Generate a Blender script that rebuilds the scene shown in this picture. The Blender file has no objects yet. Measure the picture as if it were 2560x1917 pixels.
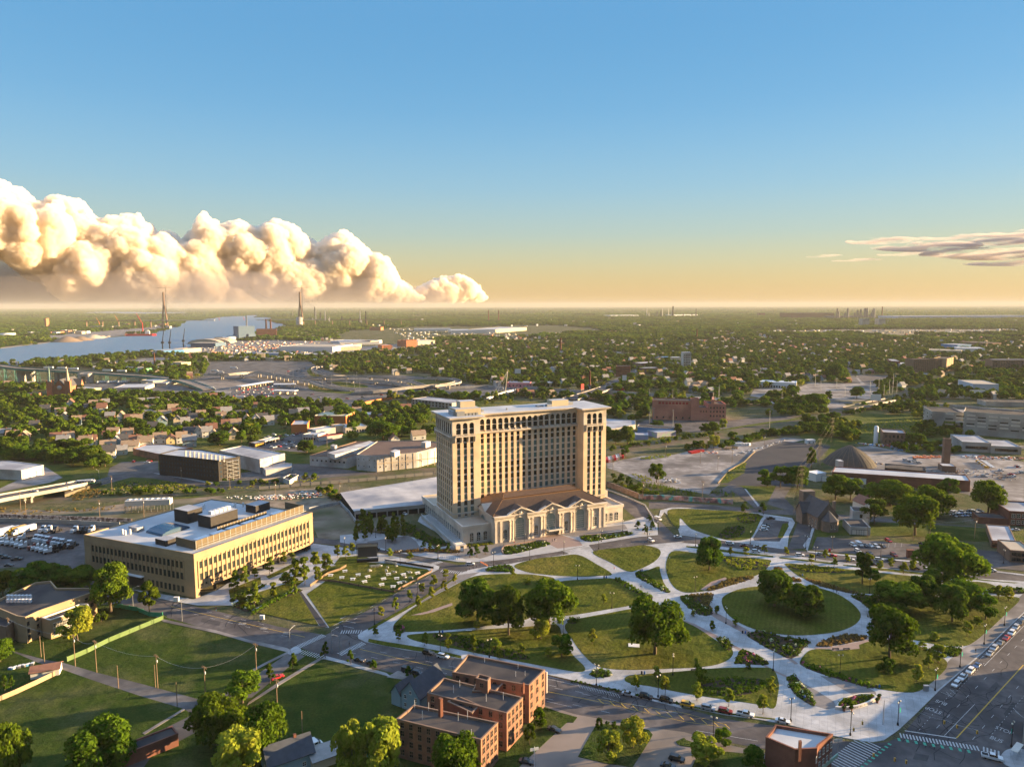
import bpy,bmesh,math,random
import numpy as np
from mathutils import Vector,Matrix
R=math.radians
sc=bpy.context.scene;COL=sc.collection
CAM_H=135.0;FPX=1775.0;PW,PH=2560,1917
PITCH=math.atan((PH/2-763.0)/FPX);ROLL=R(-0.15)
cd=bpy.data.cameras.new('camera');cam=bpy.data.objects.new('camera',cd);COL.objects.link(cam)
cam.matrix_world=Matrix.Translation((0,0,CAM_H))@Matrix.Rotation(R(90)-PITCH,4,'X')@Matrix.Rotation(ROLL,4,'Z')
cd.sensor_width=36;cd.lens=FPX/PW*36;cd.clip_start=1;cd.clip_end=400000
sc.camera=cam
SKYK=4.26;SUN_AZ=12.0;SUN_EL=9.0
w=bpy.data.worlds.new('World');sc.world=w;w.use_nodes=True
nt=w.node_tree;nt.nodes.clear()
sky=nt.nodes.new('ShaderNodeTexSky');sky.sky_type='NISHITA';sky.sun_disc=False
sky.sun_elevation=R(SUN_EL);sky.sun_rotation=R(90-SUN_AZ);sky.altitude=0;sky.air_density=1.0;sky.dust_density=0.4;sky.ozone_density=3
bg=nt.nodes.new('ShaderNodeBackground');bg.inputs['Strength'].default_value=0.12
wo=nt.nodes.new('ShaderNodeOutputWorld')
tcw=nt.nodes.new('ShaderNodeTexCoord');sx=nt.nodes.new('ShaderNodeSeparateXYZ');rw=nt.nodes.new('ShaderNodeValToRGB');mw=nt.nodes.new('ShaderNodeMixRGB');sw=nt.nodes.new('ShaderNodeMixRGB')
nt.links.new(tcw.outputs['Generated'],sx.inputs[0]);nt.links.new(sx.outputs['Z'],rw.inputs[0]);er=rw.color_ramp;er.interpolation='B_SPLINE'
GRAD=[(0,(.76,.47,.19)),(.03,(.76,.53,.22)),(.06,(.66,.60,.33)),(.095,(.50,.60,.50)),(.157,(.33,.58,.73)),(.252,(.175,.46,.76)),(.395,(.108,.365,.68)),(.5,(.22,.50,.88)),(.6,(.74,1.12,1.75)),(1,(1.25,1.82,2.8))]  # stops above the frame raised to add overhead fill light
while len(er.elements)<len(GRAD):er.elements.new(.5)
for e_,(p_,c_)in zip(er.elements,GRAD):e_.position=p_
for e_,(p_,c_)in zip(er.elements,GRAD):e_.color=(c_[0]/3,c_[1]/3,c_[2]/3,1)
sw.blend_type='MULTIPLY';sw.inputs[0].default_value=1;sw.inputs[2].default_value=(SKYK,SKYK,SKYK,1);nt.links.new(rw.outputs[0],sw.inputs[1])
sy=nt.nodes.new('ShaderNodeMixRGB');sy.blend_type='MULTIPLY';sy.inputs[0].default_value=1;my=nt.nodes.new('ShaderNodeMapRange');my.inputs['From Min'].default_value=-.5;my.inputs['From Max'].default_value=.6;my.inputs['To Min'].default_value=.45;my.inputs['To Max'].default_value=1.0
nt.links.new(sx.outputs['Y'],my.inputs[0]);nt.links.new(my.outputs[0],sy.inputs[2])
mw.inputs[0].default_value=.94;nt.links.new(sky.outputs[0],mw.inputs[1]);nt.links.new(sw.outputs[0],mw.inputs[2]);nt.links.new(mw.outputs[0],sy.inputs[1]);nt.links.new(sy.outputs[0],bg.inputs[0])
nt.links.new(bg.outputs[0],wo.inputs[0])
ld=bpy.data.lights.new('sun','SUN');ld.energy=4.8;ld.angle=R(0.5);ld.color=(1.0,0.69,0.36)
sun=bpy.data.objects.new('sun',ld);COL.objects.link(sun)
sd=Vector((math.cos(R(SUN_AZ))*math.cos(R(SUN_EL)),math.sin(R(SUN_AZ))*math.cos(R(SUN_EL)),math.sin(R(SUN_EL))))
sun.rotation_euler=sd.to_track_quat('Z','Y').to_euler()
sc.view_settings.view_transform='Standard';sc.view_settings.look='None';sc.view_settings.gamma=1.0
sc.view_settings.use_curve_mapping=False;sc.view_settings.exposure=2.4
sc.cycles.use_denoising=True
try:sc.cycles.denoiser='OPENIMAGEDENOISE'
except Exception:pass
sc.cycles.max_bounces=12;sc.cycles.diffuse_bounces=2;sc.cycles.glossy_bounces=2;sc.cycles.transmission_bounces=2
sc.cycles.volume_bounces=10;sc.cycles.transparent_max_bounces=8;sc.cycles.use_adaptive_sampling=True;sc.cycles.adaptive_threshold=0.02
TILE={'A':(0,700,2.572),'B':(850,700,2.572),'C':(1700,700,2.572),'D':(0,1280,2.572),'E':(850,1280,2.572),'F':(1700,1280,2.572),'S':(1050,980,3.943),'R':(1900,1500,3.352),'K':(200,1220,3.687),'H':(1180,1180,5.821),'M':(0,0,.8637),'a':(0,840,3.943),'b':(520,840,3.881),'c':(0,1240,3.943),'d':(1480,840,3.943),'e':(2000,840,3.943),'f':(1980,1200,3.814)}
def ray(u,v):
 x=(u-PW/2)/FPX;y=-(v-PH/2)/FPX;c,s=math.cos(ROLL),math.sin(ROLL)
 x,y=x*c-y*s,x*s+y*c
 return(x,math.cos(PITCH)+y*math.sin(PITCH),-math.sin(PITCH)+y*math.cos(PITCH))
def G(u,v,z=0.0):
 d=ray(u,v);t=(z-CAM_H)/d[2];return(d[0]*t,d[1]*t)
def g(k,x,y,z=0.0):
 a=TILE[k];return G(a[0]+x/a[2],a[1]+y/a[2],z)
def P(s,z=0.0):
 "'E 10,20 30,40 F 1,2' -> ground points"
 out=[];k=None
 for w_ in s.split():
  if ','in w_:
   x,y=w_.split(',');out.append(g(k,float(x),float(y),z))
  else:k=w_
 return out
def smooth(pts,closed=True,n=5):
 m=len(pts);out=[]
 rng=range(m)if closed else range(m-1)
 for i in rng:
  if closed:p0,p1,p2,p3=pts[i-1],pts[i],pts[(i+1)%m],pts[(i+2)%m]
  else:p0,p1,p2,p3=pts[max(i-1,0)],pts[i],pts[i+1],pts[min(i+2,m-1)]
  for j in range(n):
   t=j/n
   out.append(tuple(0.5*((2*p1[a])+(-p0[a]+p2[a])*t+(2*p0[a]-5*p1[a]+4*p2[a]-p3[a])*t*t+(-p0[a]+3*p1[a]-3*p2[a]+p3[a])*t**3)for a in(0,1)))
 if not closed:out.append(tuple(pts[-1]))
 return out
MATS={}
def mat(name,col,rough=.85,col2=None,scale=.5,detail=5,bump=0,metal=0,spec=.12,rand=0,col3=None,scale3=.02,contrast=.5,emit=0,stretch=None):
 if name in MATS:return MATS[name]
 m=bpy.data.materials.new(name);m.use_nodes=True;n=m.node_tree.nodes;l=m.node_tree.links
 b=n['Principled BSDF'];b.inputs['Roughness'].default_value=rough;b.inputs['Metallic'].default_value=metal
 b.inputs['Specular IOR Level'].default_value=spec
 c4=lambda c:(c[0],c[1],c[2],1)
 b.inputs['Base Color'].default_value=c4(col);cur=None
 if col2 or bump:
  tc=n.new('ShaderNodeTexCoord');nz=n.new('ShaderNodeTexNoise');nz.inputs['Scale'].default_value=scale;nz.inputs['Detail'].default_value=detail
  src=tc.outputs['Object']
  if stretch:
   mp=n.new('ShaderNodeMapping');mp.inputs['Scale'].default_value=stretch;l.new(src,mp.inputs[0]);src=mp.outputs[0]
  l.new(src,nz.inputs['Vector'])
  if col2:
   r=n.new('ShaderNodeValToRGB');r.color_ramp.elements[0].position=.5-contrast/2+.0;r.color_ramp.elements[1].position=.5+contrast/2
   r.color_ramp.elements[0].color=c4(col);r.color_ramp.elements[1].color=c4(col2);l.new(nz.outputs[0],r.inputs[0]);cur=r.outputs[0]
  if col3:
   n3=n.new('ShaderNodeTexNoise');n3.inputs['Scale'].default_value=scale3;n3.inputs['Detail'].default_value=6;l.new(src,n3.inputs['Vector'])
   r3=n.new('ShaderNodeValToRGB');r3.color_ramp.elements[0].position=.42;r3.color_ramp.elements[1].position=.62
   l.new(n3.outputs[0],r3.inputs[0])
   mx=n.new('ShaderNodeMixRGB');mx.inputs[2].default_value=c4(col3);l.new(r3.outputs[0],mx.inputs[0]);l.new(cur,mx.inputs[1]);cur=mx.outputs[0]
  if bump:
   bp=n.new('ShaderNodeBump');bp.inputs['Strength'].default_value=bump;bp.inputs['Distance'].default_value=.3;l.new(nz.outputs[0],bp.inputs['Height']);l.new(bp.outputs[0],b.inputs['Normal'])
 if rand:
  oi=n.new('ShaderNodeObjectInfo');hs=n.new('ShaderNodeHueSaturation');mr=n.new('ShaderNodeMapRange')
  mr.inputs['To Min'].default_value=1-rand;mr.inputs['To Max'].default_value=1+rand;l.new(oi.outputs['Random'],mr.inputs[0]);l.new(mr.outputs[0],hs.inputs['Value'])
  if cur:l.new(cur,hs.inputs['Color'])
  else:hs.inputs['Color'].default_value=c4(col)
  cur=hs.outputs[0]
 if cur:l.new(cur,b.inputs['Base Color'])
 if emit:b.inputs['Emission Color'].default_value=c4(col);b.inputs['Emission Strength'].default_value=emit
 MATS[name]=m;return m
def grassmat(name,c1,c2,c3,stripes=0,rot=.4,bumpd=.28):
 m=bpy.data.materials.new(name);m.use_nodes=True;n=m.node_tree.nodes;l=m.node_tree.links;b=n['Principled BSDF'];b.inputs['Roughness'].default_value=1;b.inputs['Specular IOR Level'].default_value=.05
 tc=n.new('ShaderNodeTexCoord');co=tc.outputs['Object']
 def N(sc_,de,lo,hi):
  z=n.new('ShaderNodeTexNoise');z.inputs['Scale'].default_value=sc_;z.inputs['Detail'].default_value=de;z.inputs['Roughness'].default_value=.62;l.new(co,z.inputs['Vector']);r=n.new('ShaderNodeMapRange');r.inputs['From Min'].default_value=lo;r.inputs['From Max'].default_value=hi;l.new(z.outputs[0],r.inputs[0]);return z,r
 def X(a,b_,f,bl='MIX'):
  x=n.new('ShaderNodeMixRGB');x.blend_type=bl
  for i,v in((1,a),(2,b_)):
   if isinstance(v,tuple):x.inputs[i].default_value=(*v,1)
   else:l.new(v,x.inputs[i])
  if isinstance(f,float):x.inputs[0].default_value=f
  else:l.new(f,x.inputs[0])
  return x.outputs[0]
 _,r1=N(.13,9,.38,.62);_,r2=N(.022,8,.5,.66);z3,r3=N(1.3,6,.3,.7);c=X(c1,c2,r1.outputs[0]);c=X(c,c3,r2.outputs[0])
 g3=n.new('ShaderNodeMapRange');g3.inputs['From Min'].default_value=.3;g3.inputs['From Max'].default_value=.7;g3.inputs['To Min'].default_value=.62;g3.inputs['To Max'].default_value=1.35;l.new(z3.outputs[0],g3.inputs[0]);c=X(c,g3.outputs[0],1.0,'MULTIPLY')
 if stripes:
  mp=n.new('ShaderNodeMapping');mp.inputs['Rotation'].default_value=(0,0,rot);l.new(co,mp.inputs[0]);wv=n.new('ShaderNodeTexWave');wv.inputs['Scale'].default_value=.16;wv.inputs['Distortion'].default_value=1.2;wv.inputs['Detail Scale'].default_value=.3;l.new(mp.outputs[0],wv.inputs[0])
  g4=n.new('ShaderNodeMapRange');g4.inputs['To Min'].default_value=1-stripes;g4.inputs['To Max'].default_value=1+stripes;l.new(wv.outputs['Fac'],g4.inputs[0]);c=X(c,g4.outputs[0],1.0,'MULTIPLY')
 l.new(c,b.inputs['Base Color']);zb=n.new('ShaderNodeTexNoise');zb.inputs['Scale'].default_value=2.6;zb.inputs['Detail'].default_value=4;l.new(co,zb.inputs['Vector'])
 bp=n.new('ShaderNodeBump');bp.inputs['Strength'].default_value=1;bp.inputs['Distance'].default_value=bumpd;l.new(zb.outputs[0],bp.inputs['Height']);zc=n.new('ShaderNodeTexNoise');zc.inputs['Scale'].default_value=.16;zc.inputs['Detail'].default_value=3;l.new(co,zc.inputs['Vector']);b2=n.new('ShaderNodeBump');b2.inputs['Distance'].default_value=1.3;l.new(zc.outputs[0],b2.inputs['Height']);l.new(b2.outputs[0],bp.inputs['Normal']);l.new(bp.outputs[0],b.inputs['Normal']);MATS[name]=m;return m
def leafmat(name,c1,c2,trans=.35,rand=.25):
 m=bpy.data.materials.new(name);m.use_nodes=True;n=m.node_tree.nodes;l=m.node_tree.links;n.clear()
 out=n.new('ShaderNodeOutputMaterial');df=n.new('ShaderNodeBsdfDiffuse');tr=n.new('ShaderNodeBsdfTranslucent');mx=n.new('ShaderNodeMixShader');mx.inputs[0].default_value=trans
 tc=n.new('ShaderNodeTexCoord');nz=n.new('ShaderNodeTexNoise');nz.inputs['Scale'].default_value=.45;nz.inputs['Detail'].default_value=3;l.new(tc.outputs['Object'],nz.inputs['Vector'])
 r=n.new('ShaderNodeValToRGB');r.color_ramp.elements[0].position=.35;r.color_ramp.elements[1].position=.65
 r.color_ramp.elements[0].color=(*c1,1);r.color_ramp.elements[1].color=(*c2,1);l.new(nz.outputs[0],r.inputs[0])
 oi=n.new('ShaderNodeObjectInfo');hs=n.new('ShaderNodeHueSaturation');mr=n.new('ShaderNodeMapRange');mr.inputs['To Min'].default_value=1-rand;mr.inputs['To Max'].default_value=1+rand
 l.new(oi.outputs['Random'],mr.inputs[0]);l.new(mr.outputs[0],hs.inputs['Value'])
 mh=n.new('ShaderNodeMapRange');mh.inputs['To Min'].default_value=.485;mh.inputs['To Max'].default_value=.515
 m2=n.new('ShaderNodeMath');m2.operation='FRACT';m3=n.new('ShaderNodeMath');m3.operation='MULTIPLY';m3.inputs[1].default_value=7.31
 l.new(oi.outputs['Random'],m3.inputs[0]);l.new(m3.outputs[0],m2.inputs[0]);l.new(m2.outputs[0],mh.inputs[0]);l.new(mh.outputs[0],hs.inputs['Hue'])
 l.new(r.outputs[0],hs.inputs['Color']);l.new(hs.outputs[0],df.inputs[0]);l.new(hs.outputs[0],tr.inputs[0])
 l.new(df.outputs[0],mx.inputs[1]);l.new(tr.outputs[0],mx.inputs[2]);l.new(mx.outputs[0],out.inputs[0]);MATS[name]=m;return m
class MB:
 def __init__(s):s.v=[];s.f=[];s.m=[];s.sm=[]
 def add(s,vs,fs,mi=0,smooth=False):
  b=len(s.v);s.v+=[tuple(q)for q in vs];s.f+=[tuple(b+i for i in f)for f in fs];s.m+=[mi]*len(fs);s.sm+=[smooth]*len(fs);return s
 def box(s,x0,y0,z0,x1,y1,z1,mi=0,rz=0,top=None,c=None):
  vs=[(x0,y0,z0),(x1,y0,z0),(x1,y1,z0),(x0,y1,z0),(x0,y0,z1),(x1,y0,z1),(x1,y1,z1),(x0,y1,z1)]
  if rz:
   cx,cy=c if c else((x0+x1)/2,(y0+y1)/2);a,b_=math.cos(rz),math.sin(rz)
   vs=[(cx+(x-cx)*a-(y-cy)*b_,cy+(x-cx)*b_+(y-cy)*a,z)for x,y,z in vs]
  s.add(vs,[(0,3,2,1),(0,1,5,4),(1,2,6,5),(2,3,7,6),(3,0,4,7)],mi);s.add(vs[4:],[(0,1,2,3)],mi if top is None else top);return s
 def prism(s,poly,z0,z1,mi=0,top=None,bottom=False):
  if area(poly)<0:poly=poly[::-1]
  n=len(poly);s.add([(x,y,z0)for x,y in poly]+[(x,y,z1)for x,y in poly],[(i,(i+1)%n,n+(i+1)%n,n+i)for i in range(n)],mi)
  s.add([(x,y,z1)for x,y in poly],[tuple(range(n))],mi if top is None else top)
  if bottom:s.add([(x,y,z0)for x,y in poly],[tuple(range(n))[::-1]],mi)
  return s
 def tube(s,p,q,r0,r1=None,n=6,mi=0,cap=True):
  r1=r0 if r1 is None else r1;p=Vector(p);q=Vector(q);d=(q-p).normalized();a=d.orthogonal().normalized();b=d.cross(a)
  vs=[];
  for i in range(n):
   t=2*math.pi*i/n;o=a*math.cos(t)+b*math.sin(t);vs.append(p+o*r0)
  for i in range(n):
   t=2*math.pi*i/n;o=a*math.cos(t)+b*math.sin(t);vs.append(q+o*r1)
  s.add(vs,[(i,(i+1)%n,n+(i+1)%n,n+i)for i in range(n)],mi,n>5)
  if cap:s.add(vs[n:],[tuple(range(n))],mi);s.add(vs[:n],[tuple(range(n))[::-1]],mi)
  return s
 def lathe(s,prof,n=12,mi=0,c=(0,0,0)):
  vs=[];k=len(prof)
  for r_,z in prof:
   for i in range(n):t=2*math.pi*i/n;vs.append((c[0]+r_*math.cos(t),c[1]+r_*math.sin(t),c[2]+z))
  s.add(vs,[(j*n+i,j*n+(i+1)%n,(j+1)*n+(i+1)%n,(j+1)*n+i)for j in range(k-1)for i in range(n)],mi,True);return s
 def gable(s,x0,y0,x1,y1,z0,h,axis='x',ov=.4,mi=0,wall=1,th=.25):
  "pitched roof: gable ends of wall material, two thick roof slopes"
  if axis=='x':
   my=(y0+y1)/2;s.add([(x0,y0,z0),(x0,y1,z0),(x0,my,z0+h),(x1,y0,z0),(x1,y1,z0),(x1,my,z0+h)],[(1,0,2),(3,4,5)],wall)
   for sy in(-1,1):
    ye=my+sy*((y1-y0)/2+ov);ze=z0-h*ov/((y1-y0)/2)
    a=[(x0-ov,my,z0+h),(x1+ov,my,z0+h),(x1+ov,ye,ze),(x0-ov,ye,ze)]
    s.add([(x,y,z+th)for x,y,z in a]+[(x,y,z+.02)for x,y,z in a],[(0,1,2,3)if sy<0 else(3,2,1,0),(4,7,6,5),(0,3,7,4),(1,5,6,2),(2,6,7,3),(0,4,5,1)],mi)
  else:
   mx=(x0+x1)/2;s.add([(x0,y0,z0),(x1,y0,z0),(mx,y0,z0+h),(x0,y1,z0),(x1,y1,z0),(mx,y1,z0+h)],[(0,1,2),(4,3,5)],wall)
   for sx in(-1,1):
    xe=mx+sx*((x1-x0)/2+ov);ze=z0-h*ov/((x1-x0)/2)
    a=[(mx,y0-ov,z0+h),(mx,y1+ov,z0+h),(xe,y1+ov,ze),(xe,y0-ov,ze)]
    s.add([(x,y,z+th)for x,y,z in a]+[(x,y,z+.02)for x,y,z in a],[(0,1,2,3)if sx>0 else(3,2,1,0),(4,7,6,5),(0,3,7,4),(1,5,6,2),(2,6,7,3),(0,4,5,1)],mi)
  return s
 def hip(s,x0,y0,x1,y1,z0,h,ov=.5,mi=0,inset=None):
  x0-=ov;y0-=ov;x1+=ov;y1+=ov;w_=x1-x0;d_=y1-y0
  if w_>=d_:
   i=d_/2 if inset is None else inset;r=[(x0+i,(y0+y1)/2,z0+h),(x1-i,(y0+y1)/2,z0+h)]
   s.add([(x0,y0,z0),(x1,y0,z0),(x1,y1,z0),(x0,y1,z0)]+r,[(0,1,5,4),(1,2,5),(2,3,4,5),(3,0,4),(0,3,2,1)],mi)
  else:
   i=w_/2 if inset is None else inset;r=[((x0+x1)/2,y0+i,z0+h),((x0+x1)/2,y1-i,z0+h)]
   s.add([(x0,y0,z0),(x1,y0,z0),(x1,y1,z0),(x0,y1,z0)]+r,[(0,1,4),(1,2,5,4),(2,3,5),(3,0,4,5),(0,3,2,1)],mi)
  return s
 def build(s,name,mats,parent=None,tri=False):
  me=bpy.data.meshes.new(name);me.from_pydata(s.v,[],s.f)
  for m in(mats if isinstance(mats,(list,tuple))else[mats]):me.materials.append(m)
  me.polygons.foreach_set('material_index',s.m);me.polygons.foreach_set('use_smooth',s.sm);me.update()
  if tri:
   bm=bmesh.new();bm.from_mesh(me);bmesh.ops.triangulate(bm,faces=[f for f in bm.faces if len(f.verts)>4],ngon_method='EAR_CLIP');bm.to_mesh(me);bm.free()
  o=bpy.data.objects.new(name,me);COL.objects.link(o)
  if parent:o.parent=parent;reg(o,parent)
  return o
def area(p):return.5*sum(p[i][0]*p[(i+1)%len(p)][1]-p[(i+1)%len(p)][0]*p[i][1]for i in range(len(p)))
KIDS={}
def reg(o,par):KIDS.setdefault(par.name,[]).append(o)
def tag(o,label=None,cat=None,group=None,kind=None):
 if label:o['label']=label
 if cat:o['category']=cat
 if group:o['group']=group
 if kind:o['kind']=kind
 return o
def thing(name,label,cat,loc=(0,0,0),rz=0,group=None):
 o=bpy.data.objects.new(name,None);COL.objects.link(o);o.empty_display_size=.5
 if len(loc)==2:loc=(loc[0],loc[1],0)
 o.location=loc;o.rotation_euler=(0,0,rz);return tag(o,label,cat,group)
def copy_tree(o,parent=None,label=None,group=None,loc=None,rz=None,scale=None):
 c=o.copy();COL.objects.link(c)
 if parent:c.parent=parent;reg(c,parent)
 if label:c['label']=label
 if group:c['group']=group
 if loc is not None:c.location=loc if len(loc)==3 else(loc[0],loc[1],0)
 if rz is not None:c.rotation_euler=(0,0,rz)
 if scale is not None:c.scale=scale if isinstance(scale,tuple)else(scale,)*3
 for ch in KIDS.get(o.name,[]):copy_tree(ch,c)
 return c
def remat(o,slot,m):
 if slot<len(o.material_slots):o.material_slots[slot].link='OBJECT';o.material_slots[slot].material=m
def sheet(name,poly,z,m,kind='structure',label=None):
 mb=MB()
 if area(poly)<0:poly=poly[::-1]
 mb.add([(x,y,z)for x,y in poly],[tuple(range(len(poly)))]);o=mb.build(name,m,tri=True);return tag(o,label,None,None,kind)
def slab(name,poly,z0,z1,m,kind='structure'):
 mb=MB();mb.prism(poly,z0,z1);o=mb.build(name,m,tri=True);return tag(o,kind=kind)
def offset_line(pts,wd):
 "polygon ribbon around an open polyline"
 L=[];Rr=[]
 for i,p in enumerate(pts):
  a=pts[max(i-1,0)];b=pts[min(i+1,len(pts)-1)];dx,dy=b[0]-a[0],b[1]-a[1];l=math.hypot(dx,dy)or 1;nx,ny=-dy/l,dx/l
  L.append((p[0]+nx*wd/2,p[1]+ny*wd/2));Rr.append((p[0]-nx*wd/2,p[1]-ny*wd/2))
 return L,Rr
def ribbon(mb,pts,wd,z,mi=0,z_end=None):
 L,Rr=offset_line(pts,wd);n=len(pts)
 zz=[z if z_end is None else z+(z_end-z)*i/(n-1)for i in range(n)]
 mb.add([(L[i][0],L[i][1],zz[i])for i in range(n)]+[(Rr[i][0],Rr[i][1],zz[i])for i in range(n)],[(i,n+i,n+i+1,i+1)for i in range(n-1)],mi);return mb
def dashes(mb,a,b,wd,z,dash=3,gap=6,mi=0):
 a=Vector(a);b=Vector(b);L=(b-a).length;d=(b-a)/L;t=0
 while t<L:
  e=min(t+dash,L);ribbon(mb,[tuple(a+d*t),tuple(a+d*e)],wd,z,mi);t+=dash+gap
rnd=random.Random(7);nrng=np.random.default_rng(11)
# ================================================================ SETTING
M_ground=grassmat('ground_soil',(.05,.065,.022),(.09,.085,.045),(.14,.12,.085),0,0,.5)
M_grass=grassmat('grass_rough',(.042,.066,.012),(.075,.088,.018),(.13,.115,.045),0,.4,.6)
M_lawn=grassmat('grass_lawn',(.050,.066,.008),(.072,.080,.011),(.11,.10,.022),.09,.42)
M_meadow=grassmat('grass_field',(.022,.043,.007),(.038,.056,.010),(.085,.085,.036),0,0,.35)
M_asph=mat('asphalt',(.078,.07,.07),.9,(.125,.112,.108),.35,10,col3=(.055,.051,.053),scale3=.06,contrast=.35,bump=.25)
M_asph_old=mat('asphalt_old',(.085,.08,.08),.9,(.15,.14,.135),.25,10,col3=(.06,.057,.057),scale3=.05,contrast=.35,bump=.2)
M_asph_new=mat('asphalt_new',(.032,.033,.04),.9,(.05,.05,.055),.06,9)
M_conc=mat('concrete_pale',(.33,.335,.34),.85,(.44,.44,.45),.5,10,col3=(.27,.27,.27),scale3=.09,contrast=.4,bump=.15)
_t=M_conc.node_tree;_b=_t.nodes['Principled BSDF'];_k=_b.inputs['Base Color'].links[0].from_socket;_x=_t.nodes.new('ShaderNodeMixRGB');_x.blend_type='MULTIPLY';_x.inputs[0].default_value=1;_r=_t.nodes.new('ShaderNodeTexBrick');_r.offset=0
for _i,_v in(('Color1',(1,1,1,1)),('Color2',(.9,.9,.9,1)),('Mortar',(.6,.6,.6,1)),('Scale',1),('Mortar Size',.035),('Brick Width',2.4),('Row Height',2.4)):_r.inputs[_i].default_value=_v
_m=_t.nodes.new('ShaderNodeMapping');_m.inputs['Rotation'].default_value=(0,0,.43);_c=_t.nodes.new('ShaderNodeTexCoord');_t.links.new(_c.outputs['Object'],_m.inputs[0]);_t.links.new(_m.outputs[0],_r.inputs['Vector']);_t.links.new(_k,_x.inputs[1]);_t.links.new(_r.outputs[0],_x.inputs[2]);_t.links.new(_x.outputs[0],_b.inputs['Base Color'])
M_conc_w=mat('concrete_walk',(.28,.28,.285),.85,(.37,.37,.375),.3,8)
M_conc_old=mat('concrete_old',(.16,.145,.135),.9,(.30,.275,.26),.16,12,col3=(.10,.09,.085),scale3=.03,contrast=.3,bump=.2)
M_brown=mat('concrete_brown',(.19,.155,.13),.9,(.25,.21,.18),.12,8,col3=(.14,.12,.105),scale3=.06)
M_paver=mat('paver_grey',(.15,.14,.135),.85,(.2,.185,.18),.8,4)
M_paver_r=mat('paver_rose',(.22,.165,.145),.85,(.27,.2,.175),.8,4)
M_mulch=mat('mulch',(.035,.025,.018),.95,(.055,.04,.028),1.2,4)
M_white=mat('paint_white_line',(.46,.46,.45),.8,(.3,.3,.3),1.5,5);M_yel=mat('paint_yellow_line',(.5,.33,.05),.7);M_grn=mat('paint_green_line',(.06,.3,.2),.7)
M_dirt=mat('dirt',(.13,.10,.07),.95,(.25,.20,.15),.14,12,col3=(.07,.075,.035),scale3=.035,contrast=.3,bump=.5)
M_ballast=mat('rail_ballast',(.085,.065,.045),.95,(.15,.115,.08),.3,10,col3=(.06,.075,.025),scale3=.05,bump=.4)
M_sand=mat('sand',(.42,.33,.23),.95,(.5,.4,.3),.05,5)
gm=MB();S_=42000
gm.add([(-S_,-250,0),(S_,-250,0),(S_,S_,0),(-S_,S_,0)],[(0,1,2,3)]);tag(gm.build('ground',M_ground),kind='structure')
wm=bpy.data.materials.new('river_water');wm.use_nodes=True;n=wm.node_tree.nodes;l=wm.node_tree.links;b=n['Principled BSDF']
b.inputs['Base Color'].default_value=(.06,.14,.23,1);b.inputs['Roughness'].default_value=.4;b.inputs['IOR'].default_value=1.22
tc=n.new('ShaderNodeTexCoord');mp=n.new('ShaderNodeMapping');mp.inputs['Scale'].default_value=(1,.3,1);l.new(tc.outputs['Object'],mp.inputs[0])
nz=n.new('ShaderNodeTexNoise');nz.inputs['Scale'].default_value=.035;nz.inputs['Detail'].default_value=8;nz.inputs['Roughness'].default_value=.65;l.new(mp.outputs[0],nz.inputs['Vector'])
bp=n.new('ShaderNodeBump');bp.inputs['Strength'].default_value=1;bp.inputs['Distance'].default_value=6;l.new(nz.outputs[0],bp.inputs['Height']);l.new(bp.outputs[0],b.inputs['Normal'])
rv=P('A -500,600 0,552 200,532 400,515 480,510 600,497 850,478 985,466 1240,428 1400,402 1500,385 1560,372 1640,350 1700,335 1800,318 1880,303 1840,288 1730,266 1765,250 1720,229 1640,226 1500,232 1440,236 1380,246 1300,255 1180,266 1150,280 1090,312 960,345 880,358 800,362 620,378 480,390 330,403 200,420 0,443 -500,500')
sheet('river_water',rv,.5,wm)
rv2=P('A 480,213 560,208 700,205 860,206 1000,208 1160,207 1300,215 1150,222 900,226 700,221 560,217')
sheet('distant_lake_water',rv2,.6,wm)
rv3=P('A -100,206 200,202 560,201 1290,199 1290,201.5 560,204.5 300,207 -100,209.5')
sheet('horizon_lake_water',rv3,.6,wm)
mb=MB();ribbon(mb,P('A 1180,262 1450,263 1700,261'),12,2.0);tag(mb.build('breakwater',M_ballast),kind='structure')
def lay(name,s,z,m,sm=0):
 p=P(s);
 if sm:p=smooth(p,True,sm)
 return sheet(name,p,z,m)
lay('grass_ground','D -400,2200 -400,740 0,640 740,590 1400,700 1900,860 E 0,930 330,1020 700,1060 1310,1235 1520,1310 F 0,1420 400,1510 1000,1700 1500,2200',.02,M_meadow)
lay('street_south','D 560,430 800,505 1000,552 1380,632 1780,732 2090,790 E 0,740 60,760 400,885 580,902 800,945 1320,1055 1800,1160 2212,1262 F 300,1330 600,1372 1000,1460 1260,1500 2700,1000 3200,2000 1400,2300 550,1640 550,1520 0,1425 E 2000,1390 1520,1300 1310,1240 700,1050 330,1030 0,950 D 2060,925 1930,870 1860,882 1700,845 1500,790 1280,735 1055,672 740,600 500,520',.024,M_asph)
lay('street_boulevard','E -60,760 0,722 200,620 420,492 620,378 660,345 760,385 738,430 620,505 480,592 240,722 185,760 100,800',.028,M_asph)
lay('street_station','E -700,110 -300,182 0,215 300,265 600,332 760,395 930,352 1100,335 1430,290 1600,264 1850,230 2050,205 F 0,196 300,228 600,262 1000,318 1400,375 1800,422 2500,520 2500,425 2212,398 1560,310 1200,290 870,262 690,235 440,205 0,150 B 2150,1640 2080,1570 1980,1470 1900,1420 1716,1360 1716,1400 1830,1470 1900,1530 E 2050,70 2045,150 1880,165 1600,212 1430,250 930,318 760,340 600,302 300,250 0,180 -300,150 -700,60',.032,M_asph)
lay('michigan_avenue','R 1150,1180 1490,768 1590,682 1870,440 2100,215 2212,108 2500,-180 3300,-180 3300,400 2212,1500 1700,1700 900,1600 900,1200',.036,M_asph)
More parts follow.
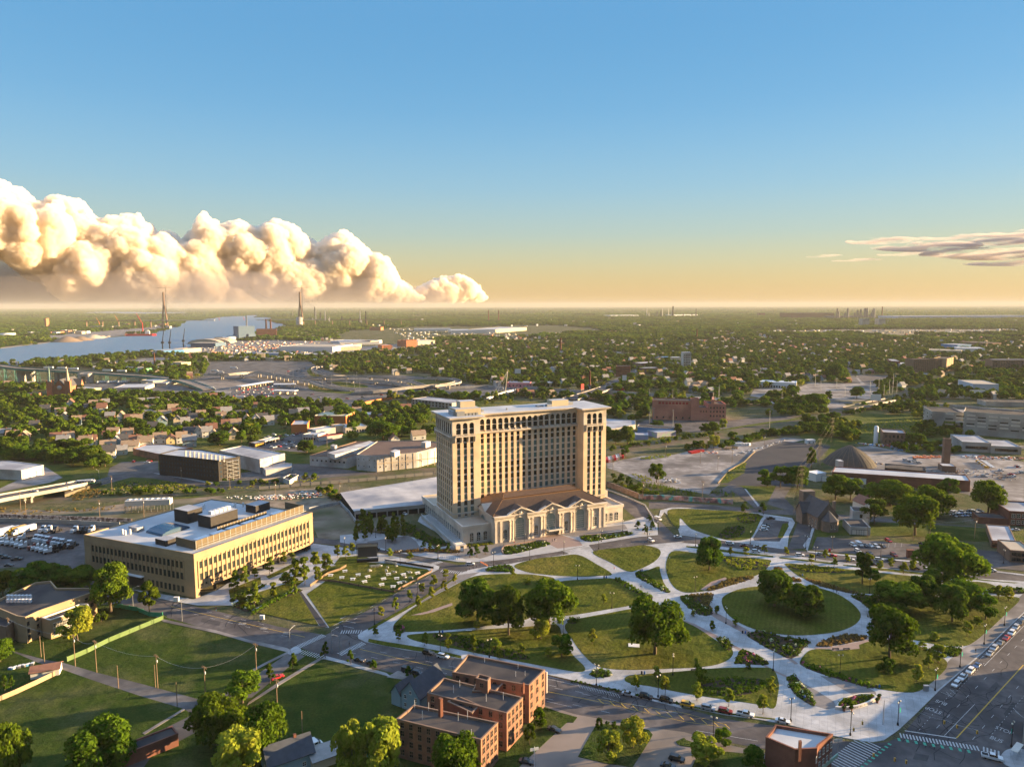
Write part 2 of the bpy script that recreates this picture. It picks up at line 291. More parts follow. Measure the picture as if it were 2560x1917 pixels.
lay('side_street','F 690,240 700,215 760,60 C 740,1500 690,1480 C 560,1440 570,1420 620,1320 720,1325 670,1400 740,1470 880,1500 F 870,40 800,232',.04,M_asph)
lay('street_north_side','C -200,1425 0,1430 240,1448 520,1472 760,1482 880,1495 1300,1530 1600,1560 2212,1610 2212,1640 1600,1590 900,1530 720,1510 560,1502 300,1478 0,1465 -200,1470',.03,M_asph)
park=P('E 115,790 118,812 165,836 400,882 480,893 590,905 800,948 1320,1055 1800,1160 2200,1262 F 0,1245 300,1305 500,1332 700,1368 1000,1440 1180,1472 1240,1478 1310,1466 1400,1405 1500,1312 1650,1165 R 1490,768 1590,682 1870,440 2100,215 2212,108 2400,-60 F 2340,462 2212,446 1800,420 1540,385 1000,318 600,263 300,226 0,196 E 2212,190 2050,203 1850,228 1600,262 1480,268 1250,302 1100,332 930,352 830,372 760,398 738,430 620,505 480,592 240,722 150,765')
slab('park_paving',park,0.0,.15,M_conc)
lay('sidewalk_michigan','R 1485,755 1400,720 1500,600 1590,500 1680,420 1820,330 1960,180 2212,-60 2330,-130 2380,-60 2212,100 2100,205 1865,432 1585,672',.154,M_conc_old)
lawns={'L1':'E 1120,345 1250,303 1400,285 1530,275 1640,330 1750,400 1660,410 1560,416 1350,406 1200,385','L2':'E 1625,255 1850,225 1950,214 2040,233 2062,268 2020,320 1920,370 1850,382 1740,325','L3':'E 1905,395 1990,370 2050,350 2058,380 2080,450 2115,512 2040,482 1920,422','L4':'E 348,742 368,700 500,600 740,470 860,415 1000,400 1200,400 1350,418 1378,440 1350,520 1300,620 1200,690 1020,722 800,750 600,765 400,770','L5':'E 1400,470 1430,445 1600,432 1780,430 1900,490 2003,550 1985,578 1850,605 1700,630 1515,660 1400,665 1380,600','L6':'E 430,800 480,785 700,772 1020,748 1200,738 1390,725 1430,800 1490,910 1575,1000 1530,1028 1310,992 1000,932 700,872 500,832','L7':'E 1445,735 1500,695 1700,655 1960,612 2100,640 F 30,705 110,745 240,830 335,885 325,938 240,980 100,1000 E 2100,1008 1900,1015 1750,1010 1640,985 1550,900 1480,800','L8':'E 1830,1080 1860,1052 2000,1040 F 0,1025 250,1004 500,1000 598,1012 635,1100 628,1180 603,1262 500,1237 250,1200 0,1160 E 2000,1122 1870,1102','L9':'E 2150,250 F 130,268 300,283 560,305 578,330 540,380 450,425 300,480 100,517 0,508 E 2130,460 2098,380 2104,300','L10':'F 268,570 300,530 400,492 560,472 700,468 850,480 1000,522 1110,590 1162,660 1130,720 1030,765 880,788 720,792 540,770 400,722 300,650','L11':'F 680,345 700,330 900,350 1060,366 1300,392 1510,415 1600,432 1480,480 1350,522 1290,530 1150,520 950,482 850,450 760,410','L12':'F 1240,660 1350,590 1600,555 1900,540 2100,542 2185,560 2110,640 2000,745 1880,842 1800,864 1650,852 1460,810 1300,740','L12b':'F 1840,450 1950,452 2030,478 1990,495 1930,500 1860,480','L13':'F 775,960 790,930 850,885 1000,880 1230,832 1460,845 1600,885 1700,945 1718,985 1690,1030 1600,1110 1500,1160 1300,1142 1200,1115 1100,1080 900,1028 780,985',}
for k_,s in lawns.items():
 p=smooth(P(s),True,4);slab('lawn',p,.14,.22,M_lawn)
verges=['E 185,815 300,835 520,870 700,905 780,925 780,942 600,905 480,892 300,862 180,836','E 735,432 620,510 480,600 240,735 180,762 180,750 240,715 480,580 600,505 690,450 730,425','F 40,218 200,232 400,258 600,282 600,292 400,272 200,248 40,226','F 640,290 760,302 1015,330 1015,340 760,312 640,298','F 1050,338 1300,362 1700,405 2050,445 2180,455 2150,458 1800,428 1300,378 1050,345','F 0,1232 300,1290 610,1328 610,1336 300,1302 0,1243','E 1320,1042 1600,1105 2212,1235 2212,1245 1600,1118 1330,1052']
for s in verges:slab('verge_lawn',P(s),.14,.20,M_lawn)
for s,m,z in[('R 320,672 450,745 620,850 640,900 560,918 470,888 380,820 330,740',M_paver,.158),('R 500,632 700,662 880,722 968,768 975,795 780,795 560,672',M_paver,.158),('F 0,688 96,720 230,790 420,895 590,1010 700,1060 695,1068 580,1018 410,905 220,810 90,740 0,700',M_paver_r,.158),('F 130,600 260,660 420,750 600,850 760,975 740,980 600,880 420,785 240,690 120,612',M_paver_r,.16),('F 130,500 200,450 290,420 305,432 250,460 200,480 160,505',M_paver_r,.226),('F 860,870 950,872 1100,845 1215,820 1215,832 1150,855 1155,880 985,895 960,880 870,882',M_paver_r,.226),('E 455,665 560,640 720,585 725,600 600,645 520,662',M_paver_r,.226),('E 360,695 740,410 830,395 900,385 860,408 740,462 500,600',M_paver,.157)]:
 sheet('paver_strip',P(s),z,m)
mb=MB()
for a_,b_ in[('E 1530,275','F 1000,1160'),('E 1640,262','F 1100,1175')]:
 ribbon(mb,[P(a_)[0],P('E 2000,555'if a_=='E 1530,275'else 'F 20,560')[0],P(b_)[0]]if 0 else[P(a_)[0],P(b_)[0]],.25,.157)
lay('plaza_station','E 515,25 700,130 800,225 1000,205 1240,160 1500,110 1720,75 1830,60 1950,30 2040,75 2045,148 1880,165 1600,212 1400,255 1100,300 930,318 860,322 760,320 560,292 300,248 0,195 0,150 200,130 430,155 560,180 610,235 700,215 620,130 500,60',.15,M_conc_w)
lay('plaza_paver','E 760,222 985,205 1100,185 1270,160 1300,190 1200,215 1060,235 1030,262 900,300 860,290 800,300 700,270 640,265 600,240 720,225',.156,M_paver)
lay('plaza_paver','E 1400,140 1600,110 1830,80 1850,110 1700,135 1560,150 1500,160',.156,M_paver)
lay('plaza_rose','E 1230,165 1400,140 1540,185 1560,215 1400,235 1340,205',.157,M_paver_r)
lay('crossing_table','E 1430,250 1600,212 1640,262 1480,270',.07,M_conc)
lay('sidewalk_west','D 800,490 880,505 1000,548 1100,572 1270,600 1480,600 2110,745 2212,700 E 0,690 230,570 420,470 635,368 640,350 600,335 300,275 0,225 -300,185 D 1400,500 1250,560 1230,560 1000,520',.15,M_conc)
for s in['D 1640,642 1700,600 1900,518 1920,512 2050,730 1900,700','D 1972,528 2112,432 2160,440 E 0,450 340,516 400,492 330,530 200,600 0,685 D 2212,695 2118,742','E -150,400 -60,350 130,322 300,330 560,368 585,385 345,512 200,480 0,448 -140,430']:
 slab('lawn',P(s),.14,.22,M_lawn)
for s in['D 1470,500 1480,555 1680,465 1675,418','D 1710,415 1925,310 1930,330 1800,400 1730,430','D 1500,590 1650,520 1900,440 1960,440 1880,500 1700,590 1600,640 1540,620','E 0,290 140,280 200,300 120,322 0,350 -40,340']:
 slab('planting_bed',P(s),.12,.2,M_lawn)
lay('asphalt_path','D 1908,512 1935,508 2110,742 2060,738',.158,M_asph_new)
lay('carpark_apron','E 170,190 440,150 490,190 540,262 500,272 300,240 200,215',.16,M_paver)
lay('alley_road','D 60,880 130,905 300,950 400,965 620,1030 900,1100 1290,1205 1420,1170 1560,1100 1700,1010 1830,920 1870,885 1960,925 1850,1000 1620,1190 1400,1230 1260,1330 1250,1420 980,1560 880,1700 700,1800 830,1500 1240,1300 1180,1262 900,1180 600,1080 400,1010 240,965 90,900',.03,M_asph_old)
for s in['D 930,1430 1190,1268 1180,1262 915,1420','D 1560,1060 1700,985 1860,905 1850,895 1690,975 1550,1050','D 1590,1240 1800,1110 2070,945 2055,935 1780,1100 1600,1220','D 1000,668 1060,690 1400,762 1600,820 1840,872 1870,885 1850,900 1600,838 1390,778 1050,705']:
 slab('footpath',P(s),.02,.12,M_conc_old)
slab('street_corner',smooth(P('D 1850,905 1870,880 1905,862 1935,880 1930,905 1870,915'),True,4),0,.15,M_conc)
slab('street_corner',P('D 2060,945 2095,925 2212,955 E 300,1035 330,1060 100,1000 D 2212,975 2090,945'),0,.15,M_conc)
slab('driveway',P('E 300,1060 370,1020 480,1040 400,1075'),0,.1,M_conc_old)
lay('driveway_brown','E 1310,1238 1520,1300 2000,1385 2212,1412 F 300,1490 600,1560 600,2000 E 900,2000 1150,1638 1440,1360 1500,1340 1310,1275',.032,M_brown)
for s in['E 1530,1572 1640,1378 1700,1362 1880,1380 1985,1400 2010,1430 1990,1470 1880,1640 1700,1612','E 1150,1638 1460,1350 1500,1352 1525,1318 1420,1290 1310,1250 1250,1330 1080,1540 1020,1570 960,1700','E 2160,1475 2212,1450 F 40,1465 100,1485 70,1510 0,1500 E 2170,1490','F -40,1880 100,1590 300,1540 500,1560 500,1900']:
 slab('lawn',P(s),0,.16,M_meadow)
slab('street_corner',smooth(P('R 2020,1300 2060,1258 2130,1240 2212,1250 2400,1300 2400,1500 2160,1420 2060,1380 2015,1340'),True,3),0,.15,M_conc)
slab('park_paving',P('B 2060,1480 2130,1462 C 0,1462 120,1470 C 520,1500 720,1530 C 740,1560 700,1640 F 690,235 660,238 440,205 0,148 E 2160,60 2085,0 B 2040,1560'),0,.14,M_conc)
slab('lawn',smooth(P('B 2110,1480 C 30,1470 200,1478 400,1492 530,1515 520,1540 470,1640 F 430,175 300,180 100,120 50,90 0,40 B 2180,1600 2120,1540'),True,3),.12,.2,M_lawn)
lay('carpark_asphalt','F 545,45 700,60 690,110 640,190 480,185 470,170',.145,M_asph)
slab('lawn',P('F 660,75 690,70 700,90 660,165 640,168 628,160'),.12,.2,M_lawn)
slab('footpath',P('C 872,1520 890,1528 850,1640 F 820,250 790,215 830,160'),0,.14,M_conc)
slab('lawn',P('C 890,1540 1600,1570 2212,1610 2212,1700 1600,1650 960,1640 F 840,240'),0,.12,M_grass)
lay('carpark_asphalt','F 880,160 1000,165 1540,210 1900,240 2400,290 2400,400 1560,310 860,245 850,235',.15,M_asph)
slab('lawn',P('F 1600,100 1620,90 1880,118 1970,130 1990,180 1900,190 1590,160'),.0,.18,M_meadow)
lay('sidewalk_north','F 820,250 1000,268 1540,318 1800,352 2212,400 2212,408 1800,360 1540,326 1000,276 815,256',.155,M_conc)
mb=MB();Z=.05
def pp(s):q=P(s);return q
def xwalk(a,b,L,n,wd=.5,mi=0,z=Z):
 a=Vector(a);b=Vector(b);d=(b-a).normalized();nn=Vector((-d.y,d.x))
 for i in range(n):
  c=a+(b-a)*(i/(n-1));ribbon(mb,[tuple(c-nn*L/2),tuple(c+nn*L/2)],wd,z,mi)
def line(s,wd,mi=0,z=Z):ribbon(mb,P(s),wd,z,mi)
def dl(s,wd=.15,d=3,gp=6,mi=0):
 a,b=P(s);dashes(mb,a,b,wd,Z,d,gp,mi)
line('R 1650,1153 2212,541',.14,1);line('R 1643,1153 2205,541',.14,1)
dl('R 1335,1085 1900,430',.14,.8,1.6);dl('R 1480,1070 2212,320',.15,2.6,6.5);dl('R 1780,1168 2212,665',.15,2.6,6.5)
line('R 1545,1133 1800,870',.15);line('R 1213,1092 1645,1156',.5);line('R 1880,548 2212,215',.16);dl('R 1945,1120 2212,800',.14,.8,1.6);dl('R 1650,760 1880,525',.14,.8,1.6)
for s in['R 1560,765 1605,810','R 1590,745 1640,785','R 1510,765 1620,812','R 1855,480 1880,465','R 2120,900 2190,970','R 2140,930 2212,985']:line(s,.15)
xwalk(*P('R 1180,1132 1825,1240'),2.6,24,.45);xwalk(*P('R 1875,1245 2000,1280'),2.6,5,.45)
xwalk(*P('R 915,1190 660,1395'),7,15,.45)
xwalk(*P('R 1165,1166 1750,1265'),1.6,9,.8,2);xwalk(*P('R 1085,1205 860,1395'),1.0,9,.8,2)
xwalk(*P('D 2080,792 1925,862'),3,16,.4);xwalk(*P('D 1935,897 2065,930'),3,10,.4);xwalk(*P('E 0,912 150,842'),3,15,.4);xwalk(*P('E 10,770 135,768'),3,9,.4)
xwalk(*P('E 655,375 800,393'),3.4,12,.45);xwalk(*P('E 590,335 650,318'),3,8,.45)
line('D 1100,606 1420,680 1960,802',.2,1);line('E 130,880 380,940 700,1012 1320,1150 1640,1212',.2,1)
line('E 1640,1212 2212,1345 F 290,1382',.12,1);line('E 1650,1200 2212,1290 F 300,1365',.12,1)
for i in range(12):
 t=i/11;ax=1660+t*(2212-1660+260);
 a=('E',ax,1200+t*160)if ax<2212 else('F',ax-2186,1200+t*160)
 c=g(*a);
 d_=g(a[0],a[1]+34,a[2]+30);ribbon(mb,[c,d_],.25,Z,1)
for s in['D 1120,590 1720,728','D 1140,628 1900,812','E 60,900 700,1040','E 120,868 760,1000','E 1340,1110 2212,1310','E 1320,1195 2000,1350','E 1380,1130 2212,1300']:dl(s,.15,3,7)
line('E 1330,1215 1490,1252',.15);line('F 105,1403 500,1470',.15);line('E 490,895 790,945 1310,1066 1790,1170',.15)
for i in range(16):
 c=g('E',1530+i*17,1105+i*4.2);d_=g('E',1545+i*17,1130+i*4.2);ribbon(mb,[c,d_],.12,Z+.002)
for s in['E 20,730 90,745','E 40,700 100,712','E 90,690 110,680']:line(s,.2)
line('D 1130,0 1131,1',.1)
for k_,x,y in[('D',1560,714),('D',1700,744),('D',1845,775)]:
 c=g(k_,x,y);
 for q in range(3):ribbon(mb,[(c[0]-1.6,c[1]-.7+q*.7),(c[0]+1.6,c[1]-1.3+q*.7)],.22,Z)
for s in['F 545,60 600,66','F 540,80 596,86','F 530,105 586,111']:line(s,.12,0,.16)
for i in range(9):line('f %d,%d %d,%d'%(560+i*60,640,566+i*60,600),.12,0,.16)
dl('E 960,335 1440,268',.12,3,5);dl('E 1620,240 2040,180',.12,3,5);dl('E 30,700 600,395',.13,3,5,0)
for s,n_ in(('D 900,560 1100,600 1900,800 1800,850 1100,690',22),('E 60,800 800,940 1300,1090 2200,1300 2200,1380 1300,1200 300,1000',46),('R 1500,860 2200,200 2212,900 1700,1390 1000,1390 1200,1100',60),('E 60,730 400,520 600,400 700,430 500,560 120,760',16)):
 q_=P(s);xs=[a for a,b in q_];ys=[b for a,b in q_]
 for i in range(n_):
  k=rnd.randrange(len(q_));a=Vector(q_[k]);b=Vector(q_[(k+2)%len(q_)]);p=a+(b-a)*rnd.random();t=rnd.random()*3.14;pl=[tuple(p)]
  for j in range(6):t+=rnd.uniform(-.5,.5);p=p+Vector((math.cos(t),math.sin(t)))*rnd.uniform(1.5,4);pl.append(tuple(p))
  ribbon(mb,pl,rnd.uniform(.12,.3),Z-.003,3)
tag(mb.build('road_markings',[M_white,M_yel,M_grn,mat('tar_seam',(.022,.022,.025),.8)]),kind='structure')
for s in['R 1600,1000 1660,940 1700,985 1640,1050','R 1900,760 1980,680 2010,720 1930,800','R 1300,1280 1420,1300 1400,1350 1280,1330','E 760,985 880,1010 870,1035 750,1010','E 1500,1190 1700,1235 1690,1262 1490,1215','D 1300,680 1420,705 1410,730 1290,705','E 300,560 380,510 400,525 320,578','R 2040,950 2120,850 2150,880 2070,985']:sheet('asphalt_patch',P(s),.043,mat('asphalt_patch',(.05,.047,.05),.9,(.075,.07,.07),.4,8))
def roadtext(t,k,x,y,size,rz,m=M_white):
 cu=bpy.data.curves.new('road_text','FONT');cu.body=t;cu.size=size;cu.align_x='CENTER';cu.align_y='CENTER';cu.materials.append(m)
 o=bpy.data.objects.new('road_text',cu);COL.objects.link(o);c=g(k,x,y);o.location=(c[0],c[1],Z+.004);o.rotation_euler=(0,0,rz);o.scale=(1,1.5,1);tag(o,kind='structure')
ra=math.atan2(45.1,53.3)-math.pi/2
roadtext('BUS','R',1520,856,2.0,ra+math.pi);roadtext('STOP','R',1455,920,2.0,ra+math.pi);roadtext('STOP','R',2045,1090,2.0,ra);roadtext('BUS','R',1980,1165,2.0,ra)
# ================================================================ wider ground, survey sheets (z grows with distance)
EXCL=[]
def far(name,s,z,m,sm=0,kind='structure'):
 p=P(s)
 if m not in(M_grass,M_meadow):EXCL.append(p)
 p=smooth(p,True,sm)if sm else p
 o=sheet(name,p,z,m);o['kind']=kind;return o
far('neighbourhood_ground','a -300,1700 -300,640 0,640 400,560 1000,620 2208,600 b 1000,600 1500,640 b 2212,700 2212,1270 1100,1340 0,1450 a 1900,1650 1000,1500 0,1640',.01,M_grass)
far('lot_trucks','c -400,240 0,245 1100,290 1250,270 850,395 830,690 680,760 400,700 100,700 -400,760',.02,M_asph)
far('lot_construction','c -300,150 0,120 700,150 1300,60 b 0,1560 600,1500 1200,1470 1400,1630 S 0,1080 -100,1300 K 2212,500 2140,330 1200,110 450,300 c 1200,270 0,235',.015,M_dirt)
far('rail_yard','c -300,90 0,95 500,70 1400,30 b 0,1520 640,1480 1200,1440 2212,1330 2212,1275 1500,1330 1000,1385 500,1440 0,1470 c 1500,-20 400,10',.02,M_ballast)
far('scrub_ground','a 640,1590 900,1450 1300,1390 1700,1410 1960,1490 1900,1540 1200,1580',.03,M_grass)
far('street_viaduct_approach','a 960,1420 1200,1340 1280,1310 1560,1320 2150,1460 2300,1490 2200,1520 1500,1400 1300,1390 1000,1470',.04,M_asph)
far('street_neighbour','a 1080,1300 1200,1240 1560,1230 1560,1330 1280,1330 1200,1360 1060,1380',.05,M_asph_old)
far('lot_east_of_hotel','b 300,1330 850,1260 1100,1330 1100,1390 0,1470 0,1440',.035,M_asph_old)
far('sidewalk_hotel','a 1505,1350 1560,1352 2212,1460 2170,1470',.06,M_conc)
far('street_depot','b 800,1240 980,1240 1500,1320 1640,1330 1100,1380 840,1290',.045,M_asph)
far('carpark_shops','b 230,1090 560,1050 900,930 1300,990 1100,1060 940,1130 700,1110 440,1120',.05,M_asph)
far('warehouse_yard','c -400,-20 a 0,1500 450,1290 620,1395 500,1440 0,1540',.04,M_conc_old)
far('lawn_below_bridge','a -300,440 0,462 300,470 400,500 300,530 0,520 -300,530',.03,M_grass)
far('plaza_highway','a 1500,560 1800,450 2000,400 b 0,250 600,240 1000,250 1050,300 1300,380 2000,390 2212,440 2212,560 1800,600 1400,690 900,650 500,640 200,640 0,610 a 1900,610 1500,600',.04,M_asph_old)
far('plaza_dark_pad','b -30,455 200,445 480,470 330,505 120,500 0,470',.12,M_brown)
far('plaza_pale_pad','a 1700,420 1900,440 2212,470 b 300,500 200,560 60,540 a 2000,540 1900,470',.1,M_conc_old)
far('freeway','b 1180,395 B 0,612 400,612 600,630 850,675 1200,690 1700,722 C 0,735 600,770 1000,800 1000,835 600,795 0,765 B 1500,748 1200,722 850,762 650,742 300,745 0,760 b 1150,650 800,600 980,500',.06,M_asph_old)
far('freeway_bed','b 800,280 1000,270 1060,330 1100,380 1300,400 1900,520 1000,400 760,400 700,330',.09,M_asph_old)
for s in['b 960,330 1010,390 1180,400 1060,350 1030,300','b 990,460 1100,470 1400,530 1380,560 1080,540 980,510','b 1200,440 1500,470 1540,500 1300,490','B 480,640 700,650 660,680 450,680']:far('highway_verge',s,.14,M_grass,3)
far('embankment_lawn','B 640,790 760,760 1200,780 1380,790 1400,820 700,830',.05,M_grass)
far('cul_de_sac_lawn','d 60,560 300,560 1300,600 1480,600 1500,640 900,620 200,590',.07,M_grass)
far('street_vernor','d -60,600 0,560 120,470 230,420 330,420 200,500 60,610 -30,640 B 1480,770 1500,760',.09,M_asph_old)
far('street_vernor_far','d 230,420 330,420 500,330 700,210 900,120 1000,60 980,60 860,120 660,210 400,340',.1,M_asph_old)
far('freeway_east','d 100,560 600,610 1350,640 1600,660 2129,690 e 0,690 400,720 520,720 400,650 300,650 d 2129,640 1500,620 700,580 130,555',.08,M_conc_old)
far('freeway_east','e 1000,670 1100,680 2208,760 2208,790 1100,720 1000,700',.1,M_conc_old)
far('lot_fenced','d 1600,520 2050,500 2129,470 e 0,460 500,465 560,390 950,390 1000,420 760,520 760,610 600,640 0,620 d 2129,620 1660,610 1560,590',.06,M_conc_old)
far('lot_dark','e 560,385 600,380 1000,400 1180,395 1120,430 960,470 640,470 590,430',.1,M_asph)
far('street_grid','e 440,250 490,250 520,370 600,470 480,470 450,330',.12,M_asph_old)
far('brick_works_lot','d 430,860 600,810 1350,830 2129,770 1800,860 1500,900 1260,960 900,940 560,900',.05,M_asph)
EXCL.append(P('a 300,540 720,540 720,690 300,690'));EXCL.append(P('a -300,290 800,330 1500,400 1900,560 1500,590 700,560 300,500 0,500 -300,560'));far('yard_below_bridge','a 720,480 1500,440 1900,500 1500,600 900,560 720,530',.05,M_asph_old)
far('rail_corridor','d 0,1140 700,1020 1260,940 1700,870 2129,815 e 400,700 700,640 1000,540 1300,440 1480,360 1640,280 1850,180 1900,190 1760,270 1540,370 1420,440 1150,580 800,680 540,770 0,860 d 1700,960 1100,1060 400,1130 0,1190',.07,M_ballast)
far('rail_grass','d 0,1085 600,1010 1200,930 1700,850 2129,800 2129,812 1700,870 1200,945 700,1015 0,1110',.1,M_grass)
far('yard_concrete','d 150,1250 500,1180 800,1170 1100,1100 1500,1060 1900,1000 2100,1020 1620,1140 1500,1230 1340,1320 1270,1450 1150,1560 800,1500 500,1440 300,1350 150,1300',.05,M_conc_old)
far('yard_asphalt','d 1500,1230 1620,1140 1900,1040 2129,1060 e 300,1090 160,1240 80,1300 d 2100,1480 1960,1470 1640,1480 1400,1470 1260,1460 1340,1450 1500,1350',.06,M_asph_new)
far('yard_grass','d 1340,1330 1500,1245 1515,1300 1500,1350 1340,1440 1260,1450',.12,M_grass)
far('access_road','C 180,1385 330,1310 400,1330 440,1370 540,1465 480,1468 400,1400 340,1360 240,1400',.13,M_asph)
far('kerb_walk','C 412,1340 425,1345 510,1450 500,1456',.16,M_conc)
far('field_north','C 300,1330 420,1360 500,1450 600,1400 620,1320 560,1310',.03,M_grass)
far('scrub_field','e 0,860 500,780 700,720 900,760 1480,760 1500,880 2208,1010 2208,1060 1900,1060 1400,1060 1100,1040 500,1060 400,1200 200,1280 300,1080 0,1000',.03,M_grass)
far('works_yard','e 340,1290 420,1110 700,1080 1200,1180 1700,1160 2208,1240 2208,1656 1900,1656 1650,1560 300,1340',.05,M_conc_old)
far('works_lane','e 1000,1050 2208,1080 2208,1110 1900,1100 1000,1070',.06,M_conc_old)
far('parking_garage_lane','e 1100,980 1560,890 1560,960 1180,1040',.06,M_grass)
far('industrial_ground','b 0,150 1100,170 700,210 400,240 0,200 a 1500,290 1000,280 1400,220 2000,200',.1,M_conc_old)
far('industrial_ground','B 0,330 500,300 900,300 1400,290 1700,320 1300,360 700,380 500,400 0,440',.3,M_ground)
far('industrial_ground','b 0,80 700,50 1500,50 2212,20 2212,110 1500,170 700,210 0,150',.2,M_conc_old)
far('industrial_ground','C 400,330 1200,318 2212,318 2212,345 1500,355 700,345',.6,M_dirt)
far('industrial_ground','A 200,370 640,330 900,310 1040,290 1060,312 950,343 640,372 330,398',.6,M_conc_old)
far('port_ground','A 980,466 1240,430 1440,395 1700,385 2212,395 2212,470 1900,500 1500,500 1100,480',.25,M_conc_old)
far('shore_strip','A -200,440 0,437 330,398 330,402 0,443 -200,452',.7,M_sand)
# ================================================================ BUILDING KIT
M_glass=mat('glass_dark',(.012,.015,.018),.12,spec=.6);M_glassg=mat('glass_green_blind',(.10,.18,.165),.3,spec=.5);M_glassd=mat('glass_green_dark',(.02,.032,.028),.15,spec=.5);M_glassb=mat('glass_blue',(.03,.07,.12),.15,spec=.6)
M_frame=mat('frame_dark',(.04,.04,.04),.6);M_framew=mat('frame_white',(.55,.54,.5),.6);M_stonew=mat('stone_pale',(.52,.48,.43),.85,(.6,.56,.5),1.2,6)
M_tan=mat('brick_tan',(.66,.50,.335),.9,(.74,.57,.39),.3,9,col3=(.57,.44,.30),scale3=.08);M_lime=mat('limestone',(.56,.49,.41),.85,(.64,.57,.49),.5,9,col3=(.45,.40,.34),scale3=.12)
M_ochre=mat('brick_ochre',(.33,.23,.135),.9,(.40,.285,.17),.6,10,col3=(.29,.21,.13),scale3=.1)
M_red=mat('brick_red',(.23,.115,.072),.9,(.32,.16,.10),.9,10,col3=(.15,.09,.07),scale3=.15);M_redd=mat('brick_red_dark',(.17,.075,.05),.9,(.23,.10,.07),.6,8,col3=(.13,.06,.045),scale3=.12)
M_pinkb=mat('brick_pink',(.44,.18,.13),.9,(.52,.24,.17),.1,9,col3=(.30,.13,.10),scale3=.04);M_brownb=mat('brick_brown',(.17,.11,.08),.9,(.22,.15,.11),.4,6)
M_roofdark=mat('roof_felt_dark',(.024,.024,.028),.9,(.05,.048,.05),.3,10,col3=(.075,.065,.06),scale3=.08);M_roofwhite=mat('roof_membrane_white',(.34,.35,.36),.6,(.48,.48,.48),.2,10,col3=(.33,.34,.36),scale3=.06)
M_roofgrey=mat('roof_membrane_grey',(.30,.31,.33),.7,(.42,.43,.45),.1,8,col3=(.22,.22,.24),scale3=.05);M_rooftan=mat('roof_tan',(.33,.28,.22),.8,(.38,.33,.26),.2,5)
M_tile=mat('roof_tile_brown',(.075,.052,.042),.6,(.11,.075,.058),.6,6);M_tile2=mat('roof_tile_ridge',(.19,.11,.06),.6)
M_black=mat('cladding_black',(.03,.028,.027),.6,(.045,.04,.038),.8,4);M_metal=mat('metal_grey',(.32,.33,.34),.45,metal=.6);M_metalw=mat('metal_white',(.62,.62,.62),.5)
M_white_wall=mat('wall_white',(.44,.43,.42),.8,(.56,.55,.53),.25,10,col3=(.33,.30,.28),scale3=.08);M_cream=mat('wall_cream',(.44,.37,.25),.8,(.52,.44,.31),.2,6)
M_louvre=mat('screen_bronze',(.11,.085,.05),.5,(.14,.11,.07),4,2);M_concw=mat('wall_concrete',(.36,.34,.31),.9,(.45,.42,.38),.12,8,col3=(.27,.25,.23),scale3=.06)
M_shadow=mat('interior_shade',(.02,.02,.02),.9);M_green_st=mat('steel_green',(.06,.20,.18),.6);M_blue=mat('wall_blue',(.08,.22,.42),.7);M_teal=mat('paint_teal',(.05,.38,.42),.6)  # M_shadow: near-black stands in for shade inside open levels and undercrofts
M_orange=mat('paint_orange',(.55,.18,.06),.7);M_redp=mat('paint_red',(.42,.03,.03),.45);M_yellow=mat('paint_yellow',(.65,.38,.03),.5);M_wood=mat('wood_pole',(.16,.11,.07),.9,(.22,.16,.11),1,4)
M_blackm=mat('metal_black',(.015,.015,.017),.5);M_lime2=mat('paint_lime',(.15,.5,.2),.6);M_copper=mat('copper_green',(.22,.33,.27),.7)
def wingeo(mb,w,h,arch=False,mull=2,rows=2,depth=.12,gi=1,fi=0):
 "window in the XZ plane facing -Y, centred on x=0, bottom at z=0: frame, mullions, pane"
 if arch:
  r=w/2;n=8;sp=h-r
  pts=[(-r,0),(r,0)]+[(r*math.cos(math.pi*i/n),sp+r*math.sin(math.pi*i/n))for i in range(n+1)]
  mb.add([(x,-.03,z)for x,z in pts],[tuple(range(len(pts)))],gi)
  for i in range(n):
   a0,a1=math.pi*i/n,math.pi*(i+1)/n;f=1.12
   mb.add([(r*math.cos(a0),-depth,sp+r*math.sin(a0)),(r*math.cos(a1),-depth,sp+r*math.sin(a1)),(r*f*math.cos(a1),-depth,sp+r*f*math.sin(a1)),(r*f*math.cos(a0),-depth,sp+r*f*math.sin(a0))],[(3,2,1,0)],fi)
   mb.add([(r*math.cos(a0),-depth,sp+r*math.sin(a0)),(r*math.cos(a1),-depth,sp+r*math.sin(a1)),(r*math.cos(a1),-.03,sp+r*math.sin(a1)),(r*math.cos(a0),-.03,sp+r*math.sin(a0))],[(0,1,2,3)],fi)
 else:
  mb.add([(-w/2,-.03,0),(w/2,-.03,0),(w/2,-.03,h),(-w/2,-.03,h)],[(0,1,2,3)],gi);sp=h
  mb.box(-w/2,-depth,h-.1,w/2,-.02,h+.08,fi)
 t=min(.16,w*.06)
 mb.box(-w/2-.1,-depth-.05,-.12,w/2+.1,-.02,.08,fi)
 for sx in(-1,1):mb.box(sx*w/2-t/2,-depth,.08,sx*w/2+t/2,-.02,sp,fi)
 for i in range(1,mull):x=-w/2+w*i/mull;mb.box(x-t/2,-.09,.08,x+t/2,-.025,sp+(0 if not arch else math.sqrt(max(0,(w/2)**2-x*x))),fi)
 for i in range(1,rows):z=sp*i/rows;mb.box(-w/2,-.085,z-t/2,w/2,-.028,z+t/2,fi)
 return mb
WCACHE={}
def win_mesh(w,h,mats,arch=False,mull=2,rows=2,depth=.12):
 k=(w,h,tuple(m.name for m in mats),arch,mull,rows,depth)
 if k not in WCACHE:
  mb=wingeo(MB(),w,h,arch,mull,rows,depth);me=bpy.data.meshes.new('window');me.from_pydata(mb.v,[],mb.f)
  for m in mats:me.materials.append(m)
  me.polygons.foreach_set('material_index',mb.m);me.update();WCACHE[k]=me
 return WCACHE[k]
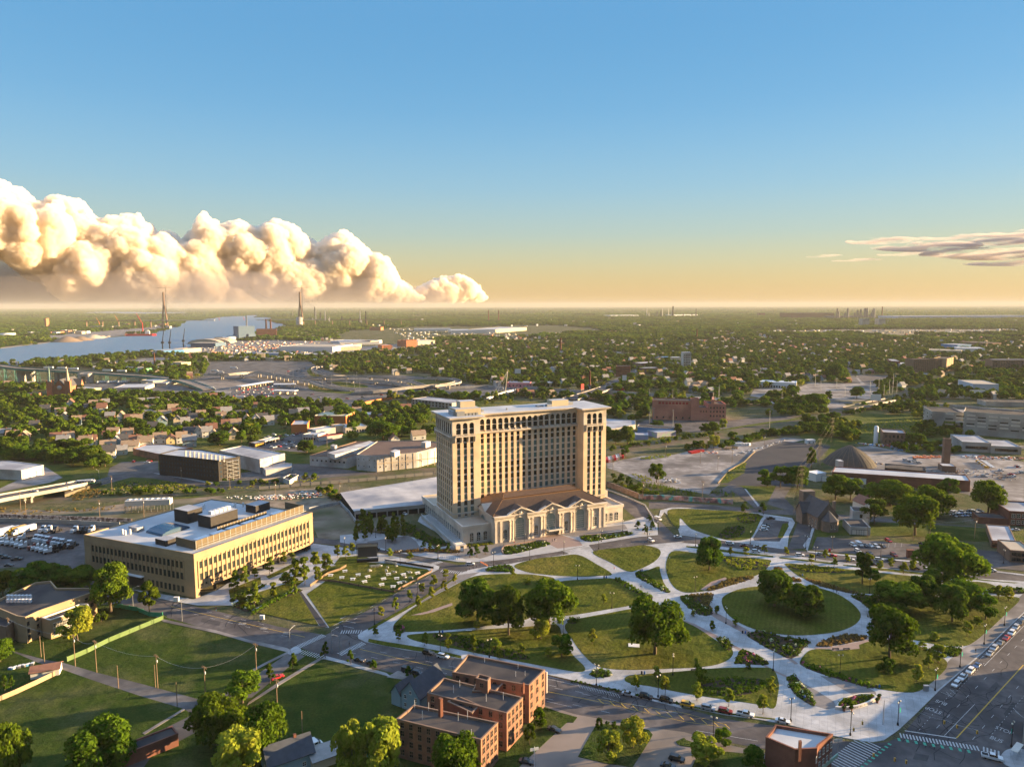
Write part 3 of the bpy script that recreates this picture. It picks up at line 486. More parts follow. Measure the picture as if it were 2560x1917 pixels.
def split_build(mb,x0,name,m,root):
 for side in(0,1):
  q=MB()
  for f,mi in zip(mb.f,mb.m):
   if(min(mb.v[i][0]for i in f)>x0)==bool(side):q.add([mb.v[i]for i in f],[tuple(range(len(f)))],mi)
  q.build(name,m,root)
class Wins:
 "collects the windows of one thing: the first 100 become parts, the rest one stuff part"
 def __init__(s,root,cap=100,name='window'):s.root=root;s.q=[];s.cap=cap;s.name=name
 def put(s,x,y,z,rz,w,h,mats,pr=0,**k):s.q.append((pr,x,y,z,rz,win_mesh(w,h,mats,**k)))
 def finish(s):
  s.q.sort(key=lambda t:t[0]);
  for pr,x,y,z,rz,me in s.q[:s.cap]:
   o=bpy.data.objects.new(s.name,me);COL.objects.link(o);o.parent=s.root;reg(o,s.root);o.location=(x,y,z);o.rotation_euler=(0,0,rz)
  rest=s.q[s.cap:]
  if rest:
   v=[];f=[];mi=[];ms=[]
   for pr,x,y,z,rz,me in rest:
    b=len(v);c,sn=math.cos(rz),math.sin(rz)
    for q in me.vertices:v.append((x+q.co.x*c-q.co.y*sn,y+q.co.x*sn+q.co.y*c,z+q.co.z))
    for m in me.materials:
     if m not in ms:ms.append(m)
    for p in me.polygons:f.append(tuple(b+i for i in p.vertices));mi.append(ms.index(me.materials[p.material_index]))
   m2=bpy.data.meshes.new(s.name);m2.from_pydata(v,[],f)
   for m in ms:m2.materials.append(m)
   m2.polygons.foreach_set('material_index',mi);m2.update()
   o=bpy.data.objects.new(s.name,m2);COL.objects.link(o);o.parent=s.root;reg(o,s.root);o['kind']='stuff'
def local(poly,org,rz):
 c,s=math.cos(-rz),math.sin(-rz);return[((x-org[0])*c-(y-org[1])*s,(x-org[0])*s+(y-org[1])*c)for x,y in poly]
def bld(name,label,cat,poly,h,wall,roof,wins=(),parapet=.7,group=None,wm=None,cap=100,trim=None,z0=0,wname='window',obj=None):
 """box building on a ground polygon; wins: (edge index, n, list of sill z, w, h, margin, kwargs)"""
 if area(poly)<0:poly=poly[::-1]
 a=poly[0];b=poly[1];rz=math.atan2(b[1]-a[1],b[0]-a[0]);L=local(poly,a,rz)
 r=thing(name,label,cat,(a[0],a[1],z0),rz,group)
 mb=MB();n=len(L);mb.add([(x,y,0)for x,y in L]+[(x,y,h-.02)for x,y in L],[(i,(i+1)%n,n+(i+1)%n,n+i)for i in range(n)],0)
 mb.build('wall',wall,r)
 mb=MB();
 if parapet:
  cx=sum(x for x,y in L)/n;cy=sum(y for x,y in L)/n
  I=[]
  for i in range(n):
   p0,p1,p2=Vector(L[i-1]),Vector(L[i]),Vector(L[(i+1)%n]);d1=(p1-p0).normalized();d2=(p2-p1).normalized();n1=Vector((-d1.y,d1.x));n2=Vector((-d2.y,d2.x));m=(n1+n2);k=.45/max(.3,(1+n1.dot(n2))/1)
   I.append(tuple(p1+m*k))
  mb.add([(x,y,h-parapet)for x,y in I],[tuple(range(n))],0);mb.build('roof',roof,r,tri=True)
  mb=MB();O=[(x+(x-a_)*.0,y)for(x,y),(a_,_)in zip(L,I)]
  O=[(x-(ix-x)*.12,y-(iy-y)*.12)for(x,y),(ix,iy)in zip(L,I)]
  mb.add([(x,y,h+.12)for x,y in O]+[(x,y,h+.12)for x,y in I]+[(x,y,h-parapet-.01)for x,y in I]+[(x,y,h-.25)for x,y in O],[(i,(i+1)%n,n+(i+1)%n,n+i)for i in range(n)]+[(n+i,n+(i+1)%n,2*n+(i+1)%n,2*n+i)for i in range(n)]+[(3*n+i,3*n+(i+1)%n,(i+1)%n,i)for i in range(n)]+[(3*n+i,i,(i+1)%n,3*n+(i+1)%n)[::-1]for i in range(0)],0)
  mb.build('parapet',trim or wall,r)
 else:
  mb.add([(x,y,h)for x,y in L],[tuple(range(n))],0);mb.build('roof',roof,r,tri=True)
 if wins:
  W=Wins(r,cap,wname)
  for e,cnt,zs,w_,hh,mg,*kw in wins:
   kw=kw[0]if kw else{};kw=dict(kw);ms=kw.pop('m',wm or(M_frame,M_glass));i0=kw.pop('a',0.0)
   p=Vector(L[e%n]);q=Vector(L[(e+1)%n]);d=(q-p);ln=d.length;d/=ln;rz2=math.atan2(d.y,d.x)
   for i in range(cnt):
    s_=mg+(ln-2*mg-i0)*(i/(cnt-1)if cnt>1 else.5);c=p+d*s_
    for z in zs:W.put(c.x,c.y,z,rz2,w_,hh,ms,z,**kw)
  W.finish()
 r['_L']=0;del r['_L']
 return r,L,rz
def roofbox(root,x0,y0,x1,y1,z0,z1,name,m,top=None):
 mb=MB();mb.box(x0,y0,z0,x1,y1,z1,0,top=1 if top else None);return mb.build(name,[m,top]if top else m,root)
# ================================================================ STATION
ST=thing('train_station','monumental train station, tan office tower rising behind a low arched limestone hall','train station',(-27.1,390.4,0),R(24.5))
mb=MB()
mb.box(-1.0,0,0,106,18.0,10.2,0,top=1);mb.box(-1.0,49.2,0,22,76,9.2,0,top=1);mb.box(-1.0,18.2,0,-.05,49.0,10.2,0,top=1);mb.box(104.7,18.2,0,106,40,10.2,0,top=1);mb.box(104.7,40.05,0,120,60,8.5,0,top=1)
mb.build('podium',[M_lime,M_rooftan],ST)
mb=MB()
for a in[(-1.5,-.5,15.4,.4),(-1.5,.4,-.6,49),(90.6,-.5,106.5,.4),(105.6,.4,106.5,40),(-1.5,49.2,-.6,76.4),(-.6,75.6,22,76.4)]:
 z=10.2 if a[3]<60 else 9.2
 mb.box(a[0],a[1],z-.9,a[2],a[3],z+.75,0)
for a in[(-1.3,-.3,15.6,0),(90.4,-.3,106.3,0),(-1.3,0,-1.0,76.2)]:mb.box(a[0],a[1],0,a[2],a[3],1.1,0)
split_build(mb,50,'parapet_trim',M_lime,ST)
W=Wins(ST,100);PW_=(M_framew,M_glass)
for x in(4.3,8.5,12.6,93.6,97.4,101.4):W.put(x,-.02,1.3,0,2.3,5.2,PW_,0,arch=True,mull=2,rows=4)
for i in range(18):W.put(-1.02,5+i*3.85,1.3,-R(90),2.0,5.0,PW_,1,arch=True,mull=2,rows=4)
mb=MB();H0=68.9
mb.box(.4,18.95,9,16.9,48,H0,1);mb.box(17.0,27.42,9,88.4,48,H0,1);mb.box(88.5,18.95,9,104.2,48,H0,1)
ROWS=[14.7,18.6,22.4,26.3,30.1,34.0,37.8,41.7,45.5,49.4,53.2,56.8]
TEAL={22.4,26.3,41.7,45.5,49.4,14.7}
def front_wall(xa,xb,wx,y,arc=True,ww=2.05):
 edges=[xa]+[v for x in wx for v in(x-ww/2-.05,x+ww/2+.05)]+[xb]
 for i in range(0,len(edges),2):mb.box(edges[i],y,9,edges[i+1],y+.75,59.6,0)
 aw=2.9;edges=[xa]+[v for x in wx for v in(x-aw/2,x+aw/2)]+[xb]
 for i in range(0,len(edges),2):mb.box(edges[i],y-.05,59.6,edges[i+1],y+.75,68.0,2)
 for x in wx:
  r=aw/2;n=8
  for i in range(n):
   a0,a1=math.pi*i/n,math.pi*(i+1)/n
   p=[(x+r*math.cos(a0),65.2+r*math.sin(a0)),(x+r*math.cos(a1),65.2+r*math.sin(a1)),(x+r*math.cos(a1),68.0),(x+r*math.cos(a0),68.0)]
   mb.add([(u,y-.05,z)for u,z in p]+[(u,y+.75,z)for u,z in p],[(3,2,1,0),(0,1,5,4)],2)
 mb.box(xa,y-.1,68.0,xb,y+.75,H0,2)
WL=[3.8,8.0,12.1];WR=[91.9,96.0,100.1];WC=[22.2+i*3.99 for i in range(17)]
front_wall(0,17.4,WL,18.5);front_wall(17.45,87.9,WC,27.0);front_wall(87.95,104.6,WR,18.5)
mb.box(16.95,19.3,9,17.4,26.95,H0,0);mb.box(87.95,19.3,9,88.45,26.95,H0,0)
YL=[21.6+i*3.55 for i in range(8)]
def side_wall(x,s):
 edges=[18.55]+[v for q in YL for v in(q-1.0,q+1.0)]+[48.5]
 for i in range(0,len(edges),2):mb.box(min(x,x+s*.62),edges[i],9,max(x,x+s*.62),edges[i+1],59.6,0)
 edges=[18.55]+[v for q in YL for v in(q-1.2,q+1.2)]+[48.5]
 for i in range(0,len(edges),2):mb.box(min(x-s*.05,x+s*.62),edges[i],59.6,max(x-s*.05,x+s*.62),edges[i+1],66.9,2)
 mb.box(min(x-s*.1,x+s*.62),18.55,66.9,max(x-s*.1,x+s*.62),48.5,H0,2)
side_wall(0,1);side_wall(104.6,-1);mb.box(0.05,48.05,9,104.5,48.5,H0,0)
mb.build('tower_wall',[M_tan,M_stonew,M_lime],ST)
def zr(z,tealable=True):return(M_frame,M_glassg)if z in TEAL else(M_frame,M_glass)
for z in ROWS:
 for x in WL+WR:W.put(x,18.95,z-1.25,0,2.05,2.5,zr(z),2+(x>50),depth=.1)
 for x in WC:W.put(x,27.42,z-1.25,0,2.05,2.5,zr(z),9,depth=.1)
 for y in YL:W.put(.4,y,z-1.25,-R(90),1.95,2.5,zr(z),8,depth=.1)
for x in WL+WR:
 W.put(x,18.95,60.0,0,2.5,2.7,(M_frame,M_glass),2,depth=.1);W.put(x,18.95,63.5,0,2.5,3.0,(M_frame,M_glass),2,arch=True,depth=.1)
for x in WC:
 W.put(x,27.42,60.0,0,2.5,2.7,(M_frame,M_glass),8.5,depth=.1);W.put(x,27.42,63.5,0,2.5,3.0,(M_frame,M_glass),8.5,arch=True,depth=.1)
for y in YL:W.put(.4,y,60.0,-R(90),2.1,6.3,(M_frame,M_glass),8,arch=True,rows=3,depth=.1)
for x in WL+WR:W.put(x,18.45,10.8,0,1.6,2.4,(M_framew,M_glass),3)
def ledge(name,segs,z,h,out):
 q=MB()
 for(xa,ya,xb,yb)in segs:q.box(xa,ya,z,xb,yb,z+h,0)
 return q
lb=MB()
for xa,xb,y,xs in((1.6,14.4,18.5,WL),(89.6,102.4,18.5,WR)):
 lb.box(xa,y-1.3,58.5,xb,y+.1,59.2,0)
 for i in range(13):x=xa+.2+(xb-xa-.5)*i/12;lb.box(x,y-1.25,59.2,x+.18,y-1.05,60.0,0)
 lb.box(xa,y-1.3,60.0,xb,y-1.0,60.2,0)
 for x in[xs[0]-2.1]+[q+2.05 for q in xs]:lb.box(x-.35,y-1.1,56.4,x+.35,y,58.5,0);lb.box(x-.28,y-.7,55.2,x+.28,y,56.4,0)
lb.box(17.4,25.9,58.3,88,27.1,59.1,0);lb.box(17.4,26.5,57.7,88,27.1,58.3,0)
for i in range(17):
 x=WC[i]-2.0;lb.box(x-.3,26.0,59.1,x+.3,27.0,60.1,0)
lb.box(-1.2,18.5,58.3,.1,48.4,59.1,0)
for y in[YL[0]-1.8]+[q+1.8 for q in YL]:lb.box(-1.0,y-.3,56.3,0,y+.3,58.3,0);lb.box(-1.1,y-.3,59.1,-.3,y+.3,60.2,0)
lb.box(17.4,26.8,11.5,88,27.1,12.2,0);lb.box(-.3,18.2,12.4,17.6,18.6,13.1,0);lb.box(87.8,18.2,12.4,104.9,18.6,13.1,0);lb.box(-.3,18.3,12.4,.05,48.5,13.1,0)
split_build(lb,87.75,'ledge_trim',M_lime,ST)
def corn_poly(o):return[(-o,18.5-o),(17.4+o,18.5-o),(17.4+o,27-o),(87.9-o,27-o),(87.9-o,18.5-o),(104.6+o,18.5-o),(104.6+o,48.5+o),(-o,48.5+o)]
cb=MB();cb.prism(corn_poly(.6),68.6,69.3,0,bottom=True);cb.prism(corn_poly(2.2),69.3,69.75,0,bottom=True);cb.prism(corn_poly(2.45),69.75,70.2,0)
P_=corn_poly(1.0)
for i in range(8):
 a=Vector(P_[i]);b=Vector(P_[(i+1)%8]);d=b-a;L_=d.length;d/=L_;nn=Vector((d.y,-d.x));k=int(L_/1.0)
 for j in range(k):
  c=a+d*(j+.5)*L_/k+nn*.3;cb.box(c.x-.2 if abs(d.x)>.5 else c.x-.6,c.y-.6 if abs(d.x)>.5 else c.y-.2,68.95,c.x+.2 if abs(d.x)>.5 else c.x+.6,c.y+.6 if abs(d.x)>.5 else c.y+.2,69.28,0)
cb.build('cornice',M_lime,ST,tri=True)
rb=MB();rb.prism(corn_poly(2.3),70.2,70.26,0);rb.build('tower_roof',M_roofwhite,ST,tri=True)
q=MB();q.box(4,23.5,70.26,20,36,74.2,0,top=1);q.box(9,29,74.2,18.5,36,77.8,0,top=1);q.box(2.8,24.5,70.26,3.9,33,73.0,1);q.box(4.0,21.5,70.26,9,23.3,72.8,2)
for i in range(4):q.box(10+i*2.2,22.4,70.26,11.4+i*2.2,23.3,71.6,2)
q.build('rooftop_plant_house',[M_cream,M_roofwhite,M_metal],ST)
roofbox(ST,74,35,86,42,70.26,73.9,'rooftop_plant_house',M_cream,M_roofwhite)
for a in((70,34,73.6,37,71.8),(64,36,68.5,39,71.2),(86.2,36,90,41,72.2),(24,32,25.4,33.5,71.6),(41,33,41.8,34,71.4)):roofbox(ST,*a[:4],70.26,a[4],'roof_unit',M_metal)
hb=MB()
BL=[(16,28.2),(36.8,48.6),(56.8,68.3),(76.8,90)];AR=[(28.2,36.8),(48.6,56.8),(68.3,76.8)]
for xa,xb in BL:hb.box(xa,-5,0,xb,18.0,14,0);hb.box(xa-.05,-5.35,0,xb+.05,-5,1.2,0)
for xa,xb in AR:hb.box(xa,-4.2,0,xb,18,14.0,0)
hb.box(16,18.05,0,90,26.9,14,0)
for xa,xb in BL:
 hb.box(xa+.2,-5.25,9.0,xb-.2,-5,9.3,0)
hb.build('hall_wall',M_lime,ST)
eb=MB()
for xa,xb in BL:eb.box(xa-.1,-6.0,12.7,xb+.1,-4.9,13.9,0);eb.box(xa-.4,-6.6,14.6,xb+.4,-4.4,15.3,0);eb.box(xa-.6,-6.9,15.3,xb+.6,-4.4,15.75,0);eb.box(xa-.1,-5.9,13.9,xb+.1,-4.9,14.6,0)
for xa,xb in BL:
 k=int((xb-xa)/.7)
 for i in range(k):x=xa+(i+.3)*(xb-xa)/k;eb.box(x,-6.35,14.25,x+.32,-5.9,14.6,0)
for xa,xb in AR:eb.box(xa,-5.2,14.0,xb,-4.1,15.0,0);eb.box(xa,-5.6,15.0,xb,-4.1,15.7,0)
eb.box(15.0,-4.4,14.6,16,27,15.7,0);eb.box(90,-4.4,14.6,91,18,15.7,0)
eb.build('entablature',M_lime,ST)
col=MB();col.box(-.75,-.75,0,.75,.75,1.0,0);col.lathe([(.62,1.0),(.6,1.3),(.52,1.5),(.5,6),(.44,11.5),(.55,11.7),(.75,12.3),(.75,12.5)],12);col.box(-.72,-.72,12.3,.72,.72,12.7,0)
c0=None
for x in(25.5,27.4,37.7,39.9,45.6,47.6,57.7,59.8,65.5,67.4,77.6,79.8):
 if c0 is None:c0=col.build('column',M_lime,ST);o=c0
 else:o=c0.copy();COL.objects.link(o);reg(o,ST)
 o.location=(x,-5.75,0)
pl=MB();pl.box(-.75,-.45,0,.75,.45,1.0,0);pl.box(-.6,-.3,1,.6,.4,11.6,0);pl.box(-.75,-.5,11.6,.75,.4,12.7,0);p0=None
for x in(17.0,20.2,85.8,89.1):
 if p0 is None:p0=pl.build('pilaster',M_lime,ST);o=p0
 else:o=p0.copy();COL.objects.link(o);reg(o,ST)
 o.location=(x,-5.4,0)
for c in(32.5,52.6,72.6):
 W.put(c,-4.2,1.4,0,5.9,12.0,(M_framew,M_glassg),-5,arch=True,mull=7,rows=7,depth=.35)
for c in(22.9,42.6,62.6,82.7):W.put(c,-5.02,1.4,0,2.5,6.0,(M_framew,M_glass),-4,arch=True,mull=3,rows=4,depth=.3)
W.put(15.95,11,4.5,-R(90),7,8.2,(M_framew,M_glassg),-4,arch=True,mull=5,rows=4,depth=.3)
W.finish()
fb=MB()
for c in(32.5,52.6,72.6):
 a=8.3;z0,z1=15.6,19.4
 fb.add([(c-a,-5.0,z0),(c+a,-5.0,z0),(c,-5.0,z1)],[(0,1,2)],0)
 for s in(-1,1):
  n_=[(c,-6.6,z1+.5),(c+s*(a+1),-6.6,z0+.05),(c+s*(a+1),-6.6,z0-.5),(c,-6.6,z1-.25)];b_=[(x,-4.6,z)for x,y,z in n_]
  fb.add(n_+b_,[(0,1,2,3)if s<0 else(3,2,1,0),(0,4,5,1)if s<0 else(1,5,4,0),(3,2,6,7)if s<0 else(7,6,2,3),(1,5,6,2)],0)
 fb.lathe([(.9,0),(.9,.5),(.3,.8)],10,0,(c,-5.6,z0+.6));fb.box(c-.9,-5.7,z0-2.0,c+.9,-4.1,z0+1.5,0)
 for s in(-1,1):fb.box(c+s*3.2-1.0,-5.5,z0-.1,c+s*3.2+1.0,-5,z0+.9,0)
fb.build('pediment',M_lime,ST)
rb=MB()
E0,E1,E2,E3=(15.3,-5.4,15.9),(90.7,-5.4,15.9),(90.7,26.9,15.9),(15.3,26.9,15.9);B0,B1=(26,5.6,21.7),(79,5.6,21.7);R0,R1=(30,12,23.9),(75,12,23.9);K0,K1=(28,26.9,20),(77,26.9,20)
rb.add([E0,E1,E2,E3,B0,B1,R0,R1,K0,K1],[(0,1,5,4),(4,5,7,6),(6,7,9,8),(0,4,6,8,3),(1,2,9,7,5),(3,8,9,2)],0)
for i in range(75):
 t=(i+.5)/75;x0=15.3+75.4*t;x1=26+53*t;rb.add([(x0-.12,-5.3,16.05),(x0+.12,-5.3,16.05),(x1+.1,5.5,21.82),(x1-.1,5.5,21.82)],[(0,1,2,3)],1)
rb.box(26,5.45,21.6,79,5.75,22.1,2)
for i in range(54):x=26.2+i*.98;rb.box(x,5.6,21.9,x+.22,6.9,22.55,2)
rb.tube(E0,B0,.22,.22,4,2);rb.tube(B0,R0,.2,.2,4,2);rb.tube(R0,R1,.25,.25,4,2);rb.tube(R1,B1,.2,.2,4,2);rb.tube(B1,E1,.22,.22,4,2)
for c in(32.5,52.6,72.6):
 a=8.6;rb.add([(c-a,-6.5,15.9),(c,-6.5,19.95),(c+a,-6.5,15.9),(c,2.2,19.95),(c-a,-5.4,15.95),(c+a,-5.4,15.95)],[(0,1,3,4),(2,5,3,1)],3)
rb.build('hall_roof',[M_tile,mat('tile_seam',(.045,.032,.027),.6),M_tile2,mat('slate_dark',(.09,.075,.07),.7)],ST)  # gable slopes: tone of their shade put into the colour
rb=MB();rb.add([(15.2,6.0,15.9),(15.2,16,15.9),(15.2,11,19),(24,11,19.0)],[(1,0,2)],0);rb.add([(14.8,5.6,15.8),(14.8,11,19.4),(25,11,19.4),(14.8,16.4,15.8),(20,5.6,15.8),(20,16.4,15.8)],[(0,4,2,1),(1,2,5,3)],1);rb.build('side_gable',[M_lime,M_lime],ST)
cb=MB();cb.box(48.8,-9.6,4.1,58.8,-5.1,4.45,0);cb.box(48.6,-9.8,3.8,59.0,-9.5,4.7,1);cb.box(48.6,-9.6,3.8,48.8,-5.1,4.7,1);cb.box(58.8,-9.6,3.8,59,-5.1,4.7,1)
for x in(49.5,53.8,58.2):cb.tube((x,-9.4,4.5),(x,-5.0,8.0),.06,n=4,mi=1)
cb.build('entrance_canopy',[M_glassb,M_stonew],ST)
tb=MB();tb.box(-7.5,-6,0,-1.05,58,2.2,0,top=1)
for i in range(33):tb.box(-7.4,-5.8+i*2,2.2,-7.25,-5.65+i*2,3.2,2)
tb.box(-7.42,-5.8,3.15,-7.24,58,3.25,2)
for i in range(30):tb.box(-6.6,-4+i*2,2.2,-2.4,-3.8+i*2,2.75,2)
tb.build('side_terrace',[M_lime,M_conc,M_metalw],ST)
# ================================================================ NEAR AND MIDDLE BUILDINGS
def merge(root,r2):
 bpy.context.view_layer.update()
 M=root.matrix_world.inverted()@r2.matrix_world
 for ch in KIDS.pop(r2.name,[]):
  mb_=ch.matrix_basis.copy();ch.parent=root;ch.matrix_basis=M@mb_;reg(ch,root)
 bpy.data.objects.remove(r2)
def rise(poly,nm,root,m,z0,z1,top=None):
 L=local(poly,(root.location.x,root.location.y),root.rotation_euler.z);mb=MB();mb.prism(L,z0,z1,0,top=1 if top else None);return mb.build(nm,[m,top]if top else m,root,tri=True)
fo=Vector((-147.2,317.3));ex=Vector((math.cos(R(61.2)),math.sin(R(61.2))));ey=Vector((-ex.y,ex.x))
def FO(x,y):x-=.104*y;p=fo+ex*x+ey*y;return(p.x,p.y)
FD=thing('office_building','three storey ochre brick office building with a bronze roof screen and white roof','office building',(fo.x,fo.y,0),R(61.2))
def lf(x,y):return(x-.104*y,y)
mb=MB();pol=[lf(0,0),lf(75.5,0),lf(75.5,73.5),lf(0,73.5)]
mb.prism(pol,3.3,20.5,0,bottom=True);mb.prism([lf(0,0),lf(2.4,0),lf(2.4,73),lf(0,73)],0,3.3,0);mb.prism([lf(2.4,11),lf(70,11),lf(70,73),lf(2.4,73)],0,3.3,1);mb.prism([lf(73,2),lf(75.5,2),lf(75.5,70),lf(73,70)],0,3.3,2)
for i in range(7):mb.box(11+i*10,.8,0,11.9+i*10,1.9,3.3,2)
for i in range(28):x=2.05+i*2.615;mb.box(x-.38,-.35,4.2,x+.38,0,17.4,0)
ew=Vector(lf(0,73.5)).normalized();nw=Vector((-ew.y,ew.x))
def lw(s,d=0):p=ew*s+nw*d;return(p.x,p.y)
for i in range(24):s=6.6+i*2.71;mb.prism([lw(s-.38,0),lw(s-.38,.3),lw(s+.38,.3),lw(s+.38,0)],8.0,17.2,0)
mb.prism([lf(-.15,-.2),lf(75.7,-.2),lf(75.7,0),lf(-.15,0)],18.0,18.35,0,bottom=True);mb.prism([lw(-.1,0),lw(-.1,.2),lw(73,.2),lw(73,0)],18.0,18.35,0,bottom=True)
mb.build('wall',[M_ochre,M_shadow,M_black],FD,tri=True)
mb=MB();mb.add([(*lf(.6,.6),20.7),(*lf(75,.6),20.7),(*lf(75,73),20.7),(*lf(.6,73),20.7)],[(0,1,2,3)]);mb.build('roof',M_roofwhite,FD)
mb=MB()
for a,b_ in(((0,0),(75.5,0)),((75.5,0),(75.5,73.5)),((75.5,73.5),(0,73.5)),((0,73.5),(0,0))):
 p=Vector(lf(*a));q=Vector(lf(*b_));d=(q-p).normalized();nn=Vector((-d.y,d.x));
 mb.prism([tuple(p-d*.02),tuple(q-d*.5),tuple(q-d*.5+nn*.5),tuple(p-d*.02+nn*.5)],20.45,21.25,0)
mb.build('parapet',M_ochre,FD)
W=Wins(FD,98)
for i in range(27):
 x=3.36+i*2.615
 for z in(13.6,7.9):W.put(x,0,z,0,1.5,3.0,(M_frame,M_glassd),0,rows=4)
 if i%1==0:W.put(x,0,5.1,0,.85,.8,(M_frame,M_glass),5,mull=1,rows=1)
ang=math.atan2(ew.y,ew.x)
for i in range(23):
 s=7.95+i*2.71;c=lw(s,0)
 for z in(13.6,8.2):W.put(c[0],c[1],z,ang+math.pi,1.5,2.9,(M_frame,M_glassd),1,rows=3)
for i in range(9):c=lw(7.95+i*2.74,0);W.put(c[0],c[1],1.9,ang+math.pi,1.4,2.8,(M_frame,M_glassd),2,rows=3)
W.finish()
mb=MB();p0,p1=lw(33.3,.25),lw(43,.25);q0,q1=lw(33.3,.0),lw(43,.0);mb.prism([p0,p1,q1,q0],0,5.4,0);mb.prism([lw(32.8,1.8),lw(43.5,1.8),lw(43.5,0),lw(32.8,0)],5.4,5.8,1,bottom=True);mb.build('entrance_portal',[M_black,M_metalw],FD)
mb=MB();ys=5.0;mb.box(5,ys,21.0,74,ys+.4,25.2,0)
for i in range(22):mb.box(5+i*3.27,ys-.12,20.9,5.2+i*3.27,ys,25.25,1)
mb.box(5,ys-1.6,21.9,74,ys-1.4,22.1,1);mb.box(5,ys-1.5,23.0,74,ys-1.42,23.1,1)
mb.box(4.8,ys+.41,20.9,5.2,19,25.0,0);mb.box(73.6,ys+.41,20.9,74,19,25.0,0);mb.box(28,18.6,20.9,60,19,23.4,0)
for i in range(16):mb.box(28+i*2,18.4,20.9,28.2+i*2,18.58,23.6,1)
mb.build('roof_screen',[M_louvre,M_metal],FD)
for nm,a,mm in(('stair_house',(30,44,39,55,27.5),M_black),('lift_house',(30,26,47,36,27.0),M_black),('plant_house',(60,27,70,35,25.0),M_black),('low_plant_house',(1.5,22,7,30,23.5),M_black),('roof_unit',(8,54,12,61,23),M_metal)):
 mb=MB();x0,y0,x1,y1,z=a;mb.box(x0,y0,20.7,x1,y1,z,0,top=1)
 if nm=='lift_house':
  for i in range(5):mb.box(x0+3+i*2.6,y0+3,z,x0+4.8+i*2.6,y0+5.5,z+1.6,2)
 mb.build(nm,[mm,M_roofgrey,M_metalw],FD)
mb=MB()
n_=8
for i in range(n_):
 a0,a1=math.pi*i/n_,math.pi*(i+1)/n_;f=lambda a:(26-8*math.cos(a)+0,20.9+2.2*math.sin(a))
 (u0,z0_),(u1,z1_)=f(a0),f(a1);mb.add([(u0-8,37,z0_),(u1-8,37,z1_),(u1-8,50,z1_),(u0-8,50,z0_)],[(0,1,2,3)],0)
mb.add([(26-8*math.cos(math.pi*i/n_)-8,37,20.9+2.2*math.sin(math.pi*i/n_))for i in range(n_+1)],[tuple(range(n_+1))[::-1]],0);mb.build('skylight',M_glassb,FD)
mb=MB()
for i in range(6):mb.box(10+i*9.5,8,20.9,17.5+i*9.5,14,23.2,0);mb.tube((18+i*9.5,11,21.8),(19.5+i*9.5,11,21.8),.7,n=8)
mb.build('air_handling_units',M_metalw,FD)['kind']='stuff'
mb=MB()
for i,(x,y)in enumerate([(3,56),(3.2,58.5),(5,55),(60,45),(63,47),(66,44),(52,60),(54,62)]):mb.tube((x,y,20.7),(x,y,23.2),.5,n=8)
mb.build('roof_vents',M_metalw,FD)['kind']='stuff'
def roofP(s,h):return P(s,h)
AP,_,_=bld('apartment_block','old red brick apartment block of three parallel wings by the street','apartment block',roofP('E 1216,1112 1318,1012 822,914 722,1028',13.2),13.2,M_red,M_roofdark,[(0,3,[1.6,4.8,8.0,10.7],1.2,1.9,1.6),(2,9,[10.4],1.2,1.8,2.0),(3,8,[1.5,4.6,7.7,10.5],1.2,1.9,2),(1,2,[1.6,4.7,7.8,10.5],1.2,1.9,2)],.6,wm=(M_brownb,M_glass),trim=M_brownb,cap=30)
def apw(s,h,wins,cap=22,**k):
 r2,_,_=bld('wing','x','x',roofP(s,h),h,k.get('w',M_red),k.get('rf',M_roofdark),wins,.6,wm=(M_brownb,M_glass),trim=M_brownb,cap=cap);merge(AP,r2)
apw('E 1072,1292 1176,1190 668,1064 560,1160',12.4,[(0,4,[1.2,4.2,7.2,9.9],1.2,1.9,1.5),(3,8,[1.2,4.2,7.2,9.9],1.2,1.9,2),(2,3,[9.9],1.2,1.8,2)],30)
apw('E 906,1462 1016,1350 475,1237 362,1328',12.2,[(0,4,[1.2,4.2,7.2,9.8],1.2,1.9,1.5),(3,9,[1.2,4.2,7.2,9.8],1.2,1.9,2),(1,6,[9.8],1.2,1.8,2)],30)
apw('E 850,1150 1000,1150 1060,1090 900,1050',12.3,[],w=M_redd);apw('E 690,1215 850,1290 900,1240 760,1180',11.9,[],w=M_redd)
apw('E 872,1066 950,1086 968,1058 893,1038',16.2,[(3,1,[13.4],1.2,1.9,1.5),(0,1,[13.6],1.2,1.5,1.5)])
def apchim(s,h,m=M_redd):
 L=local(P(s,h),(AP.location.x,AP.location.y),AP.rotation_euler.z);q=MB();q.prism(L,11,h,0);q.build('chimney',m,AP)
apchim('E 630,1192 650,1188 662,1196 645,1202',17.5);apchim('E 1172,1096 1182,1092 1188,1097 1178,1101',14.5)
q=MB();L=local(P('E 930,965 1145,1005 1190,1050 1130,1055 1050,1190 940,1200 770,1110 730,1145 570,1255 530,1310 760,1320 845,1430 480,1240 820,1310',12.6),(AP.location.x,AP.location.y),AP.rotation_euler.z)
for x,y in L:q.tube((x,y,11.4),(x,y,14.3),.09,n=5)
q.build('vent_pipes',M_metalw,AP)['kind']='stuff'
q=MB();L=local([g('E',1316,1130,6)],(AP.location.x,AP.location.y),AP.rotation_euler.z)[0];q.box(L[0]-.2,L[1]-.9,4.5,L[0]+.2,L[1]+.9,12,0);q.build('blade_sign',M_stonew,AP)
CB,_,_=bld('corner_building','dark red brick corner building with a bright white flat roof and chimney','building',roofP('R 490,1216 611,1120 130,1042 105,1078 47,1146 295,1250 480,1240',11),11,M_redd,M_roofwhite,[(0,4,[3.9,7.2],1.0,1.8,.9),(6,2,[7.4],1.0,1.6,2.5)],.8,wm=(M_stonew,M_glass),trim=M_redd,cap=20)
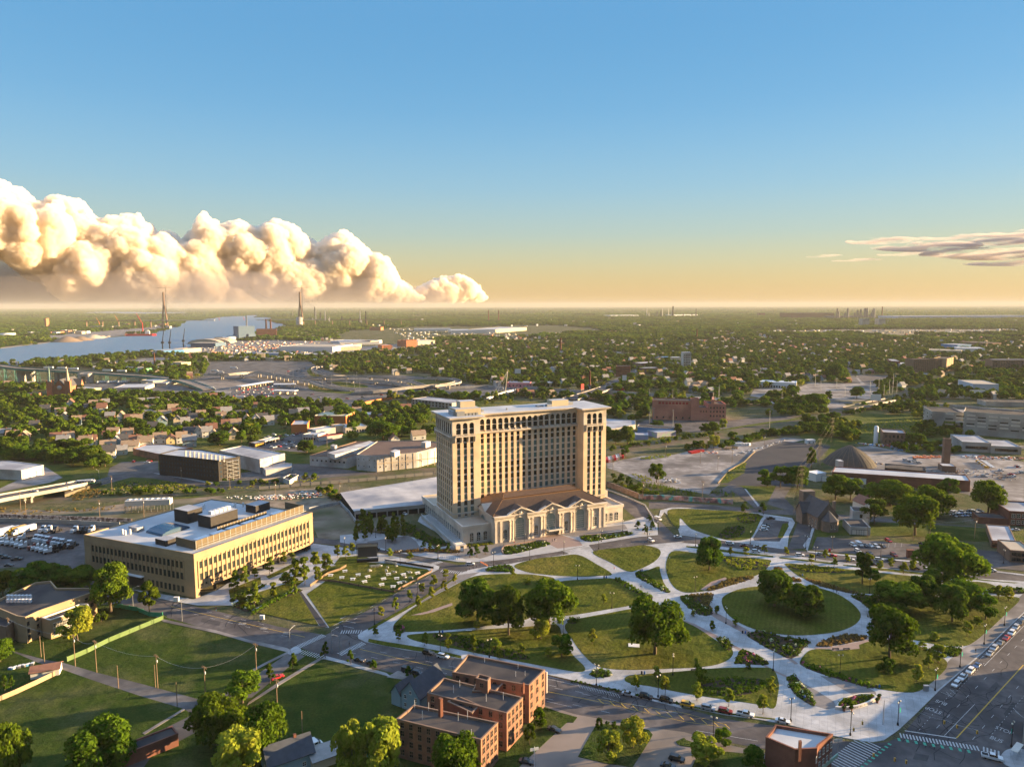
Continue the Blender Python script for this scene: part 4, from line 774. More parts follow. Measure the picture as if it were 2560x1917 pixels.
L=local(P('R 322,1172 346,1168 352,1184 328,1190',14),(CB.location.x,CB.location.y),CB.rotation_euler.z);q=MB();q.prism(L,8,14,0);q.build('chimney',M_redd,CB)
L=local([g('R',640,1260,8.0)],(CB.location.x,CB.location.y),CB.rotation_euler.z)[0]
q=MB();q.box(.3,.1,2.6,12,-.25,3.6,0);q.build('shop_cornice',M_copper,CB)
SC,_,_=bld('school','tan brick school with dark flat roofs behind a green mesh fence','school',roofP('c 165,1180 250,1192 385,1128 800,985 945,935 900,905 560,905 500,835 350,850 0,1010 -120,1060',11),11,M_ochre,M_roofdark,[(1,2,[1.5,4.3,7.2],1.0,1.5,1),(3,2,[5,8],1.2,1.4,2)],.9,wm=(M_frame,M_glass),trim=M_ochre)
r2,_,_=bld('wing','x','x',roofP('c 492,1220 882,1092 868,1060 790,1060 408,1195',8.2),8.2,M_ochre,M_roofdark,[(0,11,[1.0,4.2],1.0,2.2,1.6)],.5,wm=(M_framew,M_glass),trim=M_stonew);merge(SC,r2)
r2,_,_=bld('wing','x','x',roofP('c -150,1240 60,1290 178,1200 160,1130 0,1120 -150,1180',8),8,M_brownb,M_roofdark,[],.4);merge(SC,r2)
q=MB()
for i in range(14):c=local([g('c',80+(i%7)*36,985+(i//7)*40,11)],(SC.location.x,SC.location.y),SC.rotation_euler.z)[0];q.box(c[0]-.5,c[1]-.5,10.1,c[0]+.5,c[1]+.5,11.6,0)
q.build('roof_vents',M_metalw,SC)['kind']='stuff'
def B_(name,label,cat,s,h,wall,roof,wins=(),par=.5,**k):return bld(name,label,cat,P(s,h),h,wall,roof,wins,par,**k)[0]
HT=B_('hotel','black brick clad five storey building with rooftop machinery and zigzag stairs','building','a 2150,1226 2366,1186 1990,1118 1760,1112 1562,1162',17,M_black,M_roofwhite,[(4,20,[3.5,7,10.3,13.6],.9,1.5,2.5),(0,3,[3.5,7,10.3,13.6],1.0,1.5,2)],.6,wm=(M_frame,M_glassb),trim=M_black,cap=90)
q=MB()
for i in range(30):
 c=local([g('a',1830+(i%10)*42,1130+(i//10)*20+(i%10)*6,17.5)],(HT.location.x,HT.location.y),HT.rotation_euler.z)[0];q.box(c[0]-.6,c[1]-.45,16.4,c[0]+.6,c[1]+.45,17.6,0)
q.build('rooftop_machinery',M_concw,HT)['kind']='stuff'
q=MB();
for i in range(5):q.box(6,-1.9,2.8+i*3,16,-.1,2.95+i*3,0);q.tube((7,-1.2,2.9+i*3),(15,-1.2,-.1+i*3),.15,n=4)
for x in(6,11,16):q.tube((x,-1.9,0),(x,-1.9,16),.12,n=4)
q.build('fire_stairs',M_metal,HT)
B_('annex_building','pale panelled annex joined to the black building','building','b 502,1196 746,1138 330,1062 110,1108',11.5,M_white_wall,M_roofgrey,[],.5)
B_('loading_wing','low white loading wing with open deck beside the pale annex','building','b 560,1300 806,1268 815,1235 620,1215 505,1255',5,M_white_wall,M_roofgrey)
B_('brick_store','long low red brick store with a white roof behind the black building','building','a 1310,1108 1580,1165 1760,1112 1900,1105 1660,1065 1440,1068',6,M_red,M_roofwhite)
B_('garden_wall_building','low windowless white shed at the end of the curved wall','shed','b 725,1375 790,1400 878,1345 800,1335',3.5,M_white_wall,M_roofdark)
WA=B_('warehouse','weathered white multi storey warehouse with a brown roof beside the railway','warehouse','b 1637,1166 2025,1128 2200,1085 2330,1040 2080,1010 1640,1020 1440,1148',13,M_white_wall,mat('roof_brown_felt',(.11,.075,.06),.9,(.15,.10,.08),.1,6),[(0,7,[3.2,8.7],.9,1.3,3),(6,4,[3.2,8.7],.9,1.3,2)],.5,trim=M_concw,wm=(M_stonew,M_glass))
q=MB();
for i in range(9):q.box(.0+i*6.2,-.25,0,.5+i*6.2,.0,12.6,0)
q.box(0,-.2,6.3,52,-.02,6.9,0);q.build('pilasters',mat('concrete_ochre',(.42,.34,.25),.9,(.5,.42,.32),.3,5),WA)
r2=B_('warehouse_wing','x','x','b 986,1156 1350,1182 1440,1150 1640,1085 1830,1040 1640,1018 1440,1020',9,M_white_wall,mat('roof_brown_felt',(0,0,0)),[(0,8,[4.5],1.4,1.2,3)],.5,trim=M_brownb);merge(WA,r2)
q=MB();q.prism(local(P('b 1160,1130 1232,1152 1640,1040 1570,1015',12.5),(WA.location.x,WA.location.y),WA.rotation_euler.z),8.5,12.5,0);q.build('long_monitor',M_white_wall,WA)
q=MB();q.prism(local(P('b 1766,1118 1812,1130 1862,1108 1815,1098',16.5),(WA.location.x,WA.location.y),WA.rotation_euler.z),12.4,16.5,0);q.build('penthouse',M_white_wall,WA)
q=MB();q.prism(local(P('b 2068,1030 2112,1036 2160,1020 2120,1014',17),(WA.location.x,WA.location.y),WA.rotation_euler.z),12.4,17,0);q.build('penthouse',M_white_wall,WA)
q=MB();q.prism(local(P('b 1188,1062 1230,1072 1252,1056 1212,1048',12),(WA.location.x,WA.location.y),WA.rotation_euler.z),8.4,12,0);q.build('penthouse',M_white_wall,WA)
LW=B_('truck_depot','pale metal depot with roller doors at the left edge','depot','a 208,1322 430,1270 90,1228 -260,1230 -260,1300',8,M_white_wall,M_roofgrey,[(0,3,[0.05],4.6,4.2,4,dict(mull=1,rows=1,m=(M_frame,M_metalw)))],.3,wname='roller_door')
PD=B_('parking_deck','low concrete parking deck with a stained white roof behind the station','parking deck','B 92,1490 630,1440 640,1262 0,1366',4.8,M_shadow,mat('deck_white',(.36,.34,.33),.8,(.46,.44,.43),.15,9,col3=(.19,.2,.23),scale3=.035),[],0)
q=MB();L=local(P('B 92,1490 630,1440',4.8),(PD.location.x,PD.location.y),PD.rotation_euler.z);X1=L[1][0]
q.box(0,-.5,3.3,X1,-.02,5.6,0)
for i in range(8):q.box(i*X1/8,-.5,0,i*X1/8+.8,-.05,3.3,0)
q.build('edge_beam',M_concw,PD)
def blk(name,label,cat,s,d,h,wall,roof,wins=(),par=.4,**k):
 a,b=[Vector(p)for p in P(s)];
 n_=Vector((-(b-a).y,(b-a).x)).normalized()
 if n_.y<0:n_=-n_
 return bld(name,label,cat,[tuple(a),tuple(b),tuple(b+n_*d),tuple(a+n_*d)],h,wall,roof,wins,par,**k)[0]
FA=blk('brick_factory','derelict pink brick factory with a square tower and painted walls','factory','d 597,822 1002,832',24,23,M_pinkb,M_roofdark,[(0,9,[19],2.6,2.2,8,dict(m=(M_frame,M_redp))),(0,6,[2],1.6,2,5)],.8,trim=M_redd)
r2=blk('x','x','x','d 1004,832 1140,834',22,15.5,M_pinkb,M_roofdark,[(0,5,[10],1,1.8,2)],.6);merge(FA,r2)
r2=blk('x','x','x','d 1142,836 1318,838',30,20,M_pinkb,M_roofdark,[(0,5,[5,10,14.5],1.5,2.0,3),(1,5,[4,8,12,16],1.6,2,3)],.8,wm=(M_frame,M_glass));merge(FA,r2)
r2=blk('x','x','x','d 975,832 1052,833',9,26,M_pinkb,M_roofdark,[],.6);merge(FA,r2)
q=MB();L=local(P('d 1170,836 1200,836 1200,800 1170,800'),(FA.location.x,FA.location.y),FA.rotation_euler.z);q.prism(L,0,25,0);q.tube((L[0][0],L[0][1]+3,25),(L[0][0],L[0][1]+3,29),1.2,n=8,mi=1);q.tube((L[0][0],L[0][1]+3,29),(L[0][0],L[0][1]+3,33.5),3.2,n=10,mi=1);q.build('water_tank_tower',[M_pinkb,M_blackm],FA)
MU=B_('mural_building','low blue and purple painted building with a dark roof by the tracks','building','d 450,880 462,868 825,895 825,905 732,912 450,895',6.5,M_blue,M_roofdark,[(5,5,[3.2],1.4,1.4,4)],.4,trim=M_white_wall)
blk('mural_wing','pale blue mural wing with a white corner in front of the purple wall','building','d 430,1022 555,1024',14,5,mat('mural_blue',(.20,.33,.45),.8,(.3,.28,.5),.25,6),M_roofgrey)
blk('mural_wing','low painted wing with purple and green mural beside the tracks','building','d 640,1005 828,985',16,5.5,mat('mural_mix',(.28,.18,.42),.8,(.22,.36,.22),.22,6),M_roofgrey)
B_('grey_roofed_works','wide grey roofed works with rooftop vents right of the tower','works','d 130,930 430,870 425,830 140,812',5,M_concw,M_roofgrey)
blk('white_hall','long white hall with stepped roof and dark doors on the fenced lot','hall','d 1607,500 2014,516',30,9,M_metalw,M_metalw,[(0,14,[0.1],2.4,3.0,5,dict(mull=1,rows=1))],.3,wname='door')
for i,(s,h)in enumerate([('d 1607,500 1740,504',11),('d 1850,509 1950,513',11)]):
 a=P(s)
B_('long_brick_depot','long dark brick depot with white roof in front of the dome','depot','e 318,1338 1680,1428 1640,1370 345,1286',8,M_redd,M_roofwhite,[(0,4,[.1],5.5,4.6,21,dict(a=75,mull=1,rows=1,m=(M_frame,M_metalw)))],.4,wname='loading_door')
c=g('e',588,1305);
DM=thing('storage_dome','big grey brown conical storage dome behind the long brick depot','dome',(c[0],c[1]+18,0))
q=MB();n_=48;prof=[(21,0),(18.6,3.4),(15,7),(10.8,10.4),(6.4,13.2),(2.6,15.2),(1.2,15.9),(0,16)]
q.lathe(prof,n_);q.build('shell',mat('dome_shingle',(.055,.05,.042),.85,(.08,.07,.06),.5,5),DM)
q=MB()
for i in range(24):
 t=2*math.pi*i/24
 for(r0,z0_),(r1,z1_)in zip(prof[:-2],prof[1:-1]):q.tube((r0*math.cos(t),r0*math.sin(t),z0_),(r1*math.cos(t),r1*math.sin(t),z1_),.12,n=3,cap=False)
q.build('ribs',M_brownb,DM)
q=MB();q.box(-19,-21,0,-15,-15,7,0,top=1);q.build('side_porch',[M_concw,M_roofwhite],DM)
GA=blk('parking_garage','long stained concrete parking garage with open levels','parking garage','e 1600,965 2420,1035',38,24,M_concw,M_roofdark,[],.9,trim=M_concw)
q=MB();
for z in(19.5,15.8,12.1,8.6):
 for i in range(14):
  if(i*7+int(z))%5<2:q.box(-16+i*9.5,-.12,z-1.5,-9+i*9.5,.02,z-.4,0)
  else:q.box(-16+i*9.5,-.35,z,-8.5+i*9.5,-.0,z+1.4,1 if(i*3+int(z))%4 else 2)
q.build('parapet_shade_panels',[M_shadow,M_stonew,M_rooftan],GA)  # dark panels paint the shade of the open levels, pale ones are parapets
r2=blk('x','x','x','e 1500,850 1600,905',30,17,M_concw,M_roofdark,[(0,3,[4,8,12],3,1.2,3,dict(mull=1,rows=1))],.6);merge(GA,r2)
q=MB();q.box(58,8,24,70,20,28.5,0);q.build('stair_head',M_white_wall,GA)
six=blk('brick_apartments','six storey brown brick block with a sunlit end beyond the railway','apartment block','e 1112,358 1335,352',22,26,M_brownb,M_roofdark,[(0,12,[2,6,10,14,18,22],2.2,2,3,dict(rows=1))],.8,cap=60)
r2=blk('x','x','x','e 1335,350 1450,345',24,25,M_brownb,M_roofdark,[(0,7,[2,6,10,14,18,22],2.2,2,3,dict(rows=1))],.8,cap=40);merge(six,r2)
r2=blk('x','x','x','e 1440,350 1508,330',24,26,M_ochre,M_roofdark,[(0,4,[2,6,10,14,18,22],2.0,2,3,dict(rows=1))],.8,cap=20);merge(six,r2)  # end wing in lighter ochre: sunlight put into its colour
blk('brick_apartments','four storey dark brick block at the right edge beyond the railway','apartment block','e 1890,350 2300,352',25,24,M_brownb,M_roofgrey,[(0,16,[2,6,10,14,18],2.2,2,3,dict(rows=1))],.8,cap=80)
blk('blue_warehouse','tall pale blue metal warehouse with a tan roof','warehouse','e 1700,572 1955,578',60,15.5,mat('metal_paleblue',(.40,.46,.55),.6),M_rooftan,[],.2)
blk('white_shed','white metal shed with rooftop units beside the pale blue warehouse','shed','e 1478,480 1640,484',30,7,M_white_wall,M_roofgrey)
blk('long_white_shed','low long white shed below the pale blue warehouse','shed','e 1395,612 1618,612',12,4.5,M_metalw,M_metalw)
blk('concrete_shed','low concrete shed with open bays right of the billboard','shed','e 1830,690 2320,700',25,6,M_concw,M_roofdark)
blk('white_block','mid rise white block among the trees beyond the viaduct','tower block','d 897,330 975,330',24,36,M_white_wall,M_roofwhite,[(0,4,[4,9,14,19,24,29],2,2,3)],.6,cap=24)
blk('brick_terrace','dark brick terrace at the street corner left of the white block','terrace','d 235,400 375,402',22,20,M_redd,M_roofdark,[(0,7,[3,8,13],1.4,2,2)],.6)
blk('brown_store','long brown store with yellow panels beyond the wide street','store','d 480,370 655,368',22,11,M_brownb,M_roofgrey,[(0,4,[3],4,5,5,dict(m=(M_frame,M_yellow)))],.4)
blk('red_store','small red fronted store beside the wide street','store','d 232,535 312,538',10,5,M_redp,M_roofgrey)
blk('tan_school_block','two storey pale block with a dark ledge behind the tower roof','building','B 462,800 720,830',30,8,M_concw,M_roofgrey,[(0,12,[1,4.5],3,2.2,3)],.5)
blk('pink_store','pink painted store behind the cable footbridge','store','B 1075,690 1222,692',30,8,mat('paint_pink',(.6,.22,.25),.8),M_roofgrey,[(0,6,[2],2.4,2,4)],.4)
blk('olive_store','olive and white store row right of the pink store','store','B 1230,690 1375,690',26,7.5,M_cream,M_roofgrey,[(0,6,[2],2.4,2,4)],.4)
blk('white_house_block','small white gabled block left of the footbridge','house','B 1003,682 1045,680',14,8,M_white_wall,M_roofdark,[(0,2,[2,5],1.2,1.4,2)],.2)
blk('supermarket','orange and tan supermarket with an arched front','supermarket','b 808,940 965,935',30,9,M_orange,M_roofwhite,[],.6,trim=M_orange)
blk('market_hall','tan and orange market hall with a yellow fascia','market','b 1035,865 1340,868',34,11,M_orange,mat('roof_cream',(.5,.44,.3),.8),[],.8,trim=M_cream)
blk('market_wing','white low shop wing with red lettered front in the car park','shop','b 920,1010 1050,1018',22,6,M_white_wall,M_roofwhite,[(0,5,[1],2,2,2)],.5,trim=M_white_wall)
blk('white_shop','white two storey shop with ducts behind the red lettered front','shop','b 1050,985 1240,955',16,7.5,M_white_wall,M_roofwhite,[],.5)
blk('shop_canopy','long white shop canopy with a red band','shop','b 1080,1020 1308,985',9,4,M_white_wall,M_redd,[],.3,trim=M_redp)
blk('yellow_house_shop','yellow gabled shop behind the white shop','shop','b 1236,935 1330,925',12,7,M_cream,M_roofgrey)
blk('flat_store','grey flat roofed store with a white roof right of the yellow shop','store','b 1335,945 1545,925',26,6,M_concw,M_roofwhite,[(0,8,[1],1.6,2,2)],.4)
blk('mural_store','store with a blue and orange mural under a white roof','store','b 1462,818 1690,812',22,6.5,mat('mural_bo',(.09,.30,.45),.8,(.5,.2,.08),.12,4),M_roofwhite)
blk('pale_shop','white and black shop with large windows beside the car park','shop','b 555,1058 692,1022',9,4.2,M_white_wall,M_roofgrey,[(0,4,[.6],4,2.4,3)],.4)
blk('yellow_black_shop','black shop with yellow panels beside the white shop','shop','b 455,1080 552,1060',9,4,M_black,M_roofgrey,[(0,4,[.6],2,2.2,2,dict(m=(M_frame,M_yellow)))],.4)
blk('brick_hall','two storey dark brick hall with stone windows at the right edge','hall','f 2060,430 2400,450',26,9,M_redd,M_roofgrey,[(0,6,[1.2,5],2,2.4,2.5)],.6,wm=(M_stonew,M_glass))
blk('brick_wing','low dark brick wing left of the brick hall','wing','f 1775,412 2055,432',12,4,M_redd,M_roofdark)
B_('flat_diner','low flat roofed diner with a grey roof by the patio','diner','f 1905,575 2140,590 2070,435 1850,420',4,M_brownb,M_roofgrey,[(0,8,[.8],1.8,1.8,1)],.3)
blk('patio_bar','dark two storey bar with open patio decks at the right edge','bar','f 2070,780 2300,800',18,6.5,M_brownb,M_rooftan,[(0,4,[1,3.8],2,1.6,2)],.3)
blk('white_walled_store','dark roofed store with a white upper wall among the trees','store','f 552,520 745,530',16,5,M_concw,M_roofdark,[(0,3,[.2],4,3,3,dict(m=(M_frame,M_stonew),mull=1,rows=1))],.3)
blk('white_upper_block','white upper block with one dark window behind the dark roofed store','building','f 575,420 735,432',10,8.5,M_white_wall,M_roofdark,[(0,1,[4.5],1.4,2,3)],.3)
bs=blk('brick_pump_house','square two storey tan brick pump house behind the dome','building','e 810,1066 1035,1080',22,12,M_brownb,M_roofgrey,[(0,5,[2,7],1.4,2.5,3)],.8)
blk('weathered_factory','weathered grey factory with vented flat roof right of the works yard','factory','e 1595,1135 1880,1150',40,9,M_concw,M_roofgrey,[(0,10,[3],2.4,2.2,4)],.4)
blk('weathered_factory','low annexe of grey factory with dark openings','factory','e 1885,1155 2180,1170',34,7,M_concw,M_roofgrey,[(0,8,[2.5],2.4,2.2,4)],.4)
blk('square_stack','square brown brick chimney stack in the works yard','chimney','e 1410,1292 1475,1295',5,24,M_brownb,M_shadow,[],.4)
blk('works_kiosk','small works kiosk with a flat white roof at the stack foot','kiosk','e 1400,1338 1535,1345',11,5,M_brownb,M_roofwhite,[],.2)
B_('open_shed','long dark roofed open shed behind the white roofed depot','shed','e 838,1300 1240,1330 1235,1290 838,1255',5,M_shadow,M_roofdark,[],.2)
blk('site_office','small white site cabin on the dark lot','cabin','e 75,1065 150,1062',5,4,M_metalw,M_metalw,[(0,2,[1],1,1,2)],.1)
q=blk('white_tent','white curved roof tent beside the depot end','tent','e 155,1435 255,1420',9,6,M_metalw,M_metalw,[],.1)
cyl=thing('steel_silo','slim pale steel silo beside the brick pump house','silo',g('e',745,1055));q=MB();q.lathe([(2.0,0),(2.0,16),(1.2,17),(0,17.3)],14);q.build('tank',M_metalw,cyl)
def gh(name,label,s,w,d,h,rh,rz,wall,roof,axis='x',group=None,chim=True,porch=False,wins=True,cat='house'):
 c=P(s)[0];r=thing(name,label,cat,c,R(rz),group)
 q=MB();q.box(-w/2,-d/2,0,w/2,d/2,h,0);q.build('wall',wall,r)
 q=MB();q.gable(-w/2,-d/2,w/2,d/2,h,rh,axis,.5,0,1);o=q.build('roof',[roof,wall],r)
 if chim:
  k=MB();k.box(w*.15,-.4,h+rh*.4,w*.15+.8,.4,h+rh+.9,0);k.build('chimney',M_redd,o)
 if wins:
  W=Wins(r,14)
  for sg in(-1,1):
   for x in(-w*.28,w*.28):
    for z in([1,3.9]if h>4.5 else[1]):W.put(x,sg*d/2,z,0 if sg<0 else math.pi,.95,1.4,(M_framew,M_glass))
   W.put(sg*w/2,0,1,R(90)*sg,.95,1.4,(M_framew,M_glass))
   if axis=='x':W.put(sg*w/2,0,h+.2,R(90)*sg,.8,1.1,(M_framew,M_glass))
   else:W.put(0,sg*d/2,h+.2,0 if sg<0 else math.pi,.8,1.1,(M_framew,M_glass))
  W.finish()
 if porch:k=MB();k.box(-w/2,-d/2-2,2.5,w/2,-d/2,2.75,0);k.box(-w/2,-d/2-2,0,w/2,-d/2,.4,0);[k.box(x,-d/2-1.9,.4,x+.2,-d/2-1.7,2.5,0)for x in(-w/2+.1,0,w/2-.3)];k.build('porch',M_framew,r)
 return r
M_slate=mat('shingle_slate',(.05,.057,.07),.9,(.075,.083,.1),.6,5);M_shred=mat('shingle_red',(.17,.085,.06),.9,(.23,.12,.085),.6,5);M_shbr=mat('shingle_brown',(.24,.175,.12),.9,(.32,.24,.17),.6,5);M_shgr=mat('shingle_grey',(.21,.205,.2),.9,(.29,.28,.27),.6,5);M_shblack=mat('shingle_black',(.06,.06,.065),.9,(.09,.09,.095),.6,5)
M_sidw=mat('siding_white',(.62,.6,.56),.8);M_sidt=mat('siding_tan',(.5,.42,.3),.8);M_sidb=mat('siding_bluegrey',(.22,.32,.36),.8);M_sidg=mat('siding_greygreen',(.3,.33,.27),.8);M_sidy=mat('siding_yellow',(.6,.48,.25),.8)
V=gh('victorian_house','blue grey gabled house with steep slate roof beside the red apartment block','E 540,1215',8,14,5.8,4.6,-32,M_sidb,M_slate,axis='y',chim=False)
q=MB();q.box(-8.5,-7,0,-4.4,1,4.5,0);q.build('side_wing',M_sidb,V);q=MB();q.gable(-8.5,-7,-4.4,1,4.5,2.8,'y',.4,0,1);q.build('side_roof',[M_slate,M_sidb],V)
gh('house','blue slate roofed house at the bottom edge beside white vans','D 1850,1625',13,9,4.5,3.6,33,M_sidb,M_slate);gh('garage','brown flat garage with grey roof at the bottom edge','D 2090,1590',9,7,2.8,.8,33,M_sidt,M_shgr,chim=False,wins=False,cat='garage')
gh('garage','small garage with a rusty red roof beside the alley','D 300,1040',9,5,2.6,1.2,22,M_sidw,M_shred,chim=False,wins=False,cat='garage')
blk('long_shed','long black flat roofed shed at the bottom edge','shed','D 800,1640 1150,1500',5.5,4,M_redd,M_roofdark,[],.3)
hw=gh('gabled_house','white two storey house with red brown roof and front porch','f 690,298',9.5,11,6.5,3.6,12,M_sidw,M_shred,axis='y',porch=True)
c=g('f',370,500);CH=thing('stone_church','dark stone chapel with polygonal apse and steep slate roof','church',(c[0],c[1]+10,0),R(8))
M_stoned=mat('stone_dark',(.15,.12,.10),.9,(.21,.17,.14),.6,6)
q=MB();q.box(-6.5,-4,0,6.5,20,8,0);q.prism([(-4.5,-4),(-5,-7.5),(-2.5,-10),(2.5,-10),(5,-7.5),(4.5,-4)],0,6.5,0);q.box(-9.5,8,0,9.5,15,7.5,0);q.build('wall',M_stoned,CH)
q=MB();q.gable(-6.5,-4,6.5,20,8,8,'y',.5,0,1);q.gable(-9.5,8,9.5,15,7.5,5.5,'x',.4,0,1);a=[(-4.7,-4,6.5),(-5.3,-7.6,6.5),(-2.6,-10.3,6.5),(2.6,-10.3,6.5),(5.3,-7.6,6.5),(4.7,-4,6.5),(0,-4.5,12)];q.add(a,[(1,2,6)[::1],(2,3,6),(3,4,6),(0,1,6),(4,5,6)],0);q.build('roof',[M_shblack,M_stoned],CH)
q=MB();q.box(4.7,-2,8,6.2,-.5,16.5,0);q.build('chimney',M_stoned,CH);q=MB();q.box(-4,17,10,4,22,18,0,top=0);q.build('belfry',M_stoned,CH)
W=Wins(CH,20)
for i in range(4):
 for sg in(-1,1):W.put(sg*6.5,-2+i*3.2 if i<3 else 17,1.6,R(90)*sg,1.2,4,(M_stonew,M_glass),arch=True)
for x in(-1.2,1.2):W.put(x,-10,2,0,.9,3,(M_stonew,M_glass),arch=True)
W.finish()
c=g('a',585,612);TC=thing('twin_spired_church','red brick church with two tall copper tipped spires and a rose window','church',(c[0],c[1],0),R(12))
M_chb=mat('brick_church',(.34,.135,.07),.9,(.42,.18,.1),.2,5)
q=MB();q.box(-9,3,0,9,62,16,0);q.add([(-9,2.9,16),(9,2.9,16),(0,2.9,27)],[(0,1,2)],0);q.box(-15,42,0,15,54,15,0);q.box(-12,5,0,12,58,8,0);q.build('nave',M_chb,TC)
q=MB();q.gable(-9,3,9,62,16,11,'y',.8,0,1);q.gable(-15,42,15,54,15,9,'x',.6,0,1);q.build('roof',[M_shblack,M_chb],TC)
for sx in(-1,1):
 q=MB();q.box(-3.4,-1,0,3.4,6,25,0)
 for xx in(-3.6,2.8):
  for yy in(-1.2,5.4):q.box(xx,yy,0,xx+.9,yy+.9,27,0)
 o=q.build('tower',M_chb,TC);o.location=(sx*12,0,0)
 q=MB();q.lathe([(3.4,25),(2.4,28),(0.2,46)],8,0);q.tube((0,0,46),(0,0,48),.12,n=4);p=q.build('spire',M_copper if sx<0 else M_rooftan,o);p.location=(0,2.5,0)
q=MB();q.lathe([(0,0),(3.2,0),(3.4,.3),(0,.3)],20,0);o=q.build('rose_window',M_stonew,TC);o.rotation_euler=(R(90),0,0);o.location=(0,2.9,15)
blk('rectory','brick rectory with sunlit gables left of the twin spired church','rectory','a 60,640 380,628',18,9,M_chb,M_shblack,[(0,8,[2,5],1.4,1.8,3)],.2)
a=Vector(g('R',2199,1195));d=Vector((math.cos(R(40.3)),math.sin(R(40.3))));e=Vector((d.y,-d.x))
bld('avenue_building','tall pale building just cut by the right edge beside the avenue','building',[tuple(a),tuple(a+e*24),tuple(a+e*24+d*26),tuple(a+d*26)],21,M_concw,M_roofgrey,[(3,8,[1.5,5.2,9,12.8,16.2],1.4,2,2),(0,7,[1.5,5.2,9,12.8,16.2],1.4,2,2)],.8,cap=75)
a=a+d*38;bld('avenue_building','lower brick building farther along the avenue, past the right edge','building',[tuple(a),tuple(a+e*22),tuple(a+e*22+d*40),tuple(a+d*40)],12,M_red,M_roofdark,[(3,10,[1.5,5.2,9],1.4,2,2)],.6,cap=30)
# ================================================================ VEGETATION
Lf1=leafmat('leaves_green',(.040,.082,.007),(.12,.18,.012));Lf2=leafmat('leaves_dark',(.034,.072,.008),(.085,.135,.012));Lf3=leafmat('leaves_yellow',(.15,.19,.018),(.27,.28,.03),rand=.15)
Lf6=leafmat('leaves_lime',(.085,.125,.012),(.19,.22,.022));M_bark=mat('bark',(.09,.07,.05),.95,(.14,.11,.08),2,4)
def crown_mesh(name,seed,h,r,base,nl,lobes,leaf,shape='round',m=None,squash=1.0):
 g_=np.random.default_rng(seed);C_=[]
 for i in range(lobes):
  t=g_.random();zz=base+(h-base)*(.12+.80*t)
  if shape=='round':rr=r*math.sqrt(max(.05,1-((zz-base)/(h-base)*1.7-.75)**2))
  elif shape=='oak':rr=r*(1-.75*max(0,t-.35)**1.3)*(.75+.35*g_.random())
  elif shape=='cone':rr=r*(1-.85*t)
  else:rr=r*(.5+.5*math.sin(math.pi*min(1,t+.15)))
  a=g_.random()*6.283;q=rr*(.45+.35*g_.random());br=r*(.24+.2*g_.random())*(1 if shape!='cone'else.8)
  C_.append((q*math.cos(a),q*math.sin(a),min(zz,h-br*.8),br))
 C_=np.array(C_);idx=g_.integers(0,len(C_),nl)if lobes>1 else np.zeros(nl,int)
 w_=C_[:,3]**2;idx=g_.choice(len(C_),nl,p=w_/w_.sum())
 d=g_.normal(size=(nl,3));d/=np.linalg.norm(d,axis=1)[:,None];d[:,2]=np.where(d[:,2]<-.35,-d[:,2],d[:,2])
 c=C_[idx];p=c[:,:3]+d*(c[:,3]*(.8+.28*g_.random(nl)**2))[:,None]*np.array([1,1,.85*squash])
 nn=d+g_.normal(size=(nl,3))*.55;nn/=np.linalg.norm(nn,axis=1)[:,None]
 up=np.array([0,0,1.]);u=np.cross(nn,up+g_.normal(size=(nl,3))*.3);u/=np.linalg.norm(u,axis=1)[:,None]+1e-6;v=np.cross(nn,u)
 s_=(leaf*(.6+.8*g_.random(nl)))[:,None]/2
 V=np.stack([p-u*s_-v*s_,p+u*s_-v*s_*.7,p+u*s_+v*s_,p-u*s_*.7+v*s_],1).reshape(-1,3)
 me=bpy.data.meshes.new(name);me.vertices.add(nl*4);me.vertices.foreach_set('co',V.ravel());me.loops.add(nl*4);me.loops.foreach_set('vertex_index',np.arange(nl*4,dtype=np.int32))
 me.polygons.add(nl);me.polygons.foreach_set('loop_start',np.arange(0,nl*4,4,dtype=np.int32));me.materials.append(m);me.update();me.validate();return me,C_
def trunk_mesh(h,base,r,seed,C_,th=.35):
 g_=random.Random(seed);q=MB();q.tube((0,0,-.2),(.1,.1,base+.5),th,th*.75,7)
 top=(.1,.1,base+.4);pick=sorted(range(len(C_)),key=lambda i:g_.random())[:6]
 q.tube(top,(0.2,-.1,h*.75),th*.7,th*.2,5)
 for i in pick:
  c=C_[i];q.tube((top[0],top[1],top[2]+g_.random()*h*.15),(c[0]*.9,c[1]*.9,c[2]),th*.42,th*.1,5)
 me=bpy.data.meshes.new('trunk');me.from_pydata(q.v,[],q.f);me.materials.append(M_bark);me.update();return me
KINDS_T={}
def kind(nm,seed,h,r,base,nl,lobes,leaf,shape,m,th,variants=2):
 L=[]
 for v in range(variants):
  cm,C_=crown_mesh('crown',seed+v*17,h,r,base,nl,lobes,leaf,shape,m);L.append((cm,trunk_mesh(h,base,r,seed+v,C_,th)))
 KINDS_T[nm]=(h,r,L)
kind('oak',1,15,8.5,2.6,9000,34,.62,'oak',Lf1,.55,3);kind('dark',21,13,6.5,2.2,7500,26,.6,'oak',Lf2,.42,2);kind('round',41,11,5,1.6,5200,18,.52,'round',Lf1,.32,3)
kind('tall',61,16,5,3,5200,20,.6,'oval',Lf1,.38,2);kind('young',81,5.2,1.35,1.0,1100,18,.36,'oval',Lf3,.09,3);kind('slim',101,6,1.3,.5,1500,22,.34,'oval',Lf6,.08,3)
kind('cone',121,7,2.4,.7,1700,14,.42,'cone',Lf2,.16,2);kind('yellow',141,10,5.5,1.5,4500,18,.5,'round',Lf3,.3,2);kind('bush',161,3.2,2.2,.1,900,8,.38,'round',Lf2,.1,2);pass
NT=[0]
